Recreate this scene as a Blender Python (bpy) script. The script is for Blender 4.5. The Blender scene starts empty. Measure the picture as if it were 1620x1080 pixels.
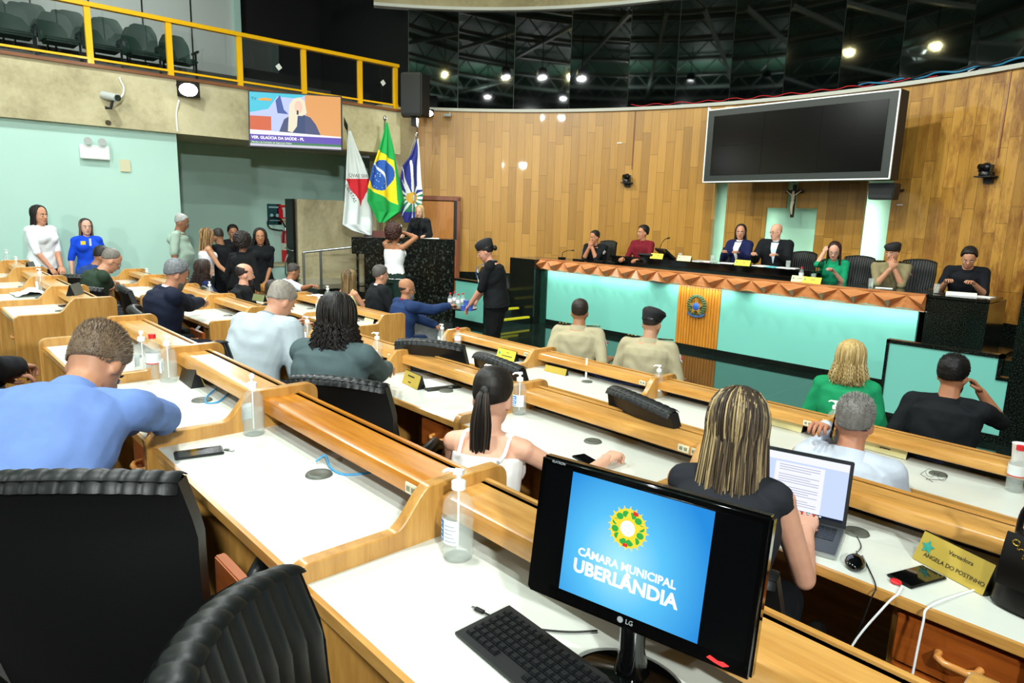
import bpy, bmesh, math, random
import numpy as np
from mathutils import Vector, Matrix, Quaternion
random.seed(7); rng = np.random.default_rng(7)
PI = math.pi
# ------------------------------------------------------------------ camera
EYE = 2.06
F = 1075.0
MC = np.array([[0.6849618424033871, 0.7280193886468592, 0.02854897906424578],
               [0.15369131645486978, -0.10607674087902234, -0.9824086238886821],
               [-0.7121841431102819, 0.6773001511875943, -0.18454877811444712]])
SC = bpy.context.scene
COL = SC.collection
cd = bpy.data.cameras.new('camera'); cam = bpy.data.objects.new('camera', cd); COL.objects.link(cam)
cd.sensor_width = 36; cd.lens = F * 36 / 1620; cd.clip_start = .05; cd.clip_end = 200
cam.matrix_world = Matrix(((MC[0][0], -MC[1][0], -MC[2][0], 0), (MC[0][1], -MC[1][1], -MC[2][1], 0),
                           (MC[0][2], -MC[1][2], -MC[2][2], EYE), (0, 0, 0, 1)))
SC.camera = cam
SC.view_settings.view_transform = 'Standard'; SC.view_settings.look = 'None'
SC.view_settings.gamma = 1; SC.view_settings.use_curve_mapping = False
SC.view_settings.exposure = 0.25
w = bpy.data.worlds.new('world'); SC.world = w; w.use_nodes = True
w.node_tree.nodes['Background'].inputs[0].default_value = (.80, .90, .92, 1)
w.node_tree.nodes['Background'].inputs[1].default_value = .10

def ray(x, y):
    d = MC.T @ np.array([(x - 810) / F, (y - 540) / F, 1.0]); return d
def hz(x, y, z):
    d = ray(x, y); p = d * ((z - EYE) / d[2]); return Vector((p[0], p[1], z))
def hy(x, y, Y):
    d = ray(x, y); p = d * (Y / d[1]); return Vector((p[0], Y, p[2] + EYE))
def hx(x, y, X):
    d = ray(x, y); p = d * (X / d[0]); return Vector((X, p[1], p[2] + EYE))

# ------------------------------------------------------------------ main lights (the hall's floods and lamps added for light)
LAMPS = []          # (x, y, z, watts, colour)
def flood(x, y, z, watts, col, size, tx, ty, tz=0.8, name='ceiling_flood_light', spread=150):
    l = bpy.data.lights.new(name, 'AREA'); l.shape = 'DISK'; l.size = size; l.energy = watts * .42; l.color = col
    l.spread = math.radians(spread)
    o = bpy.data.objects.new(name, l); COL.objects.link(o); o.location = (x, y, z)
    o.rotation_euler = (Vector((tx, ty, tz)) - Vector((x, y, z))).to_track_quat('-Z', 'Y').to_euler()
    LAMPS.append((o, size, col)); return o
WH = (.93, 1, .97); YE = (1, .93, .42)
flood(-9.0, 7.3, 5.5, 240, WH, .20, -8.6, 8.5, 1)
flood(-9.0, 2.4, 6.4, 250, WH, .20, -9.5, 3, 0)
flood(-5.9, 2.0, 5.98, 330, WH, .20, -6.2, 2.6)
flood(-3.2, 4.6, 5.98, 360, WH, .20, -4.4, 9.4, 1)  # from here to the yellow pair: extra floods added for light, unmirrored
flood(-2.2, .8, 5.98, 230, WH, .22, -2.4, 1.6)
flood(1.6, -.8, 5.98, 300, WH, .25, -3.5, 6.0)
flood(-5.2, -2.6, 5.98, 480, WH, .25, -8.0, 5.0)
flood(.8, 5.2, 5.98, 330, WH, .22, -3.2, 10.4, 1.6)
flood(-9.8, 5.2, 6.6, 110, YE, .22, -8.6, 11, 1)
flood(-6.6, 4.0, 6.3, 110, YE, .20, -5.6, 11, 1)
flood(-9.6, -.6, 5.98, 150, WH, .22, -11.0, 2.5, 1)  # this and the next: unseen floods added to light the hall
flood(-5.0, 7.6, 5.98, 260, WH, .20, -4.6, 12, 1.4)
flood(3.4, -1.5, 4.3, 560, WH, .30, -11.5, 6.0, 1.5, spread=110)
flood(-2.0, -6.5, 4.4, 380, WH, .30, -11.0, 6.5, 1.6, spread=110)

flood(-12.6, 2.5, 7.3, 320, WH, .2, -16.8, 3, 5.5)  # added lamp, no known fitting, brightens the balcony back wall

# ------------------------------------------------------------------ materials
def hexc(h, a=1):
    h = h.lstrip('#'); c = [int(h[i:i + 2], 16) / 255 for i in (0, 2, 4)]
    return tuple((x / 12.92 if x <= .04045 else ((x + .055) / 1.055) ** 2.4) for x in c) + (a,)
MATS = {}
class NT:
    def __init__(s, name):
        s.m = bpy.data.materials.new(name); s.m.use_nodes = True; s.t = s.m.node_tree
        s.b = s.t.nodes['Principled BSDF']
    def n(s, t, **k):
        o = s.t.nodes.new(t)
        for a, v in k.items():
            if isinstance(a, str) and hasattr(o, a) and a not in ('inputs',): setattr(o, a, v)
        return o
    def l(s, a, b): s.t.links.new(a, b)
    def math(s, op, a, b=None, c=None):
        o = s.n('ShaderNodeMath', operation=op)
        for i, v in enumerate((a, b, c)):
            if v is None: continue
            if isinstance(v, (int, float)): o.inputs[i].default_value = v
            else: s.l(v, o.inputs[i])
        return o.outputs[0]
    def ramp(s, fac, stops):
        o = s.n('ShaderNodeValToRGB'); s.l(fac, o.inputs[0]); e = o.color_ramp.elements
        while len(e) < len(stops): e.new(.5)
        for i, (p, c) in enumerate(stops): e[i].position = p; e[i].color = c
        return o.outputs[0]
    def mix(s, fac, a, b, mode='MIX'):
        o = s.n('ShaderNodeMix', data_type='RGBA', blend_type=mode)
        for i, v in ((0, fac), (6, a), (7, b)):
            if isinstance(v, (int, float)): o.inputs[i].default_value = v
            elif isinstance(v, tuple): o.inputs[i].default_value = v
            else: s.l(v, o.inputs[i])
        return o.outputs[2]
    def noise(s, scale, vec=None, detail=4, rough=.55):
        o = s.n('ShaderNodeTexNoise'); o.inputs['Scale'].default_value = scale; o.inputs['Detail'].default_value = detail
        o.inputs['Roughness'].default_value = rough
        if vec is not None: s.l(vec, o.inputs['Vector'])
        return o.outputs['Fac']
    def obj(s, sc=(1, 1, 1), which='Object'):
        tc = s.n('ShaderNodeTexCoord'); mp = s.n('ShaderNodeMapping'); mp.inputs['Scale'].default_value = sc
        s.l(tc.outputs[which], mp.inputs[0]); return mp.outputs[0]
    def bump(s, h, st=.2, dist=.01):
        o = s.n('ShaderNodeBump'); o.inputs['Strength'].default_value = st; o.inputs['Distance'].default_value = dist
        s.l(h, o.inputs['Height']); s.l(o.outputs[0], s.b.inputs['Normal'])
def mat(name, col, rough=.5, metal=0, spec=.5, var=0, vscale=8, vstretch=(1, 1, 1), bump=0, bscale=60, bdist=.004,
        coat=0, trans=0, emit=None, estr=0, alpha=1, sheen=0, sss=0):
    if name in MATS: return MATS[name]
    t = NT(name); c = hexc(col) if isinstance(col, str) else col; b = t.b
    b.inputs['Base Color'].default_value = c; b.inputs['Roughness'].default_value = rough
    b.inputs['Metallic'].default_value = metal; b.inputs['Specular IOR Level'].default_value = spec
    b.inputs['Coat Weight'].default_value = coat; b.inputs['Coat Roughness'].default_value = .08
    b.inputs['Transmission Weight'].default_value = trans; b.inputs['Alpha'].default_value = alpha
    if sheen: b.inputs['Sheen Weight'].default_value = sheen
    if sss: b.inputs['Subsurface Weight'].default_value = sss; b.inputs['Subsurface Scale'].default_value = .01
    if emit: b.inputs['Emission Color'].default_value = hexc(emit); b.inputs['Emission Strength'].default_value = estr
    if var:
        n = t.noise(vscale, t.obj(vstretch))
        d = tuple(x * (1 - var) for x in c[:3]) + (1,); l = tuple(min(1, x * (1 + var)) for x in c[:3]) + (1,)
        t.l(t.ramp(n, [(.3, d), (.7, l)]), b.inputs['Base Color'])
    if bump:
        t.bump(t.noise(bscale, t.obj(vstretch)), bump, bdist)
    MATS[name] = t.m; return t.m
def wood(name, c1, c2, axis=0, rough=.35, coat=.3, scale=1.0):
    if name in MATS: return MATS[name]
    t = NT(name); s = [9 * scale] * 3; s[axis] = .8 * scale
    v = t.obj(tuple(s))
    n = t.noise(3.0, v, 6, .6); n2 = t.noise(14, v, 3, .6)
    f = t.math('ADD', t.math('MULTIPLY', n, .75), t.math('MULTIPLY', n2, .25))
    t.l(t.ramp(f, [(.33, hexc(c1)), (.68, hexc(c2))]), t.b.inputs['Base Color'])
    t.b.inputs['Roughness'].default_value = rough; t.b.inputs['Coat Weight'].default_value = coat
    t.b.inputs['Coat Roughness'].default_value = .15
    t.bump(n2, .06, .002); MATS[name] = t.m; return t.m
def emis(name, col, st=1):
    return mat(name, '#000000', .4, emit=col, estr=st, spec=.3)
def granite(name, base, fleck, rough=.12, tile=None, gs=100):
    if name in MATS: return MATS[name]
    t = NT(name); v = t.obj()
    n = t.noise(gs, v, 5, .75); n2 = t.noise(6, v, 3)
    c = t.ramp(n, [(.54, hexc(base)), (.70, hexc(fleck))])
    c = t.mix(t.math('MULTIPLY', n2, .35), c, (0.002, .006, .004, 1))
    if tile:
        tc = t.n('ShaderNodeTexCoord'); sp = t.n('ShaderNodeSeparateXYZ'); t.l(tc.outputs['Object'], sp.inputs[0])
        e = []
        for i in (0, 1):
            fr = t.math('FRACT', t.math('DIVIDE', sp.outputs[i], tile))
            e.append(t.math('LESS_THAN', fr, .006))
        c = t.mix(t.math('MAXIMUM', e[0], e[1]), c, hexc('#3f4a44'))
    t.l(c, t.b.inputs['Base Color']); t.b.inputs['Roughness'].default_value = rough
    MATS[name] = t.m; return t.m

# ------------------------------------------------------------------ mesh building
def T(x=0, y=0, z=0): return Matrix.Translation((x, y, z))
def Rz(a): return Matrix.Rotation(a, 4, 'Z')
def Rx(a): return Matrix.Rotation(a, 4, 'X')
def Ry(a): return Matrix.Rotation(a, 4, 'Y')
class MB:
    def __init__(s): s.v = []; s.f = []; s.m = []
    def add(s, vs, fs, m=0, X=None):
        o = len(s.v)
        if X is not None: vs = [X @ Vector(p) for p in vs]
        s.v += [tuple(p) for p in vs]; s.f += [tuple(i + o for i in f) for f in fs]; s.m += [m] * len(fs); return s
    def box(s, c, d, m=0, X=None):
        x, y, z = (k / 2 for k in d)
        vs = [Vector((c[0] + i * x, c[1] + j * y, c[2] + k * z)) for i in (-1, 1) for j in (-1, 1) for k in (-1, 1)]
        return s.add(vs, [(0, 1, 3, 2), (4, 6, 7, 5), (0, 4, 5, 1), (2, 3, 7, 6), (0, 2, 6, 4), (1, 5, 7, 3)], m, X)
    def bb(s, x0, x1, y0, y1, z0, z1, m=0, X=None):
        return s.box(((x0 + x1) / 2, (y0 + y1) / 2, (z0 + z1) / 2), (x1 - x0, y1 - y0, z1 - z0), m, X)
    def prism(s, poly, axis, a, b, m=0, X=None):
        n = len(poly)
        def pt(p, t):
            return {0: (t, p[0], p[1]), 1: (p[0], t, p[1]), 2: (p[0], p[1], t)}[axis]
        vs = [pt(p, a) for p in poly] + [pt(p, b) for p in poly]
        fs = [tuple(range(n)), tuple(range(2 * n - 1, n - 1, -1))] + [(i, i + n, (i + 1) % n + n, (i + 1) % n) for i in range(n)]
        return s.add(vs, fs, m, X)
    def tube(s, path, r, n=8, m=0, X=None, cap=True, flat=None):
        P = [Vector(p) for p in path]; k = len(P)
        R = r if hasattr(r, '__len__') else [r] * k
        vs = []; up = None
        for i, p in enumerate(P):
            d = (P[min(i + 1, k - 1)] - P[max(i - 1, 0)])
            if d.length < 1e-9: d = Vector((0, 0, 1))
            d.normalize()
            if up is None:
                up = d.cross(Vector((0, 0, 1)))
                if up.length < .1: up = d.cross(Vector((0, 1, 0)))
            else: up = up - d * up.dot(d)
            up.normalize(); q = d.cross(up)
            for j in range(n):
                a = 2 * PI * j / n; fl = flat if flat else 1
                vs.append(p + up * math.cos(a) * R[i] + q * math.sin(a) * R[i] * fl)
        fs = [(i * n + j, i * n + (j + 1) % n, (i + 1) * n + (j + 1) % n, (i + 1) * n + j) for i in range(k - 1) for j in range(n)]
        if cap: fs += [tuple(range(n - 1, -1, -1)), tuple((k - 1) * n + j for j in range(n))]
        return s.add(vs, fs, m, X)
    def cap(s, p, q, r1, r2, n=12, m=0, X=None, fx=1):
        p = Vector(p); q = Vector(q); d = q - p; L = d.length
        if L < 1e-6: d = Vector((0, 0, 1))
        d.normalize(); path = []; R = []
        for a in (80, 55, 28, 0): a = math.radians(a); path.append(p - d * r1 * math.sin(a)); R.append(r1 * math.cos(a))
        for a in (0, 28, 55, 80): a = math.radians(a); path.append(q + d * r2 * math.sin(a)); R.append(r2 * math.cos(a))
        return s.tube(path, R, n, m, X)
    def lathe(s, prof, n=24, m=0, X=None, cap=True):
        k = len(prof); vs = []
        for r, z in prof:
            for j in range(n): a = 2 * PI * j / n; vs.append((r * math.cos(a), r * math.sin(a), z))
        fs = [(i * n + j, i * n + (j + 1) % n, (i + 1) * n + (j + 1) % n, (i + 1) * n + j) for i in range(k - 1) for j in range(n)]
        if cap: fs += [tuple(range(n - 1, -1, -1)), tuple((k - 1) * n + j for j in range(n))]
        return s.add(vs, fs, m, X)
    def ell(s, c, r, m=0, X=None, nu=14, nv=9):
        if not hasattr(r, '__len__'): r = (r, r, r)
        vs = [(c[0], c[1], c[2] - r[2])]; fs = []
        for i in range(1, nv):
            ph = -PI / 2 + PI * i / nv
            for j in range(nu):
                a = 2 * PI * j / nu
                vs.append((c[0] + r[0] * math.cos(ph) * math.cos(a), c[1] + r[1] * math.cos(ph) * math.sin(a), c[2] + r[2] * math.sin(ph)))
        vs.append((c[0], c[1], c[2] + r[2])); t = len(vs) - 1
        for j in range(nu):
            fs.append((0, 1 + (j + 1) % nu, 1 + j)); fs.append((t, t - nu + j, t - nu + (j + 1) % nu))
            for i in range(nv - 2):
                a = 1 + i * nu; b = a + nu; fs.append((a + j, a + (j + 1) % nu, b + (j + 1) % nu, b + j))
        return s.add(vs, fs, m, X)
    def loft(s, secs, n=20, m=0, X=None):
        # secs: (centre, x-axis vector*rx, y-axis vector*ry)
        vs = []
        for c, ax, ay in secs:
            for j in range(n):
                a = 2 * PI * j / n; vs.append(Vector(c) + Vector(ax) * math.cos(a) + Vector(ay) * math.sin(a))
        k = len(secs)
        fs = [(i * n + j, i * n + (j + 1) % n, (i + 1) * n + (j + 1) % n, (i + 1) * n + j) for i in range(k - 1) for j in range(n)]
        fs += [tuple(range(n - 1, -1, -1)), tuple((k - 1) * n + j for j in range(n))]
        return s.add(vs, fs, m, X)
    def grid(s, fn, nu, nv, m=0, X=None, mf=None, closed=False):
        vs = [fn(i / nu, j / nv) for j in range(nv + 1) for i in range(nu + 1)]
        o = len(s.v)
        fs = [(j * (nu + 1) + i, j * (nu + 1) + i + 1, (j + 1) * (nu + 1) + i + 1, (j + 1) * (nu + 1) + i) for j in range(nv) for i in range(nu)]
        s.add(vs, fs, m, X)
        if mf:
            b = len(s.m) - len(fs)
            for j in range(nv):
                for i in range(nu): s.m[b + j * nu + i] = mf((i + .5) / nu, (j + .5) / nv)
        return s
    def poly(s, pts, m=0, X=None): return s.add(pts, [tuple(range(len(pts)))], m, X)
    def mesh(s, name='m', mats=(), smooth=40, bev=0, bseg=2):
        me = bpy.data.meshes.new(name); me.from_pydata(s.v, [], s.f)
        for m in mats: me.materials.append(m)
        me.polygons.foreach_set('material_index', s.m)
        if bev:
            bm = bmesh.new(); bm.from_mesh(me)
            es = [e for e in bm.edges if len(e.link_faces) == 2 and e.calc_face_angle(0) > .5]
            bmesh.ops.bevel(bm, geom=es, offset=bev, segments=bseg, affect='EDGES', clamp_overlap=True)
            bm.to_mesh(me); bm.free()
        if smooth:
            me.polygons.foreach_set('use_smooth', [True] * len(me.polygons))
            if smooth < 180: me.set_sharp_from_angle(angle=math.radians(smooth))
        me.update(); return me
    def build(s, name, mats, parent=None, smooth=40, bev=0, bseg=2, loc=None):
        if not isinstance(mats, (list, tuple)): mats = [mats]
        o = bpy.data.objects.new(name, s.mesh(name, mats, smooth, bev, bseg)); COL.objects.link(o)
        if parent: o.parent = parent
        if loc: o.location = loc
        return o
def link(name, me, parent=None, X=None):
    o = bpy.data.objects.new(name, me); COL.objects.link(o)
    if parent: o.parent = parent
    if X is not None: o.matrix_local = X
    return o
def tag(o, label, cat, group=None):
    o['label'] = label; o['category'] = cat
    if group: o['group'] = group
    return o
def thing(name, label, cat, loc=(0, 0, 0), rz=0, group=None):
    o = bpy.data.objects.new(name, None); COL.objects.link(o); o.location = loc; o.rotation_euler = (0, 0, rz)
    o.empty_display_size = .1
    return tag(o, label, cat, group)
def struct(o): o['kind'] = 'structure'; return o
def kids(o): return [c for c in bpy.data.objects if c.parent == o]
def dup(root, loc, rz, label=None, group=None):
    r = root.copy(); COL.objects.link(r); r.location = loc; r.rotation_euler = (0, 0, rz)
    if label: r['label'] = label
    if group: r['group'] = group
    for ch in root.children:
        c = ch.copy(); COL.objects.link(c); c.parent = r
        for g in ch.children:
            d = g.copy(); COL.objects.link(d); d.parent = c
    return r
def text(s, size, matl, parent, X, name='lettering', ext=.0004, align='CENTER', sx=1.0, bold=0, mirror=False):
    cu = bpy.data.curves.new(name, 'FONT'); cu.body = s; cu.size = size; cu.extrude = ext; cu.align_x = align; cu.align_y = 'CENTER'
    cu.offset = bold; cu.resolution_u = 3
    tmp = bpy.data.objects.new('t', cu); COL.objects.link(tmp)
    dg = bpy.context.evaluated_depsgraph_get(); me = bpy.data.meshes.new_from_object(tmp.evaluated_get(dg))
    bpy.data.objects.remove(tmp)
    me.materials.clear(); me.materials.append(matl); me.transform(Matrix.Diagonal((sx, 1, 1, 1)))
    return link(name, me, parent, X)
# ------------------------------------------------------------------ setting
M_MINT = mat('mint_wall_paint', '#b2d5c7', .55, var=.03, vscale=.6, bump=.05, bscale=180)
M_MINT2 = mat('recess_wall_paint', '#b8dacd', .55, var=.05, vscale=.8)
M_TEAL = mat('teal_laminate', '#74c0b1', .38, var=.02, vscale=1)
M_BLACK = mat('matt_black', '#0b0c0c', .6)
M_WHITE = mat('white_enamel', '#dfe3df', .5)
M_YEL = mat('yellow_railing_paint', '#f2b705', .35, coat=.3)
M_GLASS = mat('balcony_glass', '#dfeae6', .02, trans=1.0, alpha=.12)
M_STEEL = mat('brushed_steel', '#b9bcbc', .28, metal=1)
M_CHROME = mat('chrome', '#d8dadb', .1, metal=1)
M_GRAN = granite('black_green_granite', '#090c0a', '#59645b', .13)
M_FLOOR = granite('polished_floor_tiles', '#0c1512', '#37473f', .07, tile=.9)
M_TIER = mat('dark_tier_carpet', '#23211e', .9, var=.2, vscale=40)
M_OAKG = wood('groove_oak', '#b06a1c', '#cf8a2e', 2, .4, .2)

def concrete(name):
    t = NT(name); v = t.obj(); n = t.noise(.9, v, 8, .6); n2 = t.noise(14, v, 4)
    f = t.math('ADD', t.math('MULTIPLY', n, .8), t.math('MULTIPLY', n2, .2))
    c = t.ramp(f, [(.32, hexc('#9a8e6c')), (.5, hexc('#bdb28d')), (.68, hexc('#d0c6a4'))])
    vo = t.n('ShaderNodeTexVoronoi'); vo.inputs['Scale'].default_value = 1.1; t.l(v, vo.inputs['Vector'])
    c = t.mix(t.math('LESS_THAN', vo.outputs['Distance'], .045), c, hexc('#4f4632'))
    t.l(c, t.b.inputs['Base Color']); t.b.inputs['Roughness'].default_value = .8; t.bump(n2, .25, .01); return t.m
M_CONC = concrete('board_formed_concrete')

def plank_wall(name):
    t = NT(name); uv = t.n('ShaderNodeTexCoord'); sp = t.n('ShaderNodeSeparateXYZ'); t.l(uv.outputs['UV'], sp.inputs[0])
    u, v = sp.outputs[0], sp.outputs[1]; W = .165
    uu = t.math('DIVIDE', u, W); col = t.math('FLOOR', uu)
    wn = t.n('ShaderNodeTexWhiteNoise', noise_dimensions='1D'); t.l(col, wn.inputs['W'])
    vv = t.math('ADD', t.math('DIVIDE', v, 1.15), t.math('MULTIPLY', wn.outputs[0], 7.0)); row = t.math('FLOOR', vv)
    w2 = t.n('ShaderNodeTexWhiteNoise', noise_dimensions='2D')
    cb = t.n('ShaderNodeCombineXYZ'); t.l(col, cb.inputs[0]); t.l(row, cb.inputs[1]); t.l(cb.outputs[0], w2.inputs['Vector'])
    cb2 = t.n('ShaderNodeCombineXYZ'); t.l(t.math('MULTIPLY', u, 26), cb2.inputs[0]); t.l(t.math('MULTIPLY', v, 1.1), cb2.inputs[1])
    t.l(t.math('MULTIPLY', w2.outputs[0], 50), cb2.inputs[2])
    g = t.noise(1.6, cb2.outputs[0], 5, .6)
    f = t.math('ADD', t.math('MULTIPLY', w2.outputs[0], .42), t.math('MULTIPLY', g, .50))
    c = t.ramp(f, [(.12, hexc('#936728')), (.45, hexc('#ac7c30')), (.82, hexc('#c59343'))])
    # weathered, stained boards towards the right end of the wall
    cb3 = t.n('ShaderNodeCombineXYZ'); t.l(t.math('MULTIPLY', u, 3.5), cb3.inputs[0]); t.l(v, cb3.inputs[1])
    st = t.noise(1.3, cb3.outputs[0], 6, .7)
    k = t.math('MULTIPLY', t.ramp(st, [(.46, (0, 0, 0, 1)), (.6, (1, 1, 1, 1))]), t.ramp(t.math('DIVIDE', u, 30), [(.37, (0, 0, 0, 1)), (.45, (1, 1, 1, 1))]))
    c = t.mix(t.math('MULTIPLY', k, .75), c, hexc('#6e3a12'))
    e1 = t.math('LESS_THAN', t.math('FRACT', uu), .035); e2 = t.math('LESS_THAN', t.math('FRACT', vv), .006)
    c = t.mix(t.math('MULTIPLY', t.math('MAXIMUM', e1, e2), .7), c, hexc('#4a2c0c'))
    t.l(c, t.b.inputs['Base Color']); t.b.inputs['Roughness'].default_value = .36; t.b.inputs['Coat Weight'].default_value = .2
    return t.m
M_PLANK = plank_wall('vertical_oak_boarding')

CX, CY, RR = -5.555, 3.339, 8.69
def arc(th, z, r=RR): return (CX + r * math.sin(th), CY + r * math.cos(th), z)
def th_of(x, y):       # angle on the wall's arc of the point seen at photo pixel (x, y)
    d = ray(x, y); a = d[0]**2 + d[1]**2; b = -(d[0] * CX + d[1] * CY); c = CX * CX + CY * CY - RR * RR
    t = (-b + math.sqrt(b * b - a * c)) / a; return math.atan2(d[0] * t - CX, d[1] * t - CY)
def arc_sheet(name, t0, t1, z0, z1, m, r=RR, thick=.12, n=None, uv=True, parent=None, kind=True):
    n = n or max(2, int(abs(t1 - t0) / .03)); me = bpy.data.meshes.new(name); vs = []; fs = []; uvs = []
    for k, rr in enumerate((r, r + thick)):
        for j in range(n + 1):
            th = t0 + (t1 - t0) * j / n
            vs += [arc(th, z0, rr), arc(th, z1, rr)]
    o = 2 * (n + 1)
    for j in range(n):
        a = 2 * j; fs += [(a, a + 1, a + 3, a + 2), (o + a, o + a + 2, o + a + 3, o + a + 1), (a, a + 2, o + a + 2, o + a), (a + 1, o + a + 1, o + a + 3, a + 3)]
    fs += [(0, o, o + 1, 1), (2 * n, 2 * n + 1, o + 2 * n + 1, o + 2 * n)]
    me.from_pydata(vs, [], fs); L = me.uv_layers.new(name='UVMap')
    for p in me.polygons:
        for li in p.loop_indices:
            i = me.loops[li].vertex_index % o; th = t0 + (t1 - t0) * (i // 2) / n
            L.data[li].uv = (r * (th + 1.2), vs[i][2])
    me.materials.append(m); ob = link(name, me, parent)
    if kind and not parent: struct(ob)
    return ob

# floor and tiers
struct(MB().bb(-15, 6, -12, 14, -.2, 0).build('floor', M_FLOOR, smooth=0))
struct(MB().bb(-11.6, 4.5, -9, 1.40, .002, .44).build('floor_upper_tier', M_TIER, smooth=0))
struct(MB().bb(-11.6, 4.5, 1.40, 2.95, .002, .22).build('floor_middle_tier', M_TIER, smooth=0))
struct(MB().bb(-11.6, -10.95, 2.95, 3.72, .002, .2).build('floor_side_landing', M_TIER, smooth=0))
# left wall, recess, soffit
struct(MB().bb(-11.95, -11.7, -9, 3.73, 0, 3.17).build('wall_left', M_MINT, smooth=0))
struct(MB().bb(-13.95, -13.75, 3.5, 11, 0, 3.2).build('wall_recess', M_MINT2, smooth=0))
struct(MB().bb(-13.75, -11.95, 3.5, 3.7, 0, 3.2).build('wall_recess_return', M_MINT2, smooth=0))
struct(MB().bb(-13.75, -12.5, 9.2, 9.4, 0, 3.2).build('wall_recess_end', M_MINT2, smooth=0))
m = MB()
m.prism([(-11.6, 3.14), (-11.6, 3.94), (-11.9, 3.94), (-14.0, 3.94), (-14.0, 3.2), (-12.0, 3.14)], 1, -9, 7.85)
struct(m.build('wall_balcony_front', M_CONC, smooth=0))
struct(MB().bb(-12.75, -12.25, 7.86, 8.7, 0, 4.15).build('wall_concrete_pier', M_CONC, smooth=0))
struct(MB().bb(-11.68, -11.56, 1.5 - 10.5, 7.85, 3.94, 3.985).build('trim_balcony_coping', wood('coping_wood', '#6b3f22', '#8a5630', 1, .5, .1), smooth=0))
# balcony floor steps and back wall
m = MB(); m.bb(-12.9, -11.7, -9, 7.85, 3.93, 3.95)
for i in range(3): m.bb(-16.5, -12.5 - i * .9, -9, 7.85, 3.95, 3.95 + .22 * (i + 1))
struct(m.build('floor_balcony', mat('balcony_step_grey', '#4e504b', .7), smooth=0))
M_PANELW = mat('white_wall_panels', '#c3cac3', .5)
struct(MB().bb(-17, -16.8, -9, 6.75, 3.9, 7.6).build('wall_balcony_back', M_PANELW, smooth=0))
for i, y in enumerate((-1.2, -.2, .8, 1.8, 2.8, 3.8, 4.8, 5.8)):
    struct(MB().bb(-16.81, -16.79, y, y + .03, 3.9, 7.6).build('trim_panel_joint', M_BLACK, smooth=0))
struct(MB().bb(-17, -16.7, 6.75, 6.9, 3.9, 7.6).build('trim_balcony_column', M_MINT2, smooth=0))
struct(MB().bb(-17, -16.9, 6.9, 12, 3.9, 7.6).build('wall_balcony_dark', M_BLACK, smooth=0))
struct(MB().bb(-17, -12.6, 9.0, 9.1, 3.9, 7.6).build('wall_balcony_side', M_BLACK, smooth=0))

# ceiling: dark metal deck on trusses
t = NT('green_metal_deck'); sp = t.n('ShaderNodeSeparateXYZ'); t.l(t.obj(), sp.inputs[0])
wv = t.math('SINE', t.math('MULTIPLY', sp.outputs[1], 34)); t.l(t.ramp(wv, [(.2, hexc('#2c4a3c')), (.8, hexc('#5d8a74'))]), t.b.inputs['Base Color'])
t.b.inputs['Roughness'].default_value = .5; t.bump(wv, .6, .03); M_DECK = t.m
struct(MB().bb(-17, 8, -14, 14, 7.6, 7.8).build('ceiling', M_DECK, smooth=0))
M_BEAM = mat('truss_grey', '#7f8a84', .5)
for k, y in enumerate((-10, -7.5, -5, -2.5, 0, 2.5, 5, 7.5)):
    m = MB(); m.bb(-14, 6, y - .05, y + .05, 7.0, 7.1); m.bb(-14, 6, y - .05, y + .05, 7.5, 7.6)
    for i in range(20):
        x = -14 + i; m.tube([(x, y, 7.05), (x + .5, y, 7.55)], .022, 5); m.tube([(x + .5, y, 7.55), (x + 1, y, 7.05)], .022, 5)
    struct(m.build('ceiling_truss', M_BEAM, smooth=0))
for x in (-12, -8, -4, 0, 4):
    struct(MB().bb(x - .04, x + .04, -12, 8, 6.9, 7.0).build('ceiling_purlin', M_BEAM, smooth=0))
# room closing walls (behind and beside the photographer)
struct(MB().bb(-17, 8, -12.2, -12, 0, 7.6).build('wall_rear', M_BLACK, smooth=0))
struct(MB().bb(6, 6.2, -12, 14, 0, 7.6).build('wall_right', mat('side_wall_grey', '#8d9a92', .6), smooth=0))

# curved wooden wall
ZT = 4.15
TL, TR = math.atan2(-6.82, 5.45), math.radians(62)
tA, tB = th_of(1131, 300), th_of(1412, 300)
arc_sheet('wall_curved_oak_left', TL, tA, 0, ZT, M_PLANK)
arc_sheet('wall_curved_oak_right', tB, TR, 0, ZT, M_PLANK)
arc_sheet('wall_curved_oak_head', tA, tB, 2.75, ZT, M_PLANK)
M_PALE = mat('pale_green_niche', '#a8d6bd', .5)
arc_sheet('wall_niche_back', tA - .02, tB + .02, 0, 2.8, M_PALE, r=RR + .32)
# central oak panel with its notched alcove
def on(x, y): return th_of(x, y)
a0, a1, a2, a3 = on(1151, 300), on(1213, 328), on(1293, 330), on(1371, 300)
xc0, xc1 = on(1246, 300), on(1262, 300)
za = 2.30
arc_sheet('wall_oak_panel_left', a0, a1, 0, 2.76, M_PLANK, thick=.05)
arc_sheet('wall_oak_panel_right', a2, a3, 0, 2.76, M_PLANK, thick=.05)
arc_sheet('wall_oak_panel_over_left', a1, xc0, za, 2.76, M_PLANK, thick=.05)
arc_sheet('wall_oak_panel_over_right', xc1, a2, za, 2.76, M_PLANK, thick=.05)
arc_sheet('trim_wall_base', TL, TR, .56, .78, M_GRAN, r=RR - .03, thick=.04)
for th, wd in ((a0 + .004, 60), (a3 - .004, 95)):
    for z in (1.2, 2.0):
        l = bpy.data.lights.new('niche_strip_light', 'AREA'); l.shape = 'RECTANGLE'; l.size = .05; l.size_y = .8; l.energy = wd * .04; l.color = (.9, 1, .93)
        o = bpy.data.objects.new('niche_strip_light', l); COL.objects.link(o); o.location = arc(th + (.01 if wd == 60 else -.01), z, RR + .08)
        q = Vector(arc(th, z, RR + .4)) - Vector(o.location); o.rotation_euler = q.to_track_quat('-Z', 'Y').to_euler()
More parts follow.
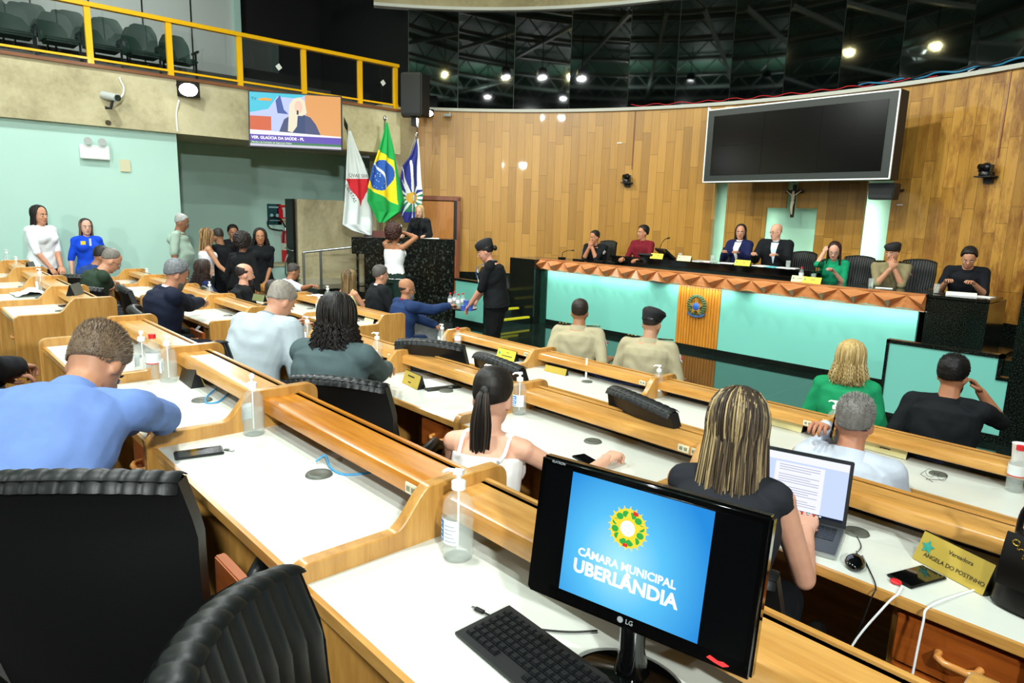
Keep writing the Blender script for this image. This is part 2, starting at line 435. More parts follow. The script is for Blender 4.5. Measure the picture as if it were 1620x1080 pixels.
for th in (a1, a2):
    l = bpy.data.lights.new('niche_strip_light', 'AREA'); l.shape = 'RECTANGLE'; l.size = .04; l.size_y = 1.2; l.energy = 2; l.color = (.85, 1, .9)
    o = bpy.data.objects.new('niche_strip_light', l); COL.objects.link(o); o.location = arc(th + (-.008 if th == a1 else .008), 1.6, RR + .1)
    q = Vector(arc(th, 1.6, RR + .4)) - Vector(o.location); o.rotation_euler = q.to_track_quat('-Z', 'Y').to_euler()

# black mirror band above the boarding
M_MIR = mat('black_mirror_glass', '#010202', .035, spec=1.0, coat=1.0)
MATS['black_mirror_glass'].node_tree.nodes['Principled BSDF'].inputs['Coat Roughness'].default_value = .03
edges = [TL - .02] + [th_of(x, 90) for x in (725, 814, 903, 996, 1072, 1158, 1243, 1330, 1425)]
while edges[-1] < TR: edges.append(edges[-1] + .115)
for i in range(len(edges) - 1):
    top = 6.12 if edges[i] < th_of(1075, 40) else 7.6
    arc_sheet('wall_mirror_panel', edges[i] + .0007, edges[i + 1] - .0007, ZT + .06, top, M_MIR, r=RR + .01, thick=.03, n=1)
arc_sheet('trim_mirror_backing', TL - .02, TR, ZT, 7.6, mat('mirror_backing_grey', '#6d746f', .6), r=RR + .045, thick=.03)
arc_sheet('trim_mirror_sill', TL - .02, TR, ZT, ZT + .06, mat('pale_sill', '#b9b9ae', .5), r=RR - .06, thick=.10)
arc_sheet('ceiling_slab_edge', TL - .1, th_of(1215, 40), 6.13, 6.19, M_WHITE, r=RR - .10, thick=.2)
arc_sheet('ceiling_slab_band', TL - .1, th_of(1215, 40), 6.19, 7.6, M_CONC, r=RR - .07, thick=.2)

for x in (-9, -4, 0):  # added unseen uplights that brighten the deck mirrored in the band
    l = bpy.data.lights.new('added_deck_uplight', 'AREA'); l.size = .5; l.energy = 110; l.color = (.85, 1, .93)
    o = bpy.data.objects.new('added_deck_uplight', l); COL.objects.link(o); o.location = (x, -1, 6.2); o.rotation_euler = (PI, 0, 0)
# raised dais floor and lectern stage
m = MB(); n = 24
pts = [(arc(TL + (TR - TL) * j / n, 0, RR)[0], arc(TL + (TR - TL) * j / n, 0, RR)[1]) for j in range(n + 1)]
pts = [p for p in pts if p[0] < 3]
m.prism([(-11.75, 6.5), (-11.0, 6.6), (-10.15, 8.12), (-10.15, 9.45), (-1.9, 9.45), (3, 9.45)] + pts[::-1], 2, 0.002, .56)
struct(m.build('floor_dais', M_GRAN, smooth=0))
struct(MB().bb(-13.7, -11.75, 6.1, 9.2, .002, .56).build('floor_stage_back', M_GRAN, smooth=0))

# conc partition with dark door end
root = thing('concrete_partition', 'low board-marked concrete screen wall behind the steel handrail', 'partition', (-12.5, 6.1, .56))
MB().bb(-.16, 0, 0, 3.2, .12, 1.66).build('wall_panel', M_CONC, root, 0)
MB().bb(-.1, .04, .02, 3.1, 0, .12).build('plinth', mat('pale_concrete', '#b8b196', .7), root, 0)
root = thing('dark_door', 'tall dark door leaf with steel bar handle beside fire extinguisher', 'door', (-12.95, 6.05, .30))
MB().bb(.15, .455, -.05, 0, 0, 1.92).build('door_leaf', mat('black_brown_door', '#0d0a09', .35), root, 0)
m = MB(); m.tube([(.22, -.06, .35), (.24, -.13, .5), (.25, -.13, .72), (.22, -.06, .86)], .012, 8); m.build('handle', M_STEEL, root)
m = MB(); m.tube([(.18, -.09, .98), (.44, -.09, .94)], .012, 8); m.tube([(.18, -.09, .98), (.18, -.05, .98)], .01, 6); m.tube([(.44, -.09, .94), (.44, -.05, .94)], .01, 6)
m.build('push_bar', M_STEEL, root)

# oak door in the curved wall
tD0, tD1 = th_of(666, 315), th_of(729, 315)
a = Vector(arc(tD0, .56)); b = Vector(arc(tD1, .56)); d = (b - a); ang = math.atan2(d.y, d.x); Wd = d.length
root = thing('oak_door', 'closed oak door with dark frame in the curved boarding behind the lectern', 'door', a, ang)
M_DOOR = wood('door_oak', '#a8651c', '#c07c2b', 2, .35, .2); M_DFR = wood('door_frame_wood', '#6d3413', '#8a481b', 2, .4, .2)
MB().bb(.02, Wd - .14, -.14, -.10, 0, 1.72).build('door_leaf', M_DOOR, root, 0)
m = MB(); m.bb(-.06, .02, -.17, -.03, 0, 1.80); m.bb(Wd - .07, Wd, -.17, -.03, 0, 1.80); m.bb(-.06, Wd, -.17, -.03, 1.74, 1.83); m.build('door_frame', M_DFR, root, 0)
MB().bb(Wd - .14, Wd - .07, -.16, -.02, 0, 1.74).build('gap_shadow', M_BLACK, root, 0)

# ------------------------------------------------------------------ dais front
YD = 9.4
root = thing('dais_desk', 'long curved-wall dais with teal front, zigzag wooden frieze and black granite ends', 'dais', (0, YD, 0))
m = MB(); m.bb(-8.95, -6.04, 0, .05, .09, 1.03); m.bb(-5.29, -2.6, 0, .05, .09, 1.03); m.build('teal_panel', M_TEAL, root, 0)
m = MB()
for i in range(15): m.bb(-6.04 + i * .05, -6.04 + i * .05 + .044, -.012, .04, .09, 1.03)
m.build('slatted_panel', M_OAKG, root, 0, bev=.003)
m = MB(); m.bb(-9.1, -8.95, -.03, .06, 0, 1.03); m.build('marble_strip', granite('green_marble', '#123026', '#4d7564', .12), root, 0)
m = MB(); m.bb(-9.12, -2.5, -.02, .05, 0, .09); m.build('plinth', M_GRAN, root, 0)
m = MB(); m.bb(-9.78, -9.1, -.22, .5, 0, 1.22); m.build('granite_post', M_GRAN, root, 0, bev=.004)
m = MB(); m.bb(-2.52, -1.88, -.02, .85, .5, 1.19); m.bb(-2.52, -1.7, .1, .8, .3, .6); m.build('granite_end', M_GRAN, root, 0, bev=.004)
m = MB(); m.bb(-9.1, -1.88, .0, .62, 1.2, 1.235); m.bb(-9.15, -2.52, -.04, .05, 1.215, 1.235); m.build('desk_top', M_GRAN, root, 0)
m = MB(); m.bb(-9.1, -2.5, .05, .55, 1.03, 1.05); m.bb(-9.1, -1.9, .5, .55, .5, 1.2); m.build('back_board', M_BLACK, root, 0)
M_FR = wood('frieze_wood', '#a9602f', '#c88a55', 0, .35, .3, .6)
m = MB(); x0, x1, nU = -9.12, -2.53, 16; U = (x1 - x0) / nU; z0, H = 1.03, .19; vs = []; fs = []; mi = []
def q(x, z, dpt): vs.append((x0 + x * U, -.04 - dpt, z0 + z * H)); return len(vs) - 1
for i in range(nU):
    P, N = q(i + .5, .92, .02), q(i + .5, .20, .15); B0, B1 = q(i, 0, .0), q(i + 1, 0, .0)
    Pl, Pr = q(i - .5 if i else 0, .92, .02), q(i + 1.5 if i < nU - 1 else nU, .92, .02); M0, M1 = q(i, .50, .15), q(i + 1, .50, .15)
    T0, T1 = q(i, 1, .03), q(i + 1, 1, .03); TP = q(i + .5, 1, .03)
    fs += [(P, B0, N), (P, N, B1), (B0, B1, N), (P, M0, B0), (P, B1, M1), (P, T0, M0), (P, M1, T1), (P, TP, T0), (P, T1, TP)]
m.add(vs, fs); m.bb(x0, x1, -.07, 0, z0 + H - .001, z0 + H + .02); m.bb(x0, x1, -.03, 0, z0 - .01, z0 + H)
m.build('zigzag_frieze', M_FR, root, 0)
for x in (-8.4, -7.2, -5.66, -4.2, -3.1):
    l = bpy.data.lights.new('under_frieze_light', 'AREA'); l.shape = 'RECTANGLE'; l.size = 1.15; l.size_y = .03; l.energy = 3.2; l.color = (.93, 1, .95)
    o = bpy.data.objects.new('under_frieze_light', l); COL.objects.link(o); o.location = (x, YD - .09, 1.02); o.rotation_euler = (math.radians(12), 0, 0)
# national arms plaque on the slatted panel
root = thing('coat_of_arms_plaque', 'round carved coat of arms plaque on the slatted wooden panel of the dais', 'emblem', (-5.67, YD - .04, .72))
MG = mat('arms_green', '#3f5a33', .5, var=.25, vscale=60); MGo = mat('arms_gold', '#b98a3a', .35, metal=.3); MBl = mat('arms_blue', '#2f62b5', .4); MBl2 = mat('arms_ribbon_blue', '#3f5d8c', .45)
m = MB()
for s in (-1, 1):
    for k in range(11):
        a = math.radians(-70 + k * 15); x = s * math.cos(a) * .145; z = math.sin(a) * .15 + .02
        m.ell((x, -.012, z), (.032, .014, .02), X=None); m.ell((x * .82, -.02, z * .9), (.022, .012, .02))
m.build('laurel_wreath', MG, root)
def star(n, r1, r2, z=0, a0=PI / 2): return [((r1 if i % 2 == 0 else r2) * math.cos(a0 + PI * i / n), (r1 if i % 2 == 0 else r2) * math.sin(a0 + PI * i / n)) for i in range(2 * n)]
m = MB(); m.prism(star(5, .15, .062), 1, -.03, -.004); m.build('star', MGo, root, 0)
m = MB(); m.lathe([(0.001, 0), (.06, 0), (.062, .006), (.05, .014), (0.001, .02)], 20, X=Rx(PI / 2) @ T(0, 0, .022)); m.build('blue_disc', MBl, root)
m = MB(); m.prism([(-.165, -.10), (-.12, -.15), (0, -.175), (.12, -.15), (.165, -.10), (.13, -.10), (.08, -.125), (0, -.14), (-.08, -.125), (-.13, -.10)], 1, -.02, 0)
m.build('ribbon', MBl2, root, 0)
# raised desk of the presiding table
root = thing('presiding_table', 'raised glossy black table carrying papers and glasses in the middle of the dais', 'table', (0, YD, .56))
zt = hy(1060, 411, YD + .35).z - .56
xa, xb = hy(966, 402, YD + .35).x, hy(1287, 424, YD + .35).x
MPB = mat('gloss_black_lacquer', '#040404', .08, coat=.5)
MB().bb(xa, xb, .33, 1.0, zt - .035, zt).build('table_top', MPB, root, 0, bev=.008)
m = MB(); m.bb(xa + .03, xb - .05, .36, .40, .62, zt - .035); m.bb(xb - .09, xb - .05, .4, .95, 0, zt - .035); m.bb(xa + .03, xa + .07, .6, .95, 0, zt - .035)
m.build('front_panel', MPB, root, 0)

# left steps and teal cheek wall
root = thing('dais_steps', 'black granite steps with yellow nosings between lectern and dais', 'steps', (-9.1, 8.1, 0))
m = MB(); y = MB()
for i in range(4):
    m.bb(-1.05, -.3 * i, 0.02, 1.03, .14 * i + .001, .14 * (i + 1))
    y.bb(-.3 * i - .05, -.3 * i + .004, .04, 1.0, .14 * (i + 1) - .004, .14 * (i + 1) + .003); y.bb(-.3 * i - .002, -.3 * i + .004, .04, 1.0, .14 * (i + 1) - .03, .14 * (i + 1))
m.build('treads', M_GRAN, root, 0); y.build('nosing_tape', mat('yellow_tape', '#d9cf1e', .5), root, 0)
root = thing('teal_cheek_wall', 'low teal panel edged in black granite beside the lectern steps', 'low wall', (-9.2, 8.02, 0))
MB().bb(-.82, 0, 0, .05, .09, .80).build('teal_panel', M_TEAL, root, 0)
m = MB(); m.bb(-.86, .03, -.01, .07, 0, .09); m.bb(-.86, .03, -.01, .07, .80, .84); m.bb(0, .03, -.01, .07, .09, .80); m.build('granite_edge', M_GRAN, root, 0)
# right cheek wall
root = thing('notched_teal_cheek_wall', 'teal panel with stepped top edge framed in black granite at right of the dais', 'low wall', (-2.42, 7.81, 0))
m = MB(); m.prism([(.03, .08), (1.3, .08), (1.3, .62), (1.0, .62), (1.0, .83), (.03, .83)], 1, 0, .06); m.build('teal_panel', M_TEAL, root, 0)
m = MB(); m.bb(0, .03, -.012, .09, 0, .86); m.bb(0, 1.035, -.012, .09, .83, .865); m.bb(1.0, 1.035, -.012, .09, .65, .865); m.bb(1.0, 1.3, -.012, .09, .62, .652); m.bb(0, 1.3, -.012, .09, 0, .08)
m.build('granite_frame', M_GRAN, root, 0)
root = thing('granite_slab', 'tall black granite slab at the right edge beyond the teal panel', 'slab', (-1.18, 7.9, 0))
MB().bb(-.14, 1.8, -.1, .2, 0, 1.58).build('slab', M_GRAN, root, 0, bev=.004)
MB().bb(-.14, 1.8, -.11, .21, 0, .08).build('foot', M_GRAN, root, 0)

# lectern
pa, pb = Vector((-11.1, 6.45, 0)), Vector((-10.03, 8.0, 0)); d = pb - pa; ang = math.atan2(d.y, d.x); Lp = d.length
root = thing('lectern', 'black granite lectern block with overhanging top slab where the blonde speaker stands', 'lectern', pa, ang)
M_GRL = granite('lectern_granite', '#0a0d0b', '#5f6b61', .13, gs=22)
m = MB(); m.bb(0, Lp, 0, .55, 1.26, 1.56); m.build('top_slab', M_GRL, root, 0, bev=.006)
m = MB(); m.bb(.24, Lp - .02, .02, .5, 0, 1.26); m.bb(.06, .1, .3, .5, 0, 1.26); m.bb(.1, .24, .3, .5, 0, .5); m.build('body', M_GRL, root, 0, bev=.004)
m = MB(); m.bb(Lp, Lp + .03, .02, .6, .55, 1.54); m.build('wooden_side', M_DFR, root, 0)
LECT = (pa, ang, Lp)
# ------------------------------------------------------------------ deputies' desks
M_OAK = wood('desk_oak', '#a87434', '#cf9c52', 2, .3, .4)
M_OAKX = wood('desk_oak_ledge', '#b77c36', '#dba75c', 0, .28, .5)
M_OAKD = wood('desk_oak_orange', '#ad661a', '#d68d2c', 0, .25, .6)
M_DRAW = wood('drawer_wood', '#813c12', '#a9571c', 0, .35, .3)
M_TOP = mat('cream_laminate', '#d9dcd2', .28, coat=.2, var=.015, vscale=30)
M_GROM = mat('grommet_grey', '#55584f', .45)
M_PLUG = mat('socket_ivory', '#e4dfc0', .4)
M_DKSLOT = mat('slot_shadow_black', '#15120e', .8)
DEP = .62
ROWS = {1: dict(y=.635, f=.44), 2: dict(y=2.12, f=.22), 3: dict(y=3.70, f=.0)}
TABZ = .75
def panel_profile():
    P = []
    def c(cx, cz, r, a0, a1, n=6):
        for i in range(n + 1):
            a = math.radians(a0 + (a1 - a0) * i / n); P.append((cx + r * math.cos(a), cz + r * math.sin(a)))
    P.append((0, 0)); c(.045, TABZ + .005, .045, 180, 90)          # rounded front corner, top at TABZ+.05
    for i in range(11):
        t = i / 10; P.append((.275 + .12 * t, TABZ + .05 + .105 * t * t * (3 - 2 * t)))     # the S
    c(.62, TABZ + .11, .045, 90, 0, 5)
    P.append((.665, 0)); return P
PROF = panel_profile(); ME = {}
ME['panel'] = MB().prism(PROF, 0, -.02, .02).mesh('side_panel', [M_OAK], 30, bev=.003, bseg=1)
def desk_mesh(w, key):
    if (w, key) in ME: return ME[(w, key)]
    if key == 'tabletop':
        b = MB(); b.bb(-w + .02, -.02, .035, .575, TABZ - .028, TABZ)
        me = b.mesh('tabletop', [M_TOP], 0)
    elif key == 'edge': me = MB().bb(-w + .02, -.02, .02, .035, TABZ - .03, TABZ + .001).mesh('front_edge', [M_OAKX], 0)
    elif key in ('ledge', 'ledge2'):
        pr = [(.425, TABZ + .068), (.433, TABZ + .062), (.455, TABZ + .062), (.455, TABZ + .085), (.575, TABZ + .085), (.575, TABZ + .12), (.475, TABZ + .12), (.470, TABZ + .123), (.445, TABZ + .123), (.430, TABZ + .117), (.425, TABZ + .105)]
        b = MB().prism(pr, 0, -w + .02, -.02); b.bb(-w + .02, -.02, .575, .590, TABZ + .118, TABZ + .127)
        me = b.mesh('ledge', [M_OAKX if key == 'ledge' else M_OAKD], 30)
    elif key == 'back': me = MB().bb(-w + .02, -.02, .562, .585, .06, TABZ + .12).mesh('back_panel', [M_OAKX], 0)
    elif key == 'slot': me = MB().bb(-w + .02, -.02, .556, .562, TABZ, TABZ + .085).mesh('slot_shade_strip', [M_DKSLOT], 0)  # dark strip standing in for the shade under the ledge
    ME[(w, key)] = me; return me
DW = .36
ME['carcass'] = MB().bb(-DW - .03, -.02, .075, .53, .18, TABZ - .03).mesh('drawer_carcass', [M_OAK], 0)
ME['drawer'] = MB().bb(-DW - .01, -.03, .045, .075, 0, .155).mesh('drawer', [M_DRAW], 30, bev=.004)
hb = MB(); hb.tube([(-DW / 2 - .07, .045, .085), (-DW / 2 - .066, .018, .083), (-DW / 2 - .045, .006, .08), (-DW / 2 + .01, .006, .08), (-DW / 2 + .03, .018, .083), (-DW / 2 + .034, .045, .085)], .011, 8)
ME['handle'] = hb.mesh('handle', [wood('handle_wood', '#b5702f', '#d8964f', 0, .3, .4)], 60)
gb = MB(); gb.lathe([(.001, .004), (.018, .004), (.03, .008), (.042, .006), (.045, 0)], 20)
ME['grommet'] = gb.mesh('grommet', [M_GROM], 60)
pb_ = MB(); pb_.box((0, 0, 0), (.075, .006, .042)); pb_.box((-.016, -.004, 0), (.02, .004, .02), 1); pb_.box((.016, -.004, 0), (.02, .004, .02), 1)
ME['socket'] = pb_.mesh('socket', [M_PLUG, mat('socket_holes', '#8d8872', .5)], 0)
nd = {}
SK = .016
def desk(row, xl, xr, label, left=False, group=None, drawers=True, pull=0, orange=False, sockets=True, open_right=True, cable=True):
    R = ROWS[row]; w = round(xr - xl, 3); t = thing('assembly_desk', label, 'desk', (xr, R['y'] + SK * (-1.4 - xr), R['f'] + .001), -SK, group)
    link('side_panel', ME['panel'], t)
    if left: link('side_panel', ME['panel'], t, T(-w, 0, 0))
    link('tabletop', desk_mesh(w, 'tabletop'), t); link('front_edge', desk_mesh(w, 'edge'), t)
    lg = link('ledge', desk_mesh(w, 'ledge2' if orange else 'ledge'), t); link('back_panel', desk_mesh(w, 'back'), t)
    link('slot_shade_strip', desk_mesh(w, 'slot'), t)
    if drawers:
        link('drawer_carcass', ME['carcass'], t)
        for k in range(3):
            z = TABZ - .03 - .02 - .165 * (k + 1); o = link('drawer', ME['drawer'], t, T(0, -pull if k == 0 else 0, z)); link('handle', ME['handle'], o)
            if k == 0 and pull:
                pass
    if 'monitor' not in label: link('grommet', ME['grommet'], t, T(-w * .49, .37, TABZ))
    if sockets:
        o = link('socket', ME['socket'], t, T(-.12, .423, TABZ + .088) @ Matrix.Scale(.75, 4)); o2 = link('socket', ME['socket'], t, T(-.065, .423, TABZ + .088) @ Matrix.Scale(.75, 4) @ Matrix.Diagonal((.5, 1, 1, 1)))
    return t
XR = {1: [-4.86, -3.66, -2.59, -1.40, -.185, 1.0], 2: [-5.0, -3.83, -2.66, -1.44, -.17, 1.05], 3: [-5.30, -4.08, -2.81, -1.55, -.33, .85]}
XL = {1: [-10.05, -8.95, -7.85, -6.88, -5.93], 2: [-10.9, -9.9, -8.6, -7.45, -6.32], 3: [-10.1, -8.9, -7.7, -6.5]}
LBR = {1: ['oak desk in the nearest row left of the blue shirted man, beside the aisle', 'oak desk where the man in the blue shirt leans, with three bottles on it',
           'oak desk in the nearest row with a black phone and an open drawer', 'nearest oak desk holding the monitor and keyboard', 'oak desk end cut by the bottom right corner of the frame'],
       2: ['oak desk in front of the man in the pale jacket, beside the aisle', 'oak desk of the long-haired man with a clipboard lying on it', 'oak desk of the woman with a ponytail, second row',
           'oak desk with the laptop, mouse and handbag on it', 'oak desk right of the handbag in the second row'],
       3: ['front row oak desk with a red-capped bottle at the aisle end and two empty chairs', 'front row oak desk with a black and gold name holder and a white pin stand', 'front row oak desk behind the streaked-haired woman, with a cream name card',
           'front row oak desk of the grey-haired man on the phone', 'front row oak desk at the right edge of the frame']}
for r, xs in XR.items():
    for i in range(len(xs) - 1):
        desk(r, xs[i], xs[i + 1], LBR[r][i], left=(i == 0), pull=.09 if (r, i) == (1, 2) else 0, orange=(r == 1 and i == 2))
LBL = {1: ['farthest oak desk of the left block, under the woman in white', 'second oak desk from the left wall with two pump bottles, left block', 'oak desk with crumpled white papers, nearest row of the left block', 'empty oak desk with a small black remote at the aisle end of the left block'],
       2: ['oak desk at far left of the second row, against the left wall', 'oak desk of the man in the dark blue shirt', 'oak desk of the man in the dark green shirt, left block', 'oak desk of the bearded man in the navy suit with a white cable'],
       3: ['oak desk of the woman with dark curly hair', 'oak desk of the bald bearded man in black', 'oak desk at the aisle end of the left block front row']}
for r, xs in XL.items():
    for i in range(len(xs) - 1):
        desk(r, xs[i], xs[i + 1], LBL[r][i], left=(i == 0), pull=.1 if (r, i) == (2, 3) else 0, sockets=False)

# ------------------------------------------------------------------ chairs
M_LEATH = mat('black_leather', '#0d100f', .45, spec=.4, bump=.15, bscale=160, bdist=.002)
M_LEATHB = mat('black_back_shell', '#070808', .5, bump=.1, bscale=200)
M_PLAST = mat('black_plastic', '#0c0e0e', .35)
def chair_parts():
    d = {}
    W, Hh, t = .25, .60, .035
    def front(u, v, off=0):     # u across, v up
        x = (u - .5) * 2; z = .47 + v * Hh
        wx = W * (1 - .10 * max(0, v - .75) * 4 * abs(x)) * (1 - .06 * (1 - v))
        y = -.20 - .10 * v - .03 * math.sin(v * PI) + .055 * x * x + .0
        y += -.03 * max(0, v - .8) * 5
        return Vector((x * wx, y, z - .03 * x * x * v))
    NR = 13
    def fr(u, v):
        p = front(u, v); rib = abs(math.sin(u * PI * NR)) ** .5 * .008; p.y += .018 + rib; return p
    def bk(u, v):
        p = front(1 - u, v); p.y -= .022; return p
    b = MB(); b.grid(fr, 78, 14)
    # rolled padded top: runs over from front to back
    def roll(u, v):
        p = front(u, 1); a = PI * v; rib = abs(math.sin(u * PI * NR)) ** .5 * .0035
        rr = .021 + rib; return Vector((p.x, p.y + .012 + rr * math.cos(a) * 1.05 - .02 * v, p.z - .004 + rr * math.sin(a) - .02 * v))
    b.grid(roll, 78, 8)
    d['padding'] = b.mesh('padding', [M_LEATH], 60)
    b = MB(); b.grid(bk, 16, 12)
    def side(sgn):
        def f(u, v):
            a = front(0 if sgn < 0 else 1, v); return Vector((a.x, a.y + (-.022 + .045 * u if sgn < 0 else .023 - .045 * u), a.z))
        return f
    b.grid(side(-1), 2, 12); b.grid(side(1), 2, 12)
    b.grid(lambda u, v: front(v, 0) + Vector((0, .023 - .045 * u, 0)), 2, 12)
    d['shell'] = b.mesh('back_shell', [M_LEATHB], 50)
    b = MB()
    def seat(u, v): 
        x = (u - .5) * 2; y = (v - .5) * 2; k = (1 - abs(x) ** 4) * (1 - abs(y) ** 4)
        return Vector((x * .25, y * .24 + .02, .43 + .05 * k ** .4 + abs(math.sin(u * PI * 9)) * .004))
    b.grid(seat, 36, 16); b.grid(lambda u, v: Vector(((.5 - u) * .5, (v - .5) * .48 + .02, .40)), 4, 4)
    for f in ((lambda u, v: Vector(((u - .5) * .5, -.22, .40 + .03 * v))), (lambda u, v: Vector(((.5 - u) * .5, .26, .40 + .03 * v))), (lambda u, v: Vector((-.25, (.5 - u) * .48 + .02, .40 + .03 * v))), (lambda u, v: Vector((.25, (u - .5) * .48 + .02, .40 + .03 * v)))):
        b.grid(f, 8, 2)
    d['seat'] = b.mesh('seat', [M_LEATH], 50)
    for s in (-1, 1):
        b = MB(); b.tube([(s * .235, -.17, .44), (s * .29, -.17, .50), (s * .30, -.14, .62), (s * .30, -.05, .665), (s * .30, .12, .665), (s * .30, .2, .63), (s * .29, .19, .54), (s * .24, .12, .42)], [.02, .024, .026, .034, .036, .03, .024, .02], 10, flat=.8)
        d['arm%d' % s] = b.mesh('armrest', [M_PLAST], 80)
    b = MB(); b.tube([(0, 0, .09), (0, 0, .40)], [.035, .028], 12); b.tube([(0, -.2, .47), (0, -.1, .40), (0, 0, .40)], .025, 8)
    d['column'] = b.mesh('column', [M_PLAST], 60)
    b = MB()
    for k in range(5):
        a = 2 * PI * k / 5 + .3; b.tube([(0, 0, .11), (.15 * math.cos(a), .15 * math.sin(a), .095), (.29 * math.cos(a), .29 * math.sin(a), .07)], [.03, .025, .018], 8)
    d['base'] = b.mesh('star_base', [M_PLAST], 60)
    b = MB()
    b.tube([(-.02, 0, .03), (.02, 0, .03)], .029, 10)
    d['castor'] = b.mesh('castor', [M_PLAST], 60)
    return d
CH = chair_parts()
CHPOS = []
def chair(x, y, f, rz, label, group=None, s=1.0):
    t = thing('swivel_chair', label, 'chair', (x, y, f + .001), rz, group); t.scale = (s, s, s)
    link('padding', CH['padding'], t); link('back_shell', CH['shell'], t); link('seat', CH['seat'], t)
    for k in (-1, 1): link('armrest', CH['arm%d' % k], t)
    link('column', CH['column'], t); link('star_base', CH['base'], t); 
    for k in range(5): link('castor', CH['castor'], t, T(.29 * math.cos(2 * PI * k / 5 + .3), .29 * math.sin(2 * PI * k / 5 + .3), 0))
    return t
T1, T2, T3 = .44, .22, .0
def chair_at(px, py, f, rz, label, z=None, s=1.0):     # placed by where the middle of its top rim shows
    p = hz(px, py, f + (z or 1.09 * s)); r = Matrix.Rotation(rz, 3, 'Z') @ Vector((0, -.31 * s, 0))
    return chair(p.x - r.x, p.y - r.y, f, rz, label, s=s)
chair_at(326, 1040, T1, math.radians(-42), 'ribbed black leather chair turned sideways at the bottom of the frame', z=1.04)
chair_at(676, 533, T3, math.radians(30), 'empty black chair at the aisle end of the front row, its back turned aside', s=1.12)
chair_at(780, 558, T3, math.radians(-8), 'empty black chair behind the desk with the yellow name card', s=1.12)
chair_at(1004, 616, T3, math.radians(-16), 'empty black chair between the ponytail woman and the second man in khaki', s=1.12)
chair_at(338, 540, T2, math.radians(-24), 'empty black chair beyond the nearest row ledge, left of the man in the pale jacket')
chair_at(192, 449, T2, math.radians(-6), 'black chair with shiny top behind the man in the navy suit')
chair_at(211, 481, T2, math.radians(-14), 'black chair close behind the back of the man in the navy suit')
chair_at(112, 432, T2, math.radians(60), 'empty black chair beside the woman in the blue blouse')
chair_at(118, 450, T2, math.radians(60), 'black chair by the ledge in front of the man in the dark green shirt')
chair(-6.7, .30, T1, math.radians(-20), 'black chair at far left edge beside the aisle-end desk')
chair_at(96, 748, T1, math.radians(52), 'large black chair behind the man in the blue shirt, lower left', z=1.07)
chair_at(528, 590, T2, math.radians(34), 'black chair behind the long-haired man, its top rim tilted', s=1.04)
# ------------------------------------------------------------------ bottles
M_CLR = mat('clear_plastic', '#dfe8e4', .06, alpha=.16, spec=.8); M_GEL = mat('clear_gel', '#cfdbd6', .05, alpha=.18, spec=.6)
M_PUMP = mat('pump_white', '#f0f3f1', .35); M_LAB = mat('label_white', '#eef2f4', .5); M_LBL = mat('label_blue', '#2f7fd0', .5); M_LBP = mat('label_violet', '#6a55b8', .5)
M_RED = mat('cap_red', '#d5222b', .4)
def arc_patch(b, r, a0, a1, z0, z1, m=0, n=10):
    b.grid(lambda u, v: Vector((r * math.cos(a0 + (a1 - a0) * u), r * math.sin(a0 + (a1 - a0) * u), z0 + (z1 - z0) * v)), n, 1, m)
def sanitizer():
    d = {}
    prof = [(.001, 0), (.036, 0), (.0405, .006), (.041, .06), (.041, .125), (.0395, .142), (.034, .158), (.024, .170), (.016, .176), (.0155, .188)]
    d['bottle'] = MB().lathe(prof, 24).mesh('bottle', [M_CLR], 60)
    d['gel'] = MB().lathe([(.001, .004), (.035, .004), (.0385, .01), (.039, .10), (.001, .10)], 20).mesh('gel', [M_GEL], 50)
    b = MB(); b.lathe([(.0185, .186), (.0185, .205), (.012, .209), (.007, .211), (.006, .226)], 16)
    b.bb(-.012, .012, -.009, .009, .224, .236); b.tube([(0, 0, .231), (-.03, 0, .232), (-.042, 0, .224)], [.006, .005, .004], 8)
    b.tube([(0, 0, .186), (0, 0, .02)], .003, 6); d['pump'] = b.mesh('pump', [M_PUMP], 50)
    b = MB(); arc_patch(b, .0418, math.radians(190), math.radians(290), .05, .115, 0)
    arc_patch(b, .0422, math.radians(196), math.radians(232), .054, .110, 1)
    for k in range(4): arc_patch(b, .0425, math.radians(200), math.radians(228 - 6 * (k % 2)), .060 + k * .012, .065 + k * .012, 0)
    for k in range(5): arc_patch(b, .0423, math.radians(240), math.radians(284 - 7 * (k % 3)), .058 + k * .010, .0600 + k * .010, 2)
    d['label'] = b.mesh('label', [M_LAB, M_LBL, mat('label_grey_print', '#8f9aa8', .6)], 60); return d
SAN = sanitizer()
def san(px, py, z, rz, label, s=1.0, pos=None):
    p = pos or hz(px, py, z); t = thing('sanitizer_bottle', label, 'bottle', (p[0], p[1], z), rz, 'pump bottles of clear hand gel'); t.scale = (s, s, s)
    del t['group']
    for k in ('bottle', 'gel', 'pump', 'label'): link(k, SAN[k], t)
    return t
def water():
    d = {}
    prof = [(.001, 0), (.029, 0), (.032, .006), (.031, .03), (.0325, .036), (.031, .045), (.0325, .05), (.0325, .105), (.031, .13), (.024, .155), (.0135, .172), (.013, .186)]
    d['bottle'] = MB().lathe(prof, 20).mesh('bottle', [M_CLR], 60)
    d['cap'] = MB().lathe([(.015, .183), (.0155, .184), (.0155, .203), (.001, .205)], 16).mesh('cap', [M_RED], 40)
    b = MB(); b.lathe([(.0332, .075), (.0332, .12)], 20, 0, cap=False); b.lathe([(.0334, .071), (.0334, .075)], 20, 1, cap=False)
    d['label'] = b.mesh('label', [mat('water_label', '#e8eef0', .5, alpha=.85), M_RED], 60)
    d['water'] = MB().lathe([(.001, .003), (.028, .003), (.0305, .01), (.0305, .13), (.001, .13)], 16).mesh('water', [M_GEL], 50); return d
WAT = water()
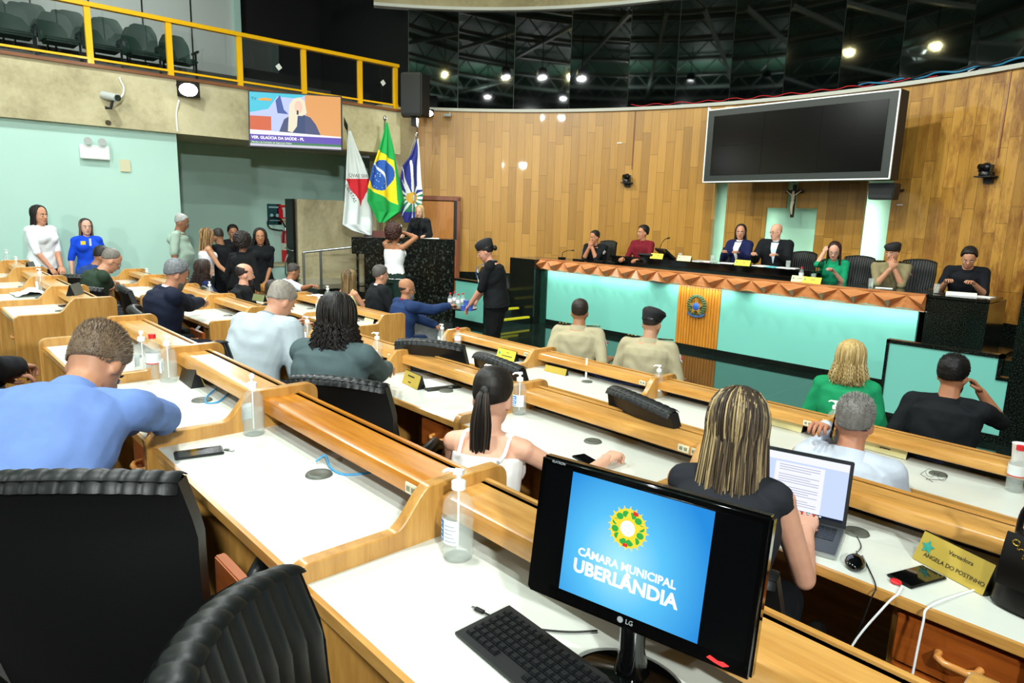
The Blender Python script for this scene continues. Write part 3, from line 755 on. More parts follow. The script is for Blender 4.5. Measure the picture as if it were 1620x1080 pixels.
def wat(px, py, z, label, pos=None, s=1.0, group=None):
    p = pos or hz(px, py, z); t = thing('water_bottle', label, 'bottle', (p[0], p[1], z), 0, group); t.scale = (s, s, s)
    for k in ('bottle', 'cap', 'label', 'water'): link(k, WAT[k], t)
    return t
Z1, Z2, Z3 = 1.191, .971, .751
san(724, 880, Z1, math.radians(30), 'large clear gel pump bottle on the desk left of the monitor')
san(402, 686, Z1, math.radians(-25), 'gel pump bottle on the desk corner behind the black phone', s=1.0)
san(268, 603, Z1, math.radians(5), 'gel pump bottle nearest the black name holder by the blue shirted man', s=.98)
san(228, 596, Z1, math.radians(-5), 'gel pump bottle just right of the blue shirted man\'s head, left of a red cap')
wat(245, 598, Z1, 'red-capped water bottle between two gel pump bottles', s=1.12)
san(821, 654, Z2, math.radians(60), 'gel pump bottle right of the ponytail woman\'s head')
san(773, 640, Z2, 0, 'gel pump bottle hidden behind the ponytail woman\'s head', s=1.0)
san(597, 577, Z2, math.radians(30), 'gel pump bottle in front of the long-haired man\'s left shoulder')
san(487, 546, Z2, math.radians(30), 'gel pump bottle between the pale jacket and the long-haired man')
san(1040, 627, Z3, math.radians(40), 'gel pump bottle on the front desk beside the second man in khaki', s=1.02)
san(697, 540, Z3, math.radians(0), 'gel pump bottle left of a red-capped bottle at the aisle end of the front row', pos=Vector((-5.2, 4.0, 0)))
san(1316, 692, Z3, math.radians(10), 'gel pump bottle left of the grey-haired man on the phone')
wat(724, 550, Z3, 'red-capped water bottle at the aisle end of the front row')
wat(1603, 776, Z3, 'red-capped water bottle at the right edge of the frame', s=1.18)
san(66, 464, Z1, math.radians(30), 'gel pump bottle beside crumpled white papers')
san(13, 424, Z1, math.radians(40), 'leftmost gel pump bottle, on the far left desk')
san(28, 434, Z1, math.radians(20), 'smaller gel pump bottle just right of the leftmost one', s=.9)
san(234, 452, Z2, math.radians(10), 'gel pump bottle on the desk left of the navy suited man')
san(333, 478, Z2, math.radians(-10), 'gel pump bottle right in front of the navy suited man\'s hands')
san(505, 494, Z3, math.radians(-10), 'gel pump bottle on the front row desk left of the long-haired man\'s head')
san(521, 468, Z3 + .12, 0, 'gel pump bottle in front of the man in pale blue shirt', pos=Vector((hy(521, 470, 4.18).x, 4.16, 0)))
MB_cup = MB().lathe([(.001, 0), (.028, 0), (.038, .11), (.040, .112), (.037, .112), (.027, .005), (.001, .005)], 20)
o = MB_cup.build('paper_cup', mat('paper_cup_white', '#f2f2ee', .6)); o.location = hy(1611, 730, 4.18); o.location.z = Z3 + .12; tag(o, 'white paper cup on the ledge at the right edge', 'cup')

# ------------------------------------------------------------------ name holders
M_GOLD = mat('gold_plate', '#d8bb55', .32, metal=.35); M_CREAM = mat('cream_card', '#efe6a8', .6); M_CARD = mat('yellow_card', '#ead63c', .55); M_INK = mat('dark_ink', '#2d2a1c', .6)
M_GRNE = mat('emblem_green', '#2f9a86', .5); M_HOLD = mat('black_holder', '#0b0b0b', .3)
def holder(p, rz, label, face=M_GOLD, w=.22, h=.085, lines=(), back=False, emblem=True, tilt=0, slant=.35, name='name_holder'):
    t = thing(name, label, 'name holder', p, rz)
    b = MB(); dy = h * slant; b.prism([(-dy, 0), (dy, 0), (.003, h), (-.003, h)], 0, -w / 2, w / 2); b.build('holder', M_HOLD, t, 0)
    L = math.hypot(dy, h); an = math.atan2(dy, h)
    X = T(0, -dy / 2 - .0035, h / 2) @ Rx(-an)
    bb = MB(); bb.box((0, 0, 0), (w * .985, .003, L * .96)); pl = bb.build('plate', face, t, 0); pl.matrix_local = X
    if emblem:
        e = MB(); e.prism(star(5, h * .24, h * .12), 1, -.004, -.002, X=T(-w * .36, 0, .006)); e.ell((-w * .36, -.003, .006), (h * .1, .002, h * .1), nu=10, nv=5)
        e.build('crest', M_GRNE, pl, 0)
    for s, sz, dx, dz in lines:
        if s[0] == '|':      # print too small to read in the photograph
            pb2 = MB(); n_ = len(s)
            for q_ in range(n_): pb2.bb(dx + (q_ - n_ / 2) * sz * .62, dx + (q_ - n_ / 2) * sz * .62 + sz * (.42 if q_ % 3 else .5), -.0032, -.002, dz - sz * .32, dz + sz * .32 * (1 if q_ % 2 else .8))
            pb2.build('print', M_INK, pl, 0); continue
        text(s, sz, M_INK, pl, T(dx, -.0025, dz) @ Rx(PI / 2))
    return t
holder(hz(1512, 908, Z2), math.radians(-23), 'gold name plate lettered ANGELA DO POSTINHO beside the handbag', w=.24, h=.095, slant=.45,
       lines=(('Vereadora', .019, .02, .022), ('ANGELA DO POSTINHO', .0185, .012, -.02)))
holder(hz(655, 610, Z2), math.radians(-8), 'gold plate leaning on the ledge before the clasped hands of the long-haired man', w=.21, lines=(('||||||||||', .014, -.01, .018), ('||||||', .010, -.01, -.02)), emblem=False)
holder(hz(803, 568, Z3), math.radians(-2), 'yellow name card beside the front row chairs', face=M_CARD, w=.25, h=.09, lines=(('||||||', .010, .02, .02), ('|||||||||||||', .018, .02, -.012)))
holder(hz(880, 590, Z3), math.radians(2), 'black name holder with a thin gold strip facing away', face=M_GOLD, w=.24, h=.055, emblem=False)
holder(hz(1243, 676, Z3), math.radians(-2), 'cream name card partly behind the streaked-haired woman', face=M_CREAM, w=.24, h=.085, lines=(('||||||', .011, .0, .015),), emblem=False)
holder(hz(1402, 716, Z3), math.radians(-4), 'pale yellow name card beside the grey-haired man\'s ear', face=M_CREAM, w=.24, h=.085, lines=(('||||||', .011, .0, .015), ('||||||||', .012, 0, -.012)), emblem=False)
holder(hz(303, 606, Z1), math.radians(176), 'black name holder seen from behind next to the blue cable', w=.22, h=.09)
p = hz(119, 466, Z1 + .12); holder(p, math.radians(150), 'silver-backed name holder lying on the ledge of the left block', face=M_GROM, w=.2, h=.09, emblem=False)
p = hz(411, 476, Z2 + .12); holder(p, math.radians(10), 'greenish name plate on the ledge left of the pale jacket', face=mat('dull_brass', '#8e9466', .4, metal=.4), w=.2, h=.07, emblem=False)
p = hz(34, 444, Z1); holder(p, math.radians(150), 'grey name holder on the second desk from the left wall', face=M_GROM, w=.17, h=.08, emblem=False)
p = hz(48, 424, Z1 + .12); holder(p, math.radians(150), 'small grey name holder on the farthest left ledge', face=M_GROM, w=.15, h=.07, emblem=False)
p = hz(575, 500, Z3); holder(hz(585, 510, Z3), 0, 'yellow name card at the aisle end desk of the left block front row', face=M_CREAM, w=.2, h=.05, emblem=False)

# ------------------------------------------------------------------ monitor
M_GLOSS = mat('gloss_black_bezel', '#050505', .1, coat=.6); M_SCRK = mat('screen_black', '#060708', .15)
mo = thing('computer_monitor', 'black widescreen monitor showing a blue city council crest screen', 'monitor', (-.666, .945, Z1), .181)
TM = T(0, 0, 1.31 - 1.19) @ Rx(-.149) @ Matrix.Diagonal((.974, .974, .974, 1))
W_, H_ = .465, .287
scr = MB(); scr.bb(-W_ / 2, W_ / 2, 0, .03, 0, H_); scr.bb(-.12, .12, .03, .055, .05, .24)
hs = scr.build('housing', M_GLOSS, mo, 40, bev=.006, bseg=3); hs.matrix_local = TM
def pane(x0, x1, z0, z1, m, nm, y=-.0012): 
    b = MB(); b.bb(x0, x1, y, 0.001, z0, z1); return b.build(nm, m, hs, 0)
pane(-.219, .219, .029, .272, M_SCRK, 'screen_glass')
t_ = NT('screen_blue_gradient'); sp = t_.n('ShaderNodeVectorMath', operation='LENGTH'); mp = t_.n('ShaderNodeMapping'); tc = t_.n('ShaderNodeTexCoord')
t_.l(tc.outputs['Object'], mp.inputs[0]); mp.inputs['Location'].default_value = (.03, 0, -.11); mp.inputs['Scale'].default_value = (1, 0, .9)
t_.l(mp.outputs[0], sp.inputs[0]); c = t_.ramp(t_.math('MULTIPLY', sp.outputs['Value'], 5.2), [(.05, hexc('#9fe4fb')), (.45, hexc('#56bdf0')), (.95, hexc('#2387d6'))])
t_.l(c, t_.b.inputs['Emission Color']); t_.b.inputs['Emission Strength'].default_value = .95; t_.b.inputs['Base Color'].default_value = (0, 0, 0, 1); t_.b.inputs['Roughness'].default_value = .3
IMG = pane(-.154, .136, .030, .270, t_.m, 'screen_picture', -.002)
EW = emis('screen_white', '#f4fbff', 1.0); EG = emis('screen_green', '#37b24a', .9); EY = emis('screen_yellow', '#f7dc3a', .95); ER = emis('screen_red', '#e23a2e', .9); ELB = emis('screen_pale_blue', '#c9ecfb', .95)
cx0, cz0 = -.022, .193
b = MB()
for k in range(20):
    a = 2 * PI * k / 20; X = T(cx0, 0, cz0) @ Ry(a)
    b.prism([(-.003, .034), (.003, .034), (0, .043)], 1, -.0030, -.0020, 0, X)
b.prism([(cx0 + .037 * math.cos(2 * PI * i / 28), cz0 + .037 * math.sin(2 * PI * i / 28)) for i in range(28)], 1, -.0032, -.002, 0)
for k in range(12):
    a = 2 * PI * (k + .5) / 12
    b.ell((cx0 + .027 * math.cos(a), -.0034, cz0 + .027 * math.sin(a)), (.0075, .0006, .0065), 1, nu=10, nv=5)
b.prism([(cx0 + x, cz0 + z) for x, z in star(5, .036, .016)], 1, -.0042, -.0034, 0)
b.prism([(cx0 + .015 * math.cos(2 * PI * i / 20), cz0 + .015 * math.sin(2 * PI * i / 20)) for i in range(20)], 1, -.0048, -.004, 2)
for k in range(5):
    a = 2 * PI * k / 5; b.prism([(cx0 + .007 * math.cos(a) + x * .05, cz0 + .007 * math.sin(a) + z * .05) for x, z in star(4, .05, .02)], 1, -.0052, -.0046, 3)
b.prism([(cx0 + .008, cz0 + .028), (cx0 + .018, cz0 + .028), (cx0 + .018, cz0 + .034), (cx0 + .008, cz0 + .036)], 1, -.0052, -.0042, 4)
b.prism([(cx0 - .006, cz0 - .035), (cx0 + .004, cz0 - .035), (cx0 + .004, cz0 - .029), (cx0 - .006, cz0 - .029)], 1, -.0052, -.0042, 4)
b.build('screen_crest', [EY, EG, EW, ELB, ER], hs, 0)
text('CÂMARA MUNICIPAL', .0215, EW, hs, T(-.018, -.0035, .118) @ Rx(PI / 2), 'screen_lettering', bold=.0006)
text('UBERLÂNDIA', .0365, EW, hs, T(-.018, -.0035, .088) @ Rx(PI / 2), 'screen_lettering', bold=.0012)
MG2 = mat('bezel_print', '#9aa0a2', .5)
b = MB(); b.lathe([(.001, 0), (.006, 0), (.006, .0006), (.001, .0006)], 16, X=T(-.015, -.0005, .017) @ Rx(PI / 2)); b.build('maker_badge', MG2, hs, 60)
text('LG', .013, MG2, hs, T(.004, -.0008, .017) @ Rx(PI / 2)); text('FLATRON', .007, MG2, hs, T(-.19, -.0008, .279) @ Rx(PI / 2));
b = MB(); b.prism([(.155, .014), (.17, .010), (.185, .008), (.195, .013), (.185, .016), (.175, .0145), (.16, .019)], 1, -.002, 0); b.build('power_light', emis('red_led', '#ff3a3a', 1.3), hs, 0)
b = MB(); b.lathe([(.001, .022), (.03, .02), (.09, .012), (.112, .006), (.114, 0)], 40, X=T(0, .02, 0) @ Matrix.Diagonal((1, .8, 1, 1))); b.build('stand_foot', M_GLOSS, mo, 60)
b = MB(); b.tube([(0, .035, .015), (0, .03, .07), (0, .03, .13)], [.035, .024, .026], 16); b.build('stand_neck', M_GLOSS, mo, 60)
# keyboard
kb = thing('keyboard', 'black computer keyboard in front of the monitor stand', 'keyboard', hz(822, 986, Z1 + .012) - Vector((0, 0, .012)), math.radians(-4))
b = MB(); b.prism([(-.125, .004), (-.12, 0), (.015, 0), (.02, .006), (.02, .018), (-.125, .010)], 0, -.06 + .0, .38); b.build('case', mat('keyboard_black', '#0e0f10', .45), kb, 0)
b = MB()
for r in range(6):
    for k in range(21):
        x = -.045 + k * .0198; y = .006 - r * .0195; zz = .0165 - r * .0012
        if k in (15,) or (r == 5 and 4 < k < 9): continue
        b.prism([(x, y - .0165), (x + .0168, y - .0165), (x + .0168, y), (x, y)], 2, zz, zz + .004)
        b.prism([(x + .002, y - .0145), (x + .0148, y - .0145), (x + .0148, y - .002), (x + .002, y - .002)], 2, zz + .003, zz + .007)
b.build('keys', mat('key_black', '#17191a', .35), kb, 0)['kind'] = 'stuff'
b = MB(); pth = [hz(945, 1000, Z1) + Vector((0, 0, .004)), hz(900, 1002, Z1) + Vector((0, 0, .004)), hz(840, 996, Z1) + Vector((0, 0, .004)), hz(795, 985, Z1) + Vector((0, 0, .004)), hz(765, 972, Z1) + Vector((0, 0, .006))]
def smooth(P, k=6):
    P = [Vector(p) for p in P]; out = []
    for i in range(len(P) - 1):
        a = P[max(i - 1, 0)]; b_ = P[i]; c_ = P[i + 1]; d_ = P[min(i + 2, len(P) - 1)]
        for j in range(k):
            t = j / k; out.append(.5 * ((2 * b_) + (-a + c_) * t + (2 * a - 5 * b_ + 4 * c_ - d_) * t * t + (-a + 3 * b_ - 3 * c_ + d_) * t ** 3))
    return out + [P[-1]]
def cable(pts, r, m, label, cat='cable', name='cable', n=6, ends=None):
    b = MB(); b.tube(smooth(pts), r, n)
    o = b.build(name, m, smooth=80); tag(o, label, cat); return o
M_CABK = mat('cable_black', '#0a0a0a', .5); M_CABW = mat('cable_white', '#eceeee', .45); M_CABB = mat('cable_blue', '#3f9ddb', .45)
t = thing('usb_cable', 'black usb cable with plug lying behind the keyboard', 'cable', (0, 0, 0))
b.tube(smooth(pth), .0022, 6); b.build('cord', M_CABK, t, 80)
e = pth[-1]; dr = (pth[-1] - pth[-2]).normalized(); b = MB(); b.tube([e, e + dr * .022], .006, 8, flat=.7); b.build('plug', M_CABK, t, 40); b = MB(); b.tube([e + dr * .022, e + dr * .032], .004, 6, flat=.5); b.build('plug_tip', M_STEEL, t, 40)

# ------------------------------------------------------------------ phones, mouse, laptop, bag
M_PHG = mat('phone_glass', '#050607', .06, coat=.5)
def phone(p, rz, label, w=.075, l=.155, name='smartphone', tilt=None, m=M_PHG):
    t = thing(name, label, 'phone', p, rz)
    b = MB(); b.bb(-w / 2, w / 2, -l / 2, l / 2, 0, .009); b.build('case', mat('phone_case', '#121414', .4), t, 40, bev=.003)
    b = MB(); b.bb(-w / 2 + .004, w / 2 - .004, -l / 2 + .006, l / 2 - .006, .008, .0096); b.build('screen', m, t, 0)
    if tilt is not None: t.rotation_euler = tilt
    return t
phone(hz(315, 718, Z1), math.radians(-14), 'black phone lying on the white desk behind the blue shirted man\'s elbow', w=.08, l=.16)
t = phone(hz(1450, 914, Z2), math.radians(-20), 'black phone charging with a red plug beside the gold name plate', w=.085, l=.165)
b = MB(); b.ell((-.0, -.095, .007), (.018, .016, .007)); b.build('red_plug', M_RED, t)
phone(hz(928, 729, Z2), math.radians(75), 'black phone lying on the second row desk above the monitor', w=.07, l=.14)
t = thing('usb_stick', 'small silver usb receiver on the desk beside the phone', 'usb stick', hz(362, 713, Z1), math.radians(30))
b = MB(); b.bb(-.018, .004, -.007, .007, 0, .007); b.build('body', M_GROM, t, 40, bev=.002); b = MB(); b.bb(.004, .02, -.006, .006, .001, .006); b.build('plug', M_STEEL, t, 0)
t = thing('computer_mouse', 'black computer mouse beside the laptop', 'mouse', hz(1352, 895, Z2), math.radians(15))
b = MB(); b.ell((0, 0, .012), (.031, .052, .022), nu=20, nv=12); b.v = [(x, y, max(z, .001)) for x, y, z in b.v]; b.build('shell', M_PHG, t, 60)
b = MB(); b.tube([(-.003, .03, .033), (.003, .03, .033)], .006, 10); b.build('wheel', M_GROM, t)
cable([hz(1352, 882, Z2) + Vector((0, 0, .012)), hz(1362, 865, Z2) + Vector((0, 0, .003)), hz(1352, 845, Z2) + Vector((0, 0, .003)), hz(1340, 838, Z2) + Vector((0, 0, .003))], .0018, M_CABK, 'thin black mouse cable on the desk', name='mouse_cable')
q0 = hz(1378, 905, Z2); ed = hz(1384, 930, Z2)
cable([hz(1364, 880, Z2) + Vector((0, 0, .003)), hz(1374, 900, Z2) + Vector((0, 0, .003)), Vector((ed.x, 2.135, Z2 + .003)), Vector((ed.x, 2.105, Z2 - .03)), Vector((ed.x - .03, 2.08, .75))], .0022, M_CABK, 'black cable hanging over the desk edge below the mouse')
pq = hz(1427, 930, Z2); ed = hz(1412, 950, Z2)
cable([pq + Vector((0, 0, .006)), hz(1420, 942, Z2) + Vector((0, 0, .004)), Vector((ed.x, 2.135, Z2 + .004)), Vector((ed.x - .02, 2.10, Z2 - .03)), Vector((ed.x - .08, 2.06, .80)), Vector((ed.x - .1, 2.04, .66))], .0035, M_CABW, 'white charging cable hanging from the red phone plug')
cable([hz(1580, 925, Z2) + Vector((0, 0, .004)), hz(1530, 938, Z2) + Vector((0, 0, .004)), Vector((hz(1470, 962, Z2).x, 2.135, Z2 + .005)), Vector((hz(1468, 962, Z2).x, 2.10, Z2 - .04)), Vector((hz(1466, 962, Z2).x, 2.08, .74)), Vector((hz(1466, 962, Z2).x, 2.08, .60))], .0035, M_CABW, 'white cable running from the handbag over the desk edge')
# laptop
fr, hg = hz(1323, 880, Z2), hz(1344, 822, Z2); fr = fr - Vector((-.01, .035, 0)); hg = hg - Vector((-.01, .035, 0))
d = (hg - fr); an = math.atan2(d.y, d.x) - PI / 2
lp = thing('laptop', 'open silver laptop showing a text document in front of the streaked-haired woman', 'laptop', fr, an)
WL = .36; b = MB(); b.bb(-WL, 0, 0, .24, .001, .017); b.build('base', mat('laptop_silver', '#a7abac', .35, metal=.6), lp, 40, bev=.003)
b = MB(); b.bb(-WL + .004, -.004, .004, .236, .0165, .0185); b.build('deck', mat('laptop_deck', '#3a3d3f', .4), lp, 0)
b = MB()
for r in range(6):
    for k in range(16): b.bb(-.335 + k * .0196, -.335 + k * .0196 + .017, .20 - r * .0185, .20 - r * .0185 + .016, .018, .0205)
b.build('keys', mat('key_black', '#17191a', .35), lp, 0)['kind'] = 'stuff'
b = MB(); b.bb(-.25, -.14, .015, .075, .018, .0192); b.build('touchpad', mat('touchpad_grey', '#4a4e50', .35), lp, 0)
lid = MB().bb(-WL, 0, 0, .010, 0, .245).build('lid', mat('laptop_dark', '#25282a', .4), lp, 40, bev=.003); lid.matrix_local = T(0, .235, .015) @ Rx(-.16)
b = MB(); b.bb(-WL + .012, -.012, -.0012, .001, .022, .232); b.build('screen', emis('laptop_screen', '#c4d3f2', .95), lid, 0)
b = MB(); b.bb(-WL + .012, -.012, -.0018, 0, .205, .232); b.bb(-.26, -.09, -.0018, 0, .032, .198); b.build('document_page', emis('laptop_page', '#e6e8fb', 1.0), lid, 0)
b = MB()
for k in range(17):
    if k in (3, 8, 13): continue
    b.bb(-.245, -.105 - .03 * (k % 3 == 2), -.0024, -.0016, .188 - k * .0088, .1895 - k * .0088)
b.build('text_lines', emis('laptop_text', '#7b8094', .7), lid, 0)
b = MB(); b.bb(-WL + .012, -.012, -.0018, 0, .022, .031, 0)
for k in range(9): b.bb(-.25 + k * .02, -.243 + k * .02, -.0024, -.001, .024, .029, 1 + k % 2)
b.build('taskbar', [emis('taskbar_navy', '#14203a', .6), ELB, ER], lid, 0)
# handbag
p = hz(1668, 985, Z2)
t = thing('handbag', 'black leather handbag with brass chain at the right edge', 'handbag', p, math.radians(-10))
b = MB()
def bag(u, v):
    a = 2 * PI * u; k = .5 + .5 * math.cos(PI * v) ; wx = .155 - .03 * v; wy = .065 * (1 - .55 * v)
    cx = abs(math.cos(a)) ** .6 * (1 if math.cos(a) > 0 else -1); cy = abs(math.sin(a)) ** .6 * (1 if math.sin(a) > 0 else -1)
    return Vector((cx * wx, cy * wy, .01 + v * .22))
b.grid(bag, 32, 10); b.poly([bag(i / 32, 0) for i in range(32)][::-1]); b.poly([bag(i / 32, 1) for i in range(32)])
b.build('body', mat('bag_leather', '#0a0908', .35, coat=.2), t, 60)
b = MB(); b.grid(lambda u, v: Vector((-.13 + .26 * u, -.066 + .03 * v ** 2 - .012, .235 - .15 * (1 - v) - 0)), 10, 8); b.grid(lambda u, v: Vector((.13 - .26 * u, -.062 + .03 * v ** 2 - .012, .235 - .15 * (1 - v))), 10, 8); b.build('flap', mat('bag_leather', '#0a0908', .35), t, 60)
b = MB(); b.tube(smooth([(-.12, 0, .22), (-.11, 0, .30), (-.05, 0, .36), (.04, 0, .35), (.1, 0, .28), (.12, 0, .22)]), .009, 8, flat=.5); b.build('strap', mat('bag_leather', '#0a0908', .35), t, 80)
b = MB()
for k in range(7): 
    b.lathe([(.008, -.0018), (.0105, 0), (.008, .0018), (.0065, 0), (.008, -.0018)], 12, X=T(-.10 + k * .008, -.062, .215 - k * .011) @ Rz(k * 1.5) @ Rx(PI / 2), cap=False)
b.build('chain', mat('brass', '#c9a24a', .25, metal=1), t, 60)
# clipboard, papers, pin stand, glasses
t = thing('clipboard', 'black clipboard folder with white sheets before the long-haired man', 'clipboard', hz(688, 608, Z2), math.radians(-14))
b = MB(); b.bb(-.15, .15, -.11, .12, 0, .006); b.build('board', mat('black_vinyl', '#111213', .5), t, 0)
b = MB(); b.bb(-.13, .08, -.095, .10, .006, .009); b.build('sheets', mat('paper_white', '#f1f2ee', .7), t, 0)
b = MB(); b.bb(.085, .10, -.11, .12, .006, .010); b.tube([(.13, .05, .012), (.15, .05, .014), (.16, .02, .012)], .006, 8); b.build('clip', M_GROM, t, 0)
M_PAP = MATS['paper_white']
t = thing('pin_stand', 'white pin standing beside a grommet on the front row desk', 'stand', hz(927, 599, Z3), 0)
b = MB(); b.bb(-.04, .02, -.02, .02, 0, .006); b.build('foot', M_PUMP, t, 0); b = MB(); b.tube([(0, 0, .005), (0, 0, .17)], .0085, 10); b.build('rod', M_PUMP, t, 60)
t = thing('eyeglasses', 'folded black-rimmed eyeglasses on the desk behind the grey-haired man', 'glasses', hz(1480, 757, Z3), math.radians(-10))
b = MB()
for s in (-1, 1): b.lathe([(.021, -.001), (.0225, 0), (.021, .001), (.0205, 0), (.021, -.001)], 18, X=T(s * .03, 0, .022) @ Rx(PI / 2), cap=False)
b.tube([(-.01, 0, .026), (.01, 0, .026)], .0015, 6); b.tube([(-.055, 0, .026), (-.05, -.06, .02), (.02, -.07, .003)], .0014, 6); b.tube([(.055, 0, .026), (.05, -.05, .02), (-.02, -.06, .004)], .0014, 6); b.build('frame', M_CABK, t, 80)
def sheet(p, rz, label, w=.21, l=.297, name='paper_sheet', m=None):
    b = MB(); b.grid(lambda u, v: Vector(((u - .5) * w, (v - .5) * l, .0015 + .004 * u * v)), 4, 4); b.grid(lambda u, v: Vector(((.5 - u) * w, (v - .5) * l, .0005)), 4, 4)
    o = b.build(name, m or M_PAP); o.location = p; o.rotation_euler = (0, 0, rz); return tag(o, label, 'paper')
sheet(hz(378, 489, Z2), .2, 'white papers under the hands of the navy suited man'); sheet(hz(230, 663, Z1) + Vector((0, .0, .002)), .4, 'pale blue sheet partly under the blue shirted man\'s arm', w=.16, l=.2)
sheet(hz(395, 492, Z2) + Vector((0, 0, .002)), -.3, 'loose printed sheet at the end of the navy suited man\'s desk', l=.2)
sheet(hz(215, 455, Z2), .1, 'white sheet below the hand of the man in dark green', l=.22); sheet(hz(500, 467, Z3 + .12), .3, 'open white notebook before the man in pale blue shirt', l=.2)
sheet(hz(545, 486, Z3), .3, 'pale green sheet on the left block front desk', w=.15, l=.15, m=mat('green_paper', '#cfe0b8', .7))
b = MB(); rr = random.Random(4)
b.grid(lambda u, v: Vector(((u - .5) * .42, (v - .5) * .26, .002 + .07 * math.exp(-((u - .8) ** 2 * 18 + (v - .5) ** 2 * 8)) + .008 * math.sin(u * 23 + v * 9) * math.sin(v * 17))), 24, 16)
o = b.build('crumpled_papers', M_PAP, smooth=20); o.location = hz(46, 466, Z1) + Vector((0, 0, .008)); tag(o, 'heap of crumpled white papers beside a pump bottle, left block', 'papers')
t = phone(hz(103, 484, Z1), .4, 'small black remote on the empty aisle-end desk', w=.05, l=.09, name='remote_control')
t = thing('white_box_pack', 'white carton standing on the desk beside the bald bearded man', 'carton', hz(432, 466, Z3), .2)
b = MB(); b.bb(-.035, .035, -.035, .035, 0, .15); b.build('carton', M_PAP, t, 0); b = MB(); b.bb(-.025, .025, -.036, -.034, .03, .1); b.build('print', mat('carton_print', '#c9cfd4', .6), t, 0)
# blue network cables
cable([hz(500, 733, Z1) + Vector((0, 0, .008)), hz(515, 731, Z1) + Vector((0, 0, .025)), hz(523, 742, Z1) + Vector((0, 0, .006)), hz(545, 752, Z1) + Vector((0, 0, .004)), hz(585, 749, Z1) + Vector((0, 0, .004)), hz(598, 744, Z1) + Vector((0, .0, .004))], .0035, M_CABB, 'light blue network cable coming out of the grommet by the open drawer')
cable([hz(343, 616, Z1) + Vector((0, 0, .006)), hz(328, 628, Z1) + Vector((0, 0, .005)), hz(326, 638, Z1) + Vector((0, 0, .005)), hz(345, 637, Z1) + Vector((0, 0, .005)), hz(361, 624, Z1) + Vector((0, 0, .005))], .0035, M_CABB, 'light blue network cable looped near the black name holder')
M_CABN = mat('cable_navy', '#1d3f86', .5)
cable([Vector((-2.5, 1.22, Z1 + .02)), Vector((-2.3, 1.18, Z1 + .006)), Vector((-2.0, 1.2, Z1 + .03)), Vector((-1.75, 1.16, Z1 + .008)), Vector((-1.45, 1.21, Z1 + .03))], .004, M_CABN, 'dark blue cable lying under the orange ledge')
cable([Vector((-2.35, 2.76, Z2 + .03)), Vector((-2.0, 2.72, Z2 + .008)), Vector((-1.75, 2.70, Z2 + .02)), Vector((-1.46, 2.74, Z2 + .01))], .009, M_CABN, 'bundle of dark blue cables under the ledge above the monitor')
cable([Vector((-3.6, 2.76, Z2 + .03)), Vector((-3.1, 2.72, Z2 + .01)), Vector((-2.7, 2.74, Z2 + .02))], .006, M_CABN, 'dark blue cables under the ledge before the ponytail woman')
cable([Vector((-3.6, 4.30, Z3 + .02)), Vector((-3.3, 4.26, Z3 + .01)), Vector((-2.95, 4.3, Z3 + .02))], .006, M_CABN, 'blue cables beside the white pin stand')
cable([Vector((-1.45, 4.30, Z3 + .02)), Vector((-1.0, 4.25, Z3 + .01)), Vector((-.8, 4.3, Z3 + .02))], .006, M_CABN, 'blue cables before the grey-haired man')
t = thing('foam_strip', 'white foam strip under the ledge at the right edge', 'strip', hz(1568, 750, Z3), -.02)
MB().bb(-.1, .1, -.015, .015, 0, .03).build('strip', M_PUMP, t, 0)
cable([Vector((-6.65, 2.22, .93)), Vector((-6.72, 2.12, .80)), Vector((-6.78, 2.05, .66)), Vector((-6.9, 1.95, .6)), Vector((-7.05, 1.8, .55))], .005, M_CABW, 'white cable hanging from the navy suited man\'s desk')
cable([Vector((-6.62, 2.22, .93)), Vector((-6.70, 2.14, .78)), Vector((-6.62, 2.1, .6)), Vector((-6.6, 2.1, .45))], .005, M_CABW, 'second white cable beside the open drawer of the left block')
# ------------------------------------------------------------------ fixtures
# video wall
VWA = -.057
a, b_, c, d = hy(1112, 289, 11), hy(1406, 286, 11), hy(1118, 172, 11), hy(1418, 144, 11)
root = thing('video_wall', 'large switched-off black video wall of six panels in a white-edged frame', 'video wall', (a.x, 11.0, 0), VWA)
x0, x1, z0, z1 = 0, (hy(1406, 286, 10.83).x - a.x) / math.cos(VWA) + .02, a.z, (c.z + hy(1418, 144, 10.83).z) / 2
hs = MB().bb(x0, x1, 0, .28, z0, z1).build('casing', M_BLACK, root, 0)
fr_ = MB()
for q_ in ((x0, x1, z0, z0 + .02), (x0, x1, z1 - .02, z1), (x0, x0 + .02, z0, z1), (x1 - .02, x1, z0, z1)): fr_.bb(q_[0], q_[1], -.02, .01, q_[2], q_[3])
fr_.build('white_edge', M_WHITE, root, 0)
MB().bb(x0 + .02, x1 - .02, -.012, 0, z0 + .02, z1 - .02).build('grey_border', mat('border_charcoal', '#252a29', .45), root, 0)
iw, ih = (x1 - x0 - .28) / 3, (z1 - z0 - .24) / 2
M_VW = mat('video_wall_glass', '#010102', .2, spec=.45)
for i in range(3):
    for j in range(2): MB().bb(x0 + .14 + i * iw + .002, x0 + .14 + (i + 1) * iw - .002, -.02, -.012, z0 + .12 + j * ih + .002, z0 + .12 + (j + 1) * ih - .002).build('screen_panel', M_VW, root, 0)
# monitor speaker under its right end
root = thing('wall_speaker', 'small black loudspeaker under the right end of the video wall', 'speaker', hy(1398, 303, 11.15))
m = MB(); m.prism([(-.17, -.12), (.17, -.12), (.19, .12), (-.19, .12)], 1, -.12, .14); m.build('cabinet', M_BLACK, root, 0, bev=.01)
m = MB(); m.prism([(-.15, -.10), (.15, -.10), (.17, .10), (-.17, .10)], 1, -.128, -.12); m.build('grille', mat('speaker_grille', '#15181a', .7), root, 0)
m = MB(); m.tube([(.05, .14, 0), (.05, .7, .05)], .02, 8); m.build('bracket', M_BLACK, root)
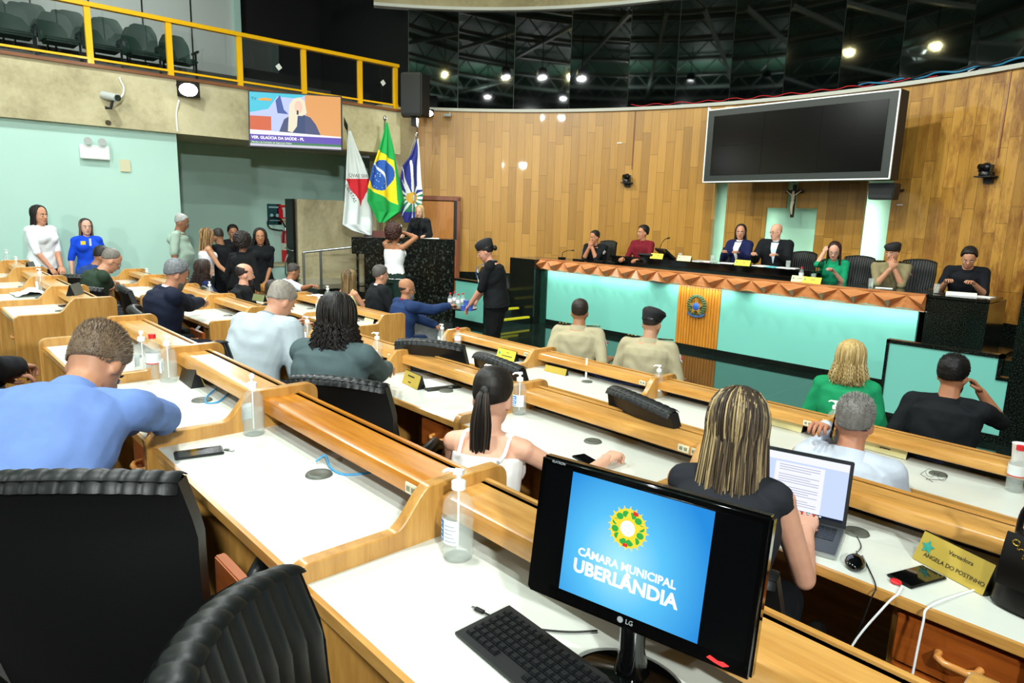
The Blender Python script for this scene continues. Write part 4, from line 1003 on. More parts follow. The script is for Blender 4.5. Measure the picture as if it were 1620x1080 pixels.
# crucifix
thx = th_of(1257, 320); p = Vector(arc(thx, 0, RR - .03)); z0 = hy(1253, 344, p.y).z; z1 = hy(1259, 292, p.y).z
root = thing('crucifix', 'dark wooden crucifix with pale figure hanging above the alcove', 'crucifix', (p.x, p.y, z0), -thx)
Hc = z1 - z0; m = MB(); m.bb(-.03, .03, -.03, 0, 0, Hc); m.bb(-.155, .155, -.032, -.002, Hc * .74, Hc * .74 + .055); m.build('cross', mat('crucifix_wood', '#2f140b', .4), root, 0, bev=.003)
m = MB(); zc = Hc * .72
m.cap((0, -.05, zc - .14), (0, -.055, zc - .03), .022, .032, 10); m.cap((0, -.055, zc - .02), (.008, -.07, zc + .03), .014, .022, 10)
m.cap((-.02, -.055, zc - .03), (-.13, -.045, zc + .05), .011, .008, 8); m.cap((.02, -.055, zc - .03), (.13, -.045, zc + .05), .011, .008, 8)
m.cap((-.01, -.055, zc - .14), (-.012, -.075, zc - .24), .017, .013, 8); m.cap((.01, -.055, zc - .14), (.012, -.075, zc - .24), .017, .013, 8)
m.cap((-.012, -.075, zc - .24), (-.004, -.045, zc - .35), .013, .009, 8); m.cap((.012, -.075, zc - .24), (.004, -.045, zc - .35), .013, .009, 8); m.ell((0, -.055, zc - .15), (.034, .024, .028))
m.build('figure', mat('ivory_figure', '#efe6c8', .5), root, 60)
# PTZ cameras on the boarding
def ptz(px, py, label, s=1.0, back=.16):
    th = th_of(px, py); p = Vector(arc(th, 0, RR - .02)); z = hy(px, py, p.y).z
    t = thing('dome_camera', label, 'camera', (p.x, p.y, z), -th); t.scale = (s, s, s)
    m = MB(); m.bb(-.11, .11, -.16, .0, -.09, -.07); m.bb(-.06, .06, -.03, 0, -.16, -.02); m.build('bracket', M_BLACK, t, 0)
    m = MB(); m.lathe([(.001, 0), (.075, 0), (.08, .02), (.07, .05), (.03, .06)], 20, X=T(0, -.1, -.07)); m.build('base', M_PLAST, t)
    m = MB(); m.ell((0, -.1, .04), (.07, .06, .06)); m.tube([(0, -.12, .045), (-.04, -.19, .045)], [.04, .036], 14); m.bb(-.085, -.07, -.13, -.07, -.02, .07); m.bb(.07, .085, -.13, -.07, -.02, .07); m.build('head', M_PLAST, t, 50)
    m = MB(); m.tube([(-.036, -.185, .045), (-.042, -.197, .045)], .026, 12); m.build('lens', M_PHG, t); return t
ptz(994, 283, 'black camera on the boarding left of the video wall'); ptz(1569, 270, 'black camera on the boarding at far right', 1.05)
def wall_box(px, py, w, h, d, m, label, name, cat):
    th = th_of(px, py); p = Vector(arc(th, 0, RR)); z = hy(px, py, p.y).z
    o = MB().bb(-w / 2, w / 2, -d, 0, -h / 2, h / 2).build(name, m, smooth=0, bev=.002); o.location = (p.x, p.y, z); o.rotation_euler = (0, 0, -th); return tag(o, label, cat)
wall_box(980, 226, .10, .02, .01, M_WHITE, 'small white label strip high on the boarding left of the video wall', 'label_strip', 'label')
wall_box(1424, 324, .09, .02, .01, M_WHITE, 'small white label strip right of the lit niche strip', 'label_strip', 'label')
# conduit lines down the boarding and cable bundle on the sill
for px, y1, lb in ((1005, 276, 'thin brown conduit running down to the camera left of the video wall'), (1590, 262, 'thin brown conduit running down to the far right camera')):
    th = th_of(px, 180); b = MB(); zb = 2.06 + .85
    b.tube([arc(th, ZT, RR - .01), arc(th, zb + .1, RR - .01)], .010, 6)
    tag(b.build('conduit', M_DFR, smooth=60), lb, 'conduit')
for k, (mm, dz, lb) in enumerate(((mat('cable_teal', '#1d6f96', .5), .03, 'blue cable bundle sagging along the sill at upper right'), (M_CABK, .05, 'black cable bundle along the sill at upper right'), (M_RED, .02, 'thin red cable along the sill above the video wall'))):
    b = MB(); pts = []
    for i in range(40):
        th = th_of(1360, 150) + i * .017 if k < 2 else th_of(1000, 175) + i * .016
        pts.append(Vector(arc(th, ZT + .07 + dz + .02 * math.sin(i * 1.7 + k), RR - .07 - .02 * math.sin(i * .9 + k))))
    b.tube(smooth(pts, 3), .014 if k < 2 else .006, 6); tag(b.build('cable', mm, smooth=80), lb, 'cable')
# small white lamp near the flood
p = hz(707, 183, 4.1)
root = thing('box_camera', 'small white bracketed camera on the boarding right of the corner flood light', 'camera', (arc(th_of(712, 183), 0, RR - .02)[0], arc(th_of(712, 183), 0, RR - .02)[1], 4.05), .6)
m = MB(); m.tube([(0, 0, .08), (0, -.06, .02), (0, -.12, 0)], .012, 8); m.build('bracket', M_WHITE, root); m = MB(); m.bb(-.10, .08, -.17, -.09, -.025, .025); m.build('housing', mat('grey_housing', '#9aa19f', .4), root, 0, bev=.008)

# flood lights that show in the frame
def floodlamp(p, tgt, watts, label, size=.16):
    p = Vector(p); d = (Vector(tgt) - p).normalized(); t = thing('flood_light', label, 'lamp', p)
    q = d.to_track_quat('-Y', 'Z').to_matrix().to_4x4()
    m = MB(); m.bb(-size, size, 0, .06, -size * .7, size * .7, X=q); m.build('housing', M_PLAST, t, 0)
    m = MB(); m.prism([(size * .8 * math.cos(k * PI / 12), size * .6 * math.sin(k * PI / 12)) for k in range(24)], 1, -.006, 0, X=q); m.build('lamp_face', emis('flood_face', '#f4fbff', 60), t, 0)
    m = MB(); m.tube([(0, 0, 0), tuple(-d * .16)], .015, 8); m.build('bracket', M_PLAST, t)
    l = bpy.data.lights.new('flood_light', 'SPOT'); l.energy = watts; l.spot_size = 2.6; l.spot_blend = .8; l.shadow_soft_size = .12; l.color = (.95, 1, 1)
    o = bpy.data.objects.new('flood_light_beam', l); COL.objects.link(o); o.location = p + d * .05; o.rotation_euler = d.to_track_quat('-Z', 'Y').to_euler(); return t
floodlamp(hx(298, 142, -11.45), (-5, 1.5, .8), 210, 'bright white flood light on the concrete balcony front')
floodlamp(Vector(arc(th_of(680, 178), 4.06, RR - .25)), (-5.5, 5, .5), 170, 'bright white flood light at the left end of the curved boarding', .1)
cable([hx(283, 158, -11.55), hx(279, 180, -11.58), hx(281, 208, -11.58)], .010, M_CABW, 'white cable down the concrete below the balcony flood light')
# bullet camera, emergency light, switch plate
p = hx(176, 153, -11.45)
root = thing('bullet_camera', 'white bullet camera on the concrete balcony front', 'camera', p, math.radians(-65))
m = MB(); m.tube([(0, -.16, .03), (0, .12, -.02)], .055, 14); m.build('housing', mat('camera_grey', '#b7bcb8', .4), root, 50)
m = MB(); m.tube([(0, .12, -.02), (0, .14, -.023)], .045, 14); m.build('lens', M_PHG, root); m = MB(); m.tube([(0, .02, -.05), (.02, 0, -.16), (.08, -.04, -.16)], .022, 8); m.build('bracket', M_BLACK, root)
cable([hx(180, 156, -11.5), hx(192, 153, -11.54), hx(196, 140, -11.57), hx(191, 128, -11.57), hx(189, 122, -11.57)], .012, M_CABW, 'white curled cable beside the bullet camera')
p = hx(149, 241, -11.68)
root = thing('emergency_light', 'white emergency light with two lamps on the mint wall', 'emergency light', p, PI / 2)
MB().bb(-.19, .19, -.06, 0, -.10, .10).build('housing', M_WHITE, root, 40, bev=.01)
for s in (-1, 1):
    m = MB(); m.tube([(s * .09, -.04, .16), (s * .09, -.10, .15)], [.035, .055], 14); m.tube([(s * .09, -.03, .10), (s * .09, -.04, .16)], .012, 8); m.build('lamp_head', mat('camera_grey', '#b7bcb8', .4), root, 50)
o = MB().bb(-.07, .07, -.012, 0, -.09, .09).build('switch_plate', mat('ivory_plate', '#cdc7a4', .5), smooth=0, bev=.003); o.location = hx(198, 262, -11.69); o.rotation_euler = (0, 0, PI / 2); tag(o, 'square ivory cover plate on the mint wall', 'plate')
# signs, extinguisher and ledge in the recess
XRW = -13.74
def sign(px, py, w, h, label, face, name='wall_sign'):
    t = thing(name, label, 'sign', hx(px, py, XRW), PI / 2)
    MB().bb(-w / 2, w / 2, -.008, 0, -h / 2, h / 2).build('board', face, t, 0); return t
t = sign(434, 339, .30, .42, 'dark teal notice with small symbols on the recess wall', mat('notice_teal', '#1c4a4f', .5))
m = MB(); m.bb(-.12, .12, -.011, -.008, .13, .16)
for i in (-1, 1): m.prism([(i * .06 + .035 * math.cos(k * PI / 6), -.02 + .035 * math.sin(k * PI / 6)) for k in range(12)], 1, -.011, -.008)
m.bb(-.12, .12, -.011, -.008, -.13, -.115); m.build('symbols', mat('notice_print', '#a9cfd2', .5), t, 0)
t = sign(450, 339, .30, .42, 'square sign with a red extinguisher symbol on the recess wall', mat('sign_cream', '#d8dcb4', .5))
MB().bb(-.13, .13, -.011, -.008, -.09, .19).build('red_field', M_RED, t, 0); m = MB(); m.bb(-.035, .035, -.014, -.011, -.06, .1); m.bb(-.05, .02, -.014, -.011, .1, .14); m.build('symbol', M_WHITE, t, 0)
text('EXTINTOR', .05, M_RED, t, T(0, -.012, -.14) @ Rx(PI / 2))
pe = hx(454, 395, -13.1)
t = thing('fire_extinguisher', 'red fire extinguisher with black hose hanging beside the dark door', 'fire extinguisher', (-13.55, hx(453, 400, -13.55).y, 0.95), PI / 2)
m = MB(); m.lathe([(.001, 0), (.085, .0), (.095, .02), (.095, .52), (.07, .60), (.03, .64)], 20); m.build('cylinder', M_RED, t, 60)
m = MB(); m.lathe([(.096, .24), (.096, .38)], 20, cap=False); m.build('label', mat('extinguisher_label', '#cfd0bb', .5), t, 60)
m = MB(); m.lathe([(.03, .64), (.028, .70), (.001, .71)], 12); m.bb(-.02, .12, -.012, .012, .70, .72); m.build('valve', M_STEEL, t, 40)
m = MB(); m.tube(smooth([(0, 0, .70), (-.1, .0, .86), (-.28, 0, .90), (-.38, 0, .80), (-.33, 0, .68), (-.15, 0, .64), (-.08, -.06, .62), (-.1, -.08, .4)]), .016, 8); m.build('hose', M_CABK, t, 80)
m = MB(); m.bb(-.7, .55, -.35, .05, -.95, -.06 + .0); 
t = thing('low_wall_counter', 'pale green low wall with wooden cap under the extinguisher', 'counter', (-13.3, hx(430, 405, -13.3).y, 0))
MB().bb(-.30, .25, -.6, .55, 0.002, .90).build('wall', M_MINT2, t, 0); MB().bb(-.33, .28, -.63, .58, .9, .94).build('cap', M_CONC, t, 0)
# handrail by the stage
t = thing('steel_handrail', 'steel handrail on posts in front of the concrete screen', 'handrail', (0, 0, 0))
a, c = hx(480, 399, -11.95), hx(556, 391, -11.4)
m = MB(); m.tube([a, c], .022, 10); m.build('rail', M_STEEL, t)
for px in (507,):
    u = (px - 480) / 76; p = a.lerp(c, u); m = MB(); m.tube([p, (p.x, p.y, .56)], .022, 10); m.build('post', M_STEEL, t)
p = a; m = MB(); m.tube([p, (p.x, p.y, .56)], .022, 10); m.build('post', M_STEEL, t)
# loudspeaker at the corner of the balcony
p = hx(643, 150, -11.45)
t = thing('loudspeaker', 'black loudspeaker hanging at the corner where the mirror band starts', 'speaker', (p.x + .1, p.y + .1, p.z - .02), math.radians(40))
m = MB(); m.prism([(-.2, -.2), (.2, -.2), (.28, .18), (-.28, .18)], 2, -.38, .40); m.build('cabinet', M_BLACK, t, 0, bev=.02)
m = MB(); m.bb(-.18, .18, -.212, -.2, -.34, .36); m.build('grille', MATS['speaker_grille'], t, 0)
m = MB(); m.prism([(-.05, 0), (.05, 0), (.02, .3)], 2, -.55, -.38); m.build('bracket', M_BLACK, t, 0)
# ------------------------------------------------------------------ tv on the balcony front
TVW, TVH = 1.50, .92
tv = thing('television', 'television on the balcony front showing a blonde woman at a lectern', 'television', (-11.05, 5.41, 3.02), 1.026)
tvh = MB().bb(-TVW / 2, TVW / 2, 0, .09, -TVH / 2, TVH / 2).build('housing', M_BLACK, tv, 0, bev=.01); tvh.matrix_local = Rx(-.14) @ T(0, 0, TVH / 2)
m = MB(); m.bb(-.25, .1, .09, .42, .3, .6); m.build('wall_bracket', M_BLACK, tv, 0)
def em(n, c, s=.95): return emis('tv_' + n, c, s)
def tvs(poly, m, nm, y): 
    b = MB(); b.prism([(x * TVW * .97, z * TVH * .95) for x, z in poly], 1, -.001 - y * .0012, .0005); b.build(nm, m, tvh, 0)
R = lambda x0, x1, z0, z1: [(x0, z0), (x1, z0), (x1, z1), (x0, z1)]
tvs(R(-.5, .5, -.5, .5), em('back', '#b9c4f0'), 'picture_background', 0)
tvs([(-.5, .12), (-.5, .5), (.12, .5), (.02, .42), (-.2, .44), (-.3, .2)], em('teal', '#39bfd6'), 'picture_flag_teal', 1)
tvs([(-.22, .36), (-.17, .47), (-.13, .2), (-.08, .12), (-.2, .13)], em('navy', '#35509c'), 'picture_flag_blue', 2)
tvs([(.1, .5), (.5, .5), (.5, -.3), (.12, -.3)], em('orange', '#dd9a56'), 'picture_wood_wall', 1)
tvs(R(-.5, -.27, -.2, .06), em('red', '#cf5a2c'), 'picture_wood_desk', 2)
tvs([(-.2, -.28), (-.13, .02), (-.04, .12), (.06, .14), (.16, .08), (.22, -.05), (.28, -.28)], em('jacket', '#3d4778', .8), 'picture_jacket', 3)
tvs([(-.04, -.28), (-.03, .05), (.02, .12), (.1, .1), (.1, -.28)], em('navyshirt', '#1d3a72', .8), 'picture_blouse', 4)
tvs([(-.09, -.2), (-.07, .3), (-.02, .42), (.05, .45), (.1, .38), (.12, .16), (.07, .1), (.02, .1), (.01, -.1), (-.04, -.22)], em('hair', '#e6dcc0', .95), 'picture_hair', 5)
tvs([(.05 + .045 * math.cos(k * PI / 8) - .02, .26 + .12 * math.sin(k * PI / 8)) for k in range(16)], em('face', '#efc3ad', .95), 'picture_face', 6)
tvs(R(.01, .03, .12, .2), em('mic', '#20202a', .5), 'picture_microphone', 7)
tvs([(-.5, -.28), (-.5, -.2), (.5, -.26), (.5, -.31)], em('white', '#f2f0f5'), 'picture_desk_edge', 7)
tvs(R(-.5, .5, -.41, -.285), em('violet', '#5a3fb0', .9), 'caption_bar', 8)
tvs(R(-.5, .5, -.455, -.41), em('green', '#2f7d45', .8), 'caption_strip', 8)
tvs(R(-.5, .5, -.5, -.455), em('pale', '#c9c6d6', .9), 'picture_foot', 8)
EWt = emis('tv_text_white', '#ffffff', 1)
text('VER. GLAÚCIA DA SAÚDE - PL', .062, EWt, tvh, T(-.47 * TVW, -.014, -.345 * TVH * .95) @ Rx(PI / 2), 'caption_text', align='LEFT', bold=.002)
text('Membro da Comissão de Segurança Pública', .036, EWt, tvh, T(-.47 * TVW, -.014, -.43 * TVH * .95) @ Rx(PI / 2), 'caption_text', align='LEFT')
text('TV', .07, em('logo', '#274a66', .7), tvh, T(-.44 * TVW, -.012, .37 * TVH * .95) @ Rx(PI / 2), 'logo_text'); tvs([(-.40, .35), (-.27, .35), (-.26, .39), (-.34, .40), (-.40, .38)], em('logo2', '#f0a030', .9), 'logo_mark', 9)

# ------------------------------------------------------------------ balcony railing, glass and seats
t = thing('balcony_railing', 'yellow steel railing with glass panes along the balcony', 'railing', (-11.66, 0, 3.98))
m = MB(); m.bb(-.05, .05, -9, 7.84, .78, .84); m.build('top_rail', M_YEL, t, 0); m = MB(); m.bb(-.02, .02, -9, 7.84, .07, .10); m.build('lower_rail', M_YEL, t, 0)
ys = [hx(x, y, -11.6).y for x, y in ((142, 60), (270, 80), (381, 95), (483, 110), (572, 125), (628, 135))]
ys = [ys[0] - 1.15, ys[0] - 2.3] + ys
for y in ys: MB().bb(-.03, .03, y - .04, y + .04, 0, .80).build('post', M_YEL, t, 0); 
ys2 = sorted(ys)
for a_, c_ in zip(ys2[:-1], ys2[1:]): MB().bb(-.004, .004, a_ + .05, c_ - .05, .05, .77).build('glass_pane', M_GLASS, t, 0)
M_SEAT = mat('dark_green_seat', '#15352b', .55)
def seat_proto(label):
    t = thing('theatre_seat', label, 'seat', (0, 0, 0), 0, 'dark green seats on the balcony')
    b = MB()
    def bk(u, v):
        x = (u - .5) * 2; return Vector((x * .235 * (1 - .25 * max(0, v - .6) ** 2 * 6 * abs(x) ** 2), -.22 - .08 * v + .04 * x * x, .42 + v * .46 - .06 * x ** 4 * v))
    b.grid(bk, 12, 8); b.grid(lambda u, v: bk(1 - u, v) + Vector((0, -.04, 0)), 12, 8)
    b.grid(lambda u, v: bk(u, 1) + Vector((0, -.04 * v, .0)), 12, 1); b.grid(lambda u, v: bk(0, v) + Vector((0, -.04 * (1 - u), 0)), 1, 8); b.grid(lambda u, v: bk(1, v) + Vector((0, -.04 * u, 0)), 1, 8)
    b.build('backrest', M_SEAT, t, 60)
    b = MB(); b.box((0, .0, .42), (.45, .40, .07)); b.build('seat', M_SEAT, t, 40, bev=.025)
    b = MB(); b.bb(-.27, -.245, -.2, .12, .58, .62); b.bb(-.27, -.245, -.05, .0, 0, .6); b.build('armrest', M_PLAST, t, 0, bev=.006); return t
sp0 = None; NM = ['nearest the pale panelled end', 'second from the panelled end', 'third from the panelled end', 'fourth from the panelled end', 'fifth from the panelled end', 'sixth from the panelled end', 'seventh from the panelled end', 'eighth from the panelled end', 'at the left edge of the frame']
for r_, (X_, zf, rn) in enumerate(((-12.45, 3.95, 'front'), (-13.2, 4.17, 'middle'), (-14.1, 4.39, 'back'))):
    for i in range(9):
        y_ = 4.1 - i * .56 - (.28 if r_ == 1 else 0); lb = 'dark green theatre seat in the %s balcony row, %s' % (rn, NM[i])
        if sp0 is None: sp0 = seat_proto(lb); sp0.location = (X_, y_, zf); sp0.rotation_euler = (0, 0, -PI / 2)
        else: dup(sp0, (X_, y_, zf), -PI / 2, lb)
# stickers on the glass
for px, py in ((441, 106), (606, 131)):
    o = MB().box((0, 0, 0), (.006, .085, .085)).build('glass_sticker', M_WHITE, smooth=0); o.location = hx(px, py, -11.645); o.rotation_euler = (.7, 0, 0); tag(o, 'small white square sticker on the balcony glass ' + ('above the television' if px < 500 else 'near the loudspeaker'), 'sticker')
# yellow stage lamps hanging below the ceiling
def stage_lamp(p, label):
    t = thing('stage_lamp', label, 'lamp', p); b = MB(); b.bb(-.14, .14, -.1, .12, 0, .16); b.build('housing', M_PLAST, t, 0, bev=.01)
    b = MB(); b.bb(-.12, .12, -.1, .1, -.006, 0); b.build('lens', emis('yellow_lens', '#fff06a', 9), t, 0); b = MB(); b.tube([(0, 0, .16), (0, 0, 1.3)], .012, 6); b.build('hanger', M_BLACK, t)
LAMPN = ['ceiling lamp above ' + q for q in ('the photographing woman', 'the man in dark green', 'the white-jacketed man', 'the uniformed men, added for light', 'the ponytail woman, added for light', 'the hall right of the photographer, added for light', 'the hall behind the photographer, added for light', 'the teal notched panel, added for light')] + ['yellow ceiling lamp mirrored at the upper right of the black band', 'yellow ceiling lamp mirrored at the left of the black band', 'added ceiling lamp above the far left desks', 'added ceiling lamp above the open floor before the dais', 'side flood lamp on the right of the hall', 'low flood lamp at the rear of the hall', 'added unseen lamp over the balcony seats']
for i, (o_, size, col) in enumerate(LAMPS):
    p = o_.location; t = thing('ceiling_lamp', LAMPN[i], 'lamp', (p.x, p.y, p.z + .03), 0, 'ceiling flood lamps')
    b = MB(); b.lathe([(size * .6, 0), (size * .75, .02), (size * .55, .18), (.03, .22)], 20, X=Matrix.Identity(4)); b.build('shade', M_PLAST, t, 60); b = MB(); b.tube([(0, 0, .2), (0, 0, 1.0)], .012, 6); b.build('hanger', M_BLACK, t)
# ------------------------------------------------------------------ people
from mathutils import noise as mnoise
def V(*a): return Vector(a)
def remesh(b, voxel, name, mats, sm=4, fn=None):
    me = bpy.data.meshes.new(name); me.from_pydata(b.v, [], b.f)
    o = bpy.data.objects.new('tmp', me); COL.objects.link(o)
    r = o.modifiers.new('r', 'REMESH'); r.mode = 'VOXEL'; r.voxel_size = voxel; r.use_smooth_shade = True
    if sm: q = o.modifiers.new('s', 'SMOOTH'); q.factor = .5; q.iterations = sm
    dg = bpy.context.evaluated_depsgraph_get(); out = bpy.data.meshes.new_from_object(o.evaluated_get(dg)); out.name = name
    bpy.data.objects.remove(o); bpy.data.meshes.remove(me)
    if fn:
        n = len(out.vertices); co = np.empty(n * 3, 'f'); out.vertices.foreach_get('co', co); no = np.empty(n * 3, 'f'); out.vertices.foreach_get('normal', no)
        co = co.reshape(-1, 3); co = fn(co, no.reshape(-1, 3)); out.vertices.foreach_set('co', co.astype('f').ravel())
    out.materials.clear()
    for m in (mats if isinstance(mats, (list, tuple)) else [mats]): out.materials.append(m)
    out.polygons.foreach_set('use_smooth', [True] * len(out.polygons)); out.update(); return out
def wrinkle(amp, sc):
    def f(co, no):
        p = co * sc
        w = np.sin(p[:, 2] * 1.0 + 2.1 * np.sin(p[:, 0] * .45 + 1) + 1.6 * np.sin(p[:, 1] * .5)) * np.sin(p[:, 0] * .37 + p[:, 2] * .21 + p[:, 1] * .3)
        return co + no * (amp * w)[:, None]
    return f
def skin(col): return mat('skin_' + col.strip('#'), col, .5, spec=.35, sss=.08, var=.05, vscale=25)
def cloth(col, rough=.85, bump=.25): return mat('cloth_' + col.strip('#') + str(int(bump * 100)), col, rough, spec=.2, var=.06, vscale=14, bump=bump, bscale=28, bdist=.006)
def hairm(col): return mat('hair_' + col.strip('#'), col, .52, spec=.35, var=.25, vscale=70, vstretch=(1, 1, .15), bump=.3, bscale=130)
def frame(d, up):   # matrix columns: side, forward, d
    d = d.normalized(); s = up.cross(d)
    s.normalize(); f = d.cross(s); return s, f
def person(label, px, py, floor, Y=None, X=None, sit=True, face=0, s=1.0, lean=8, side=0, hp=0, hyaw=0, htilt=0, sex='m', fat=1.0, sk='#b9835f', top=('shirt', '#333333', 1), bot='#15171b',
           hair=('short', '#1c1613'), LW=None, RW=None, LL=None, RL=None, curl=.7, vox=.011, seat=.46, extra=None, legs=None, shoes='#0c0b0b', vs=1, elb=(None, None), knees=.16, pos=None, tuck=0, belly=0, ch=True, nape=None):
    fem = sex == 'f'; A = math.radians
    def spine(s, seat):
        hip = (seat + .10 * s) if sit else .93 * s
        p0 = V(0, 0, hip); l = A(lean); sd = A(side)
        def dr(a): return V(math.sin(sd), math.sin(a) * math.cos(sd), math.cos(a) * math.cos(sd))
        d1, d2, d3, d4 = dr(l * .75), dr(l * 1.1), dr(l * 1.35), dr(l * 1.0 + A(hp) * .45)
        p1 = p0 + d1 * .20 * s; p2 = p1 + d2 * .18 * s; p3 = p2 + d3 * .135 * s; p4 = p3 + d4 * .066 * s
        HM = T(*p4) @ Rz(A(hyaw)) @ Rx(-A(hp) - l * .35) @ Ry(A(htilt))
        HM = HM @ Matrix.Diagonal((s, s, s, 1))
        return p0, p1, p2, p3, p4, d1, d2, d3, d4, HM
    tgt = pos if pos is not None else (hy(px, py, Y) if Y is not None else hx(px, py, X))
    need = tgt.z - floor
    for _ in range(6):
        sp = spine(s, seat); ht = sp[9] @ V(0, -.02, .212)
        if pos is not None: break
        if sit: seat = min(.60, max(.36, seat + need - ht.z))
        else: s *= need / ht.z
    p0, p1, p2, p3, p4, d1, d2, d3, d4, HM = sp
    R3 = Rz(A(face)); off = R3 @ V(ht.x, ht.y, 0)
    root = thing('person', label, 'person', (tgt.x - off.x, tgt.y - off.y, floor + .001), A(face))
    W2L = (T(*root.location) @ R3).inverted()
    if sit and ch:
        cp_ = root.location + R3 @ V(0, -.05, 0); co_ = chair(cp_.x, cp_.y, floor, A(face), 'black chair occupied by the ' + ' '.join(label.split()[:10])); co_.scale = (1, 1, seat / .47 * (.84 if 4.6 < tgt.y < 5.6 and floor == 0 else 1))
    side_v = V(1, 0, 0)
    def fr(d): f = (d.cross(side_v) * -1); f = V(0, d.z, -d.y).normalized(); return side_v, f
    wM = {'m': (.150, .172, .168), 'f': (.125, .148, .176)}[sex]
    f = fat
    secs = [(p0 - d1 * .07 * s, .12, .095, 0, d1), (p0, wM[2] * .98, .118, 0, d1), (p0 + d1 * .10 * s, (wM[0] + wM[2]) / 2, .112, belly * .6, d1), (p1, wM[0], .105, belly, d1), (p1 + d2 * .10 * s, (wM[0] + wM[1]) / 2 + .006, .115, belly * .5, d2),
            (p2, wM[1], .118, 0, d2), (p2 + d3 * .06 * s, wM[1] * .97, .108, 0, d3), (p3 - d3 * .035 * s, .105, .078, 0, d3), (p3, .062, .060, 0, d3)]
    def torso(b, inf, cut=None, hem=None):
        out = []
        for c, rx, ry, yo, d in secs:
            sx, fy = fr(d); out.append((c + fy * yo * s, sx * (rx * f + inf) * s, fy * (ry * f + inf) * s))
        if cut: out = out[:cut]
        if hem:
            c, ax, ay = out[0]; out = [(p0 - d1 * hem * s, ax.normalized() * (wM[2] * f + inf * 1.3) * s, ay.normalized() * (.125 * f + inf) * s)] + out[1:]
        b.loft(out, 22)
    shw = (.178 if not fem else .152) * (1 + (f - 1) * .4); sx3, fy3 = fr(d3)
    S = {k: p3 - d3 * .045 * s + sx3 * k * shw * s for k in (-1, 1)}
    UA, FA = .285 * s, .255 * s
    H = {}
    for k, w_, l_ in ((-1, LW, LL), (1, RW, RL)):
        if w_ is not None: t_ = W2L @ Vector(w_)
        elif l_ is not None: t_ = Vector(l_)
        elif sit: t_ = V(k * .16, .40, .78)
        else: t_ = V(k * .24, .05, .80 * s)
        H[k] = t_
    EL = {}; WR = {}
    for k in (-1, 1):
        a = S[k]; w_ = H[k]; d = w_ - a; L = d.length; mx = (UA + FA) * .985
        if L > mx: w_ = a + d * (mx / L); L = mx; d = w_ - a
        if L < .12 * s: L = .12 * s
        x = (UA ** 2 - FA ** 2 + L ** 2) / (2 * L); hgt = math.sqrt(max(0, UA ** 2 - x * x)); dn = d.normalized()
        hint = Vector(elb[0 if k < 0 else 1]) if elb[0 if k < 0 else 1] else V(k * .45, -.25, -1.3)
        pn = hint - dn * hint.dot(dn); pn.normalize(); EL[k] = a + dn * x + pn * hgt; WR[k] = w_
    ar = (.050, .040, .027) if not fem else (.041, .034, .023); ar = tuple(x * (1 + (f - 1) * .6) for x in ar)
    HIP = {k: p0 + V(k * .088 * s, 0, -.02 * s) for k in (-1, 1)}; KN = {}; AN = {}
    for k in (-1, 1):
        if sit:
            KN[k] = HIP[k] + V(k * (knees - .09), .41 * s, -.01 * s); AN[k] = V(KN[k].x, KN[k].y - .02 + (.1 if k > 0 else -.05), .075)
        else:
            KN[k] = V(k * .095 * s, .03, .50 * s); AN[k] = V(k * .10 * s, -.02, .085 * s)
        if legs: KN[k] = Vector(legs[k][0]); AN[k] = Vector(legs[k][1])
    # --- body: one continuous surface
    b = MB(); torso(b, 0)
    for k in (-1, 1):
        b.cap(S[k] - sx3 * k * .02, S[k], .052 * s * f, ar[0] * s * 1.08); b.cap(p3 - d3 * .01, S[k], .042 * s, .046 * s)
        b.cap(S[k], EL[k], ar[0] * s, ar[1] * s); m_ = EL[k].lerp(WR[k], .3); b.cap(EL[k], m_, ar[1] * s, ar[1] * .98 * s); b.cap(m_, WR[k], ar[1] * .95 * s, ar[2] * s)
        b.cap(HIP[k], KN[k], .085 * s * f, .057 * s); m_ = KN[k].lerp(AN[k], .3); b.cap(KN[k], m_, .056 * s, .056 * s); b.cap(m_, AN[k], .055 * s, .036 * s)
        b.cap(AN[k] + V(0, -.04, -.03), AN[k] + V(0, .14, -.045), .035, .028)
    if fem:
        sx2, fy2 = fr(d2)
        for k in (-1, 1): b.ell(p2 + fy2 * .085 * s * f + sx2 * k * .075 * s - d2 * .01, (.068 * s, .062 * s, .066 * s))
    b.cap(p3 - d3 * .03, p4 + d4 * .03 * s, (.062 if not fem else .050) * s * (1 + (f - 1) * .6), (.056 if not fem else .046) * s)
    hw = 1.0 * (1 + (f - 1) * .35)
    prof = [(-.028, .018, .020, .062), (-.020, .034 * hw, .034, .050), (0, .050 * hw, .055, .032), (.030, .062 * hw, .076, .014), (.065, .068 * hw, .090, .002), (.10, .073, .096, -.006), (.135, .075, .099, -.010), (.165, .070, .092, -.014), (.190, .056, .072, -.016), (.205, .034, .044, -.018), (.212, .010, .014, -.018)]
    b.loft([(HM @ V(0, yc, z), HM.to_3x3() @ V(rx, 0, 0), HM.to_3x3() @ V(0, ry, 0)) for z, rx, ry, yc in prof], 24)
    h = lambda x, y, z: HM @ V(x, y, z)
    b.cap(h(0, .088, .092), h(0, .108, .056), .009 * s, .0145 * s, 8); b.ell((0, 0, 0), (.040, .014, .010), X=HM @ T(0, .083, .112))
    b.ell((0, 0, 0), (.020, .012, .012), X=HM @ T(0, .085, .020)); b.ell((0, 0, 0), (.022, .018, .016), X=HM @ T(0, .074, -.012))
    for k in (-1, 1):
        b.ell((0, 0, 0), (.018, .012, .014), X=HM @ T(k * .038, .072, .050))
        b.ell((0, 0, 0), (.009, .019, .030), X=HM @ T(k * .076, -.008, .070) @ Rz(-k * .35))
    me = remesh(b, vox, 'body', skin(sk), 3)
    # hands (five separate fingers each) rooted in the wrists, joined to the same mesh
    hb_ = MB()
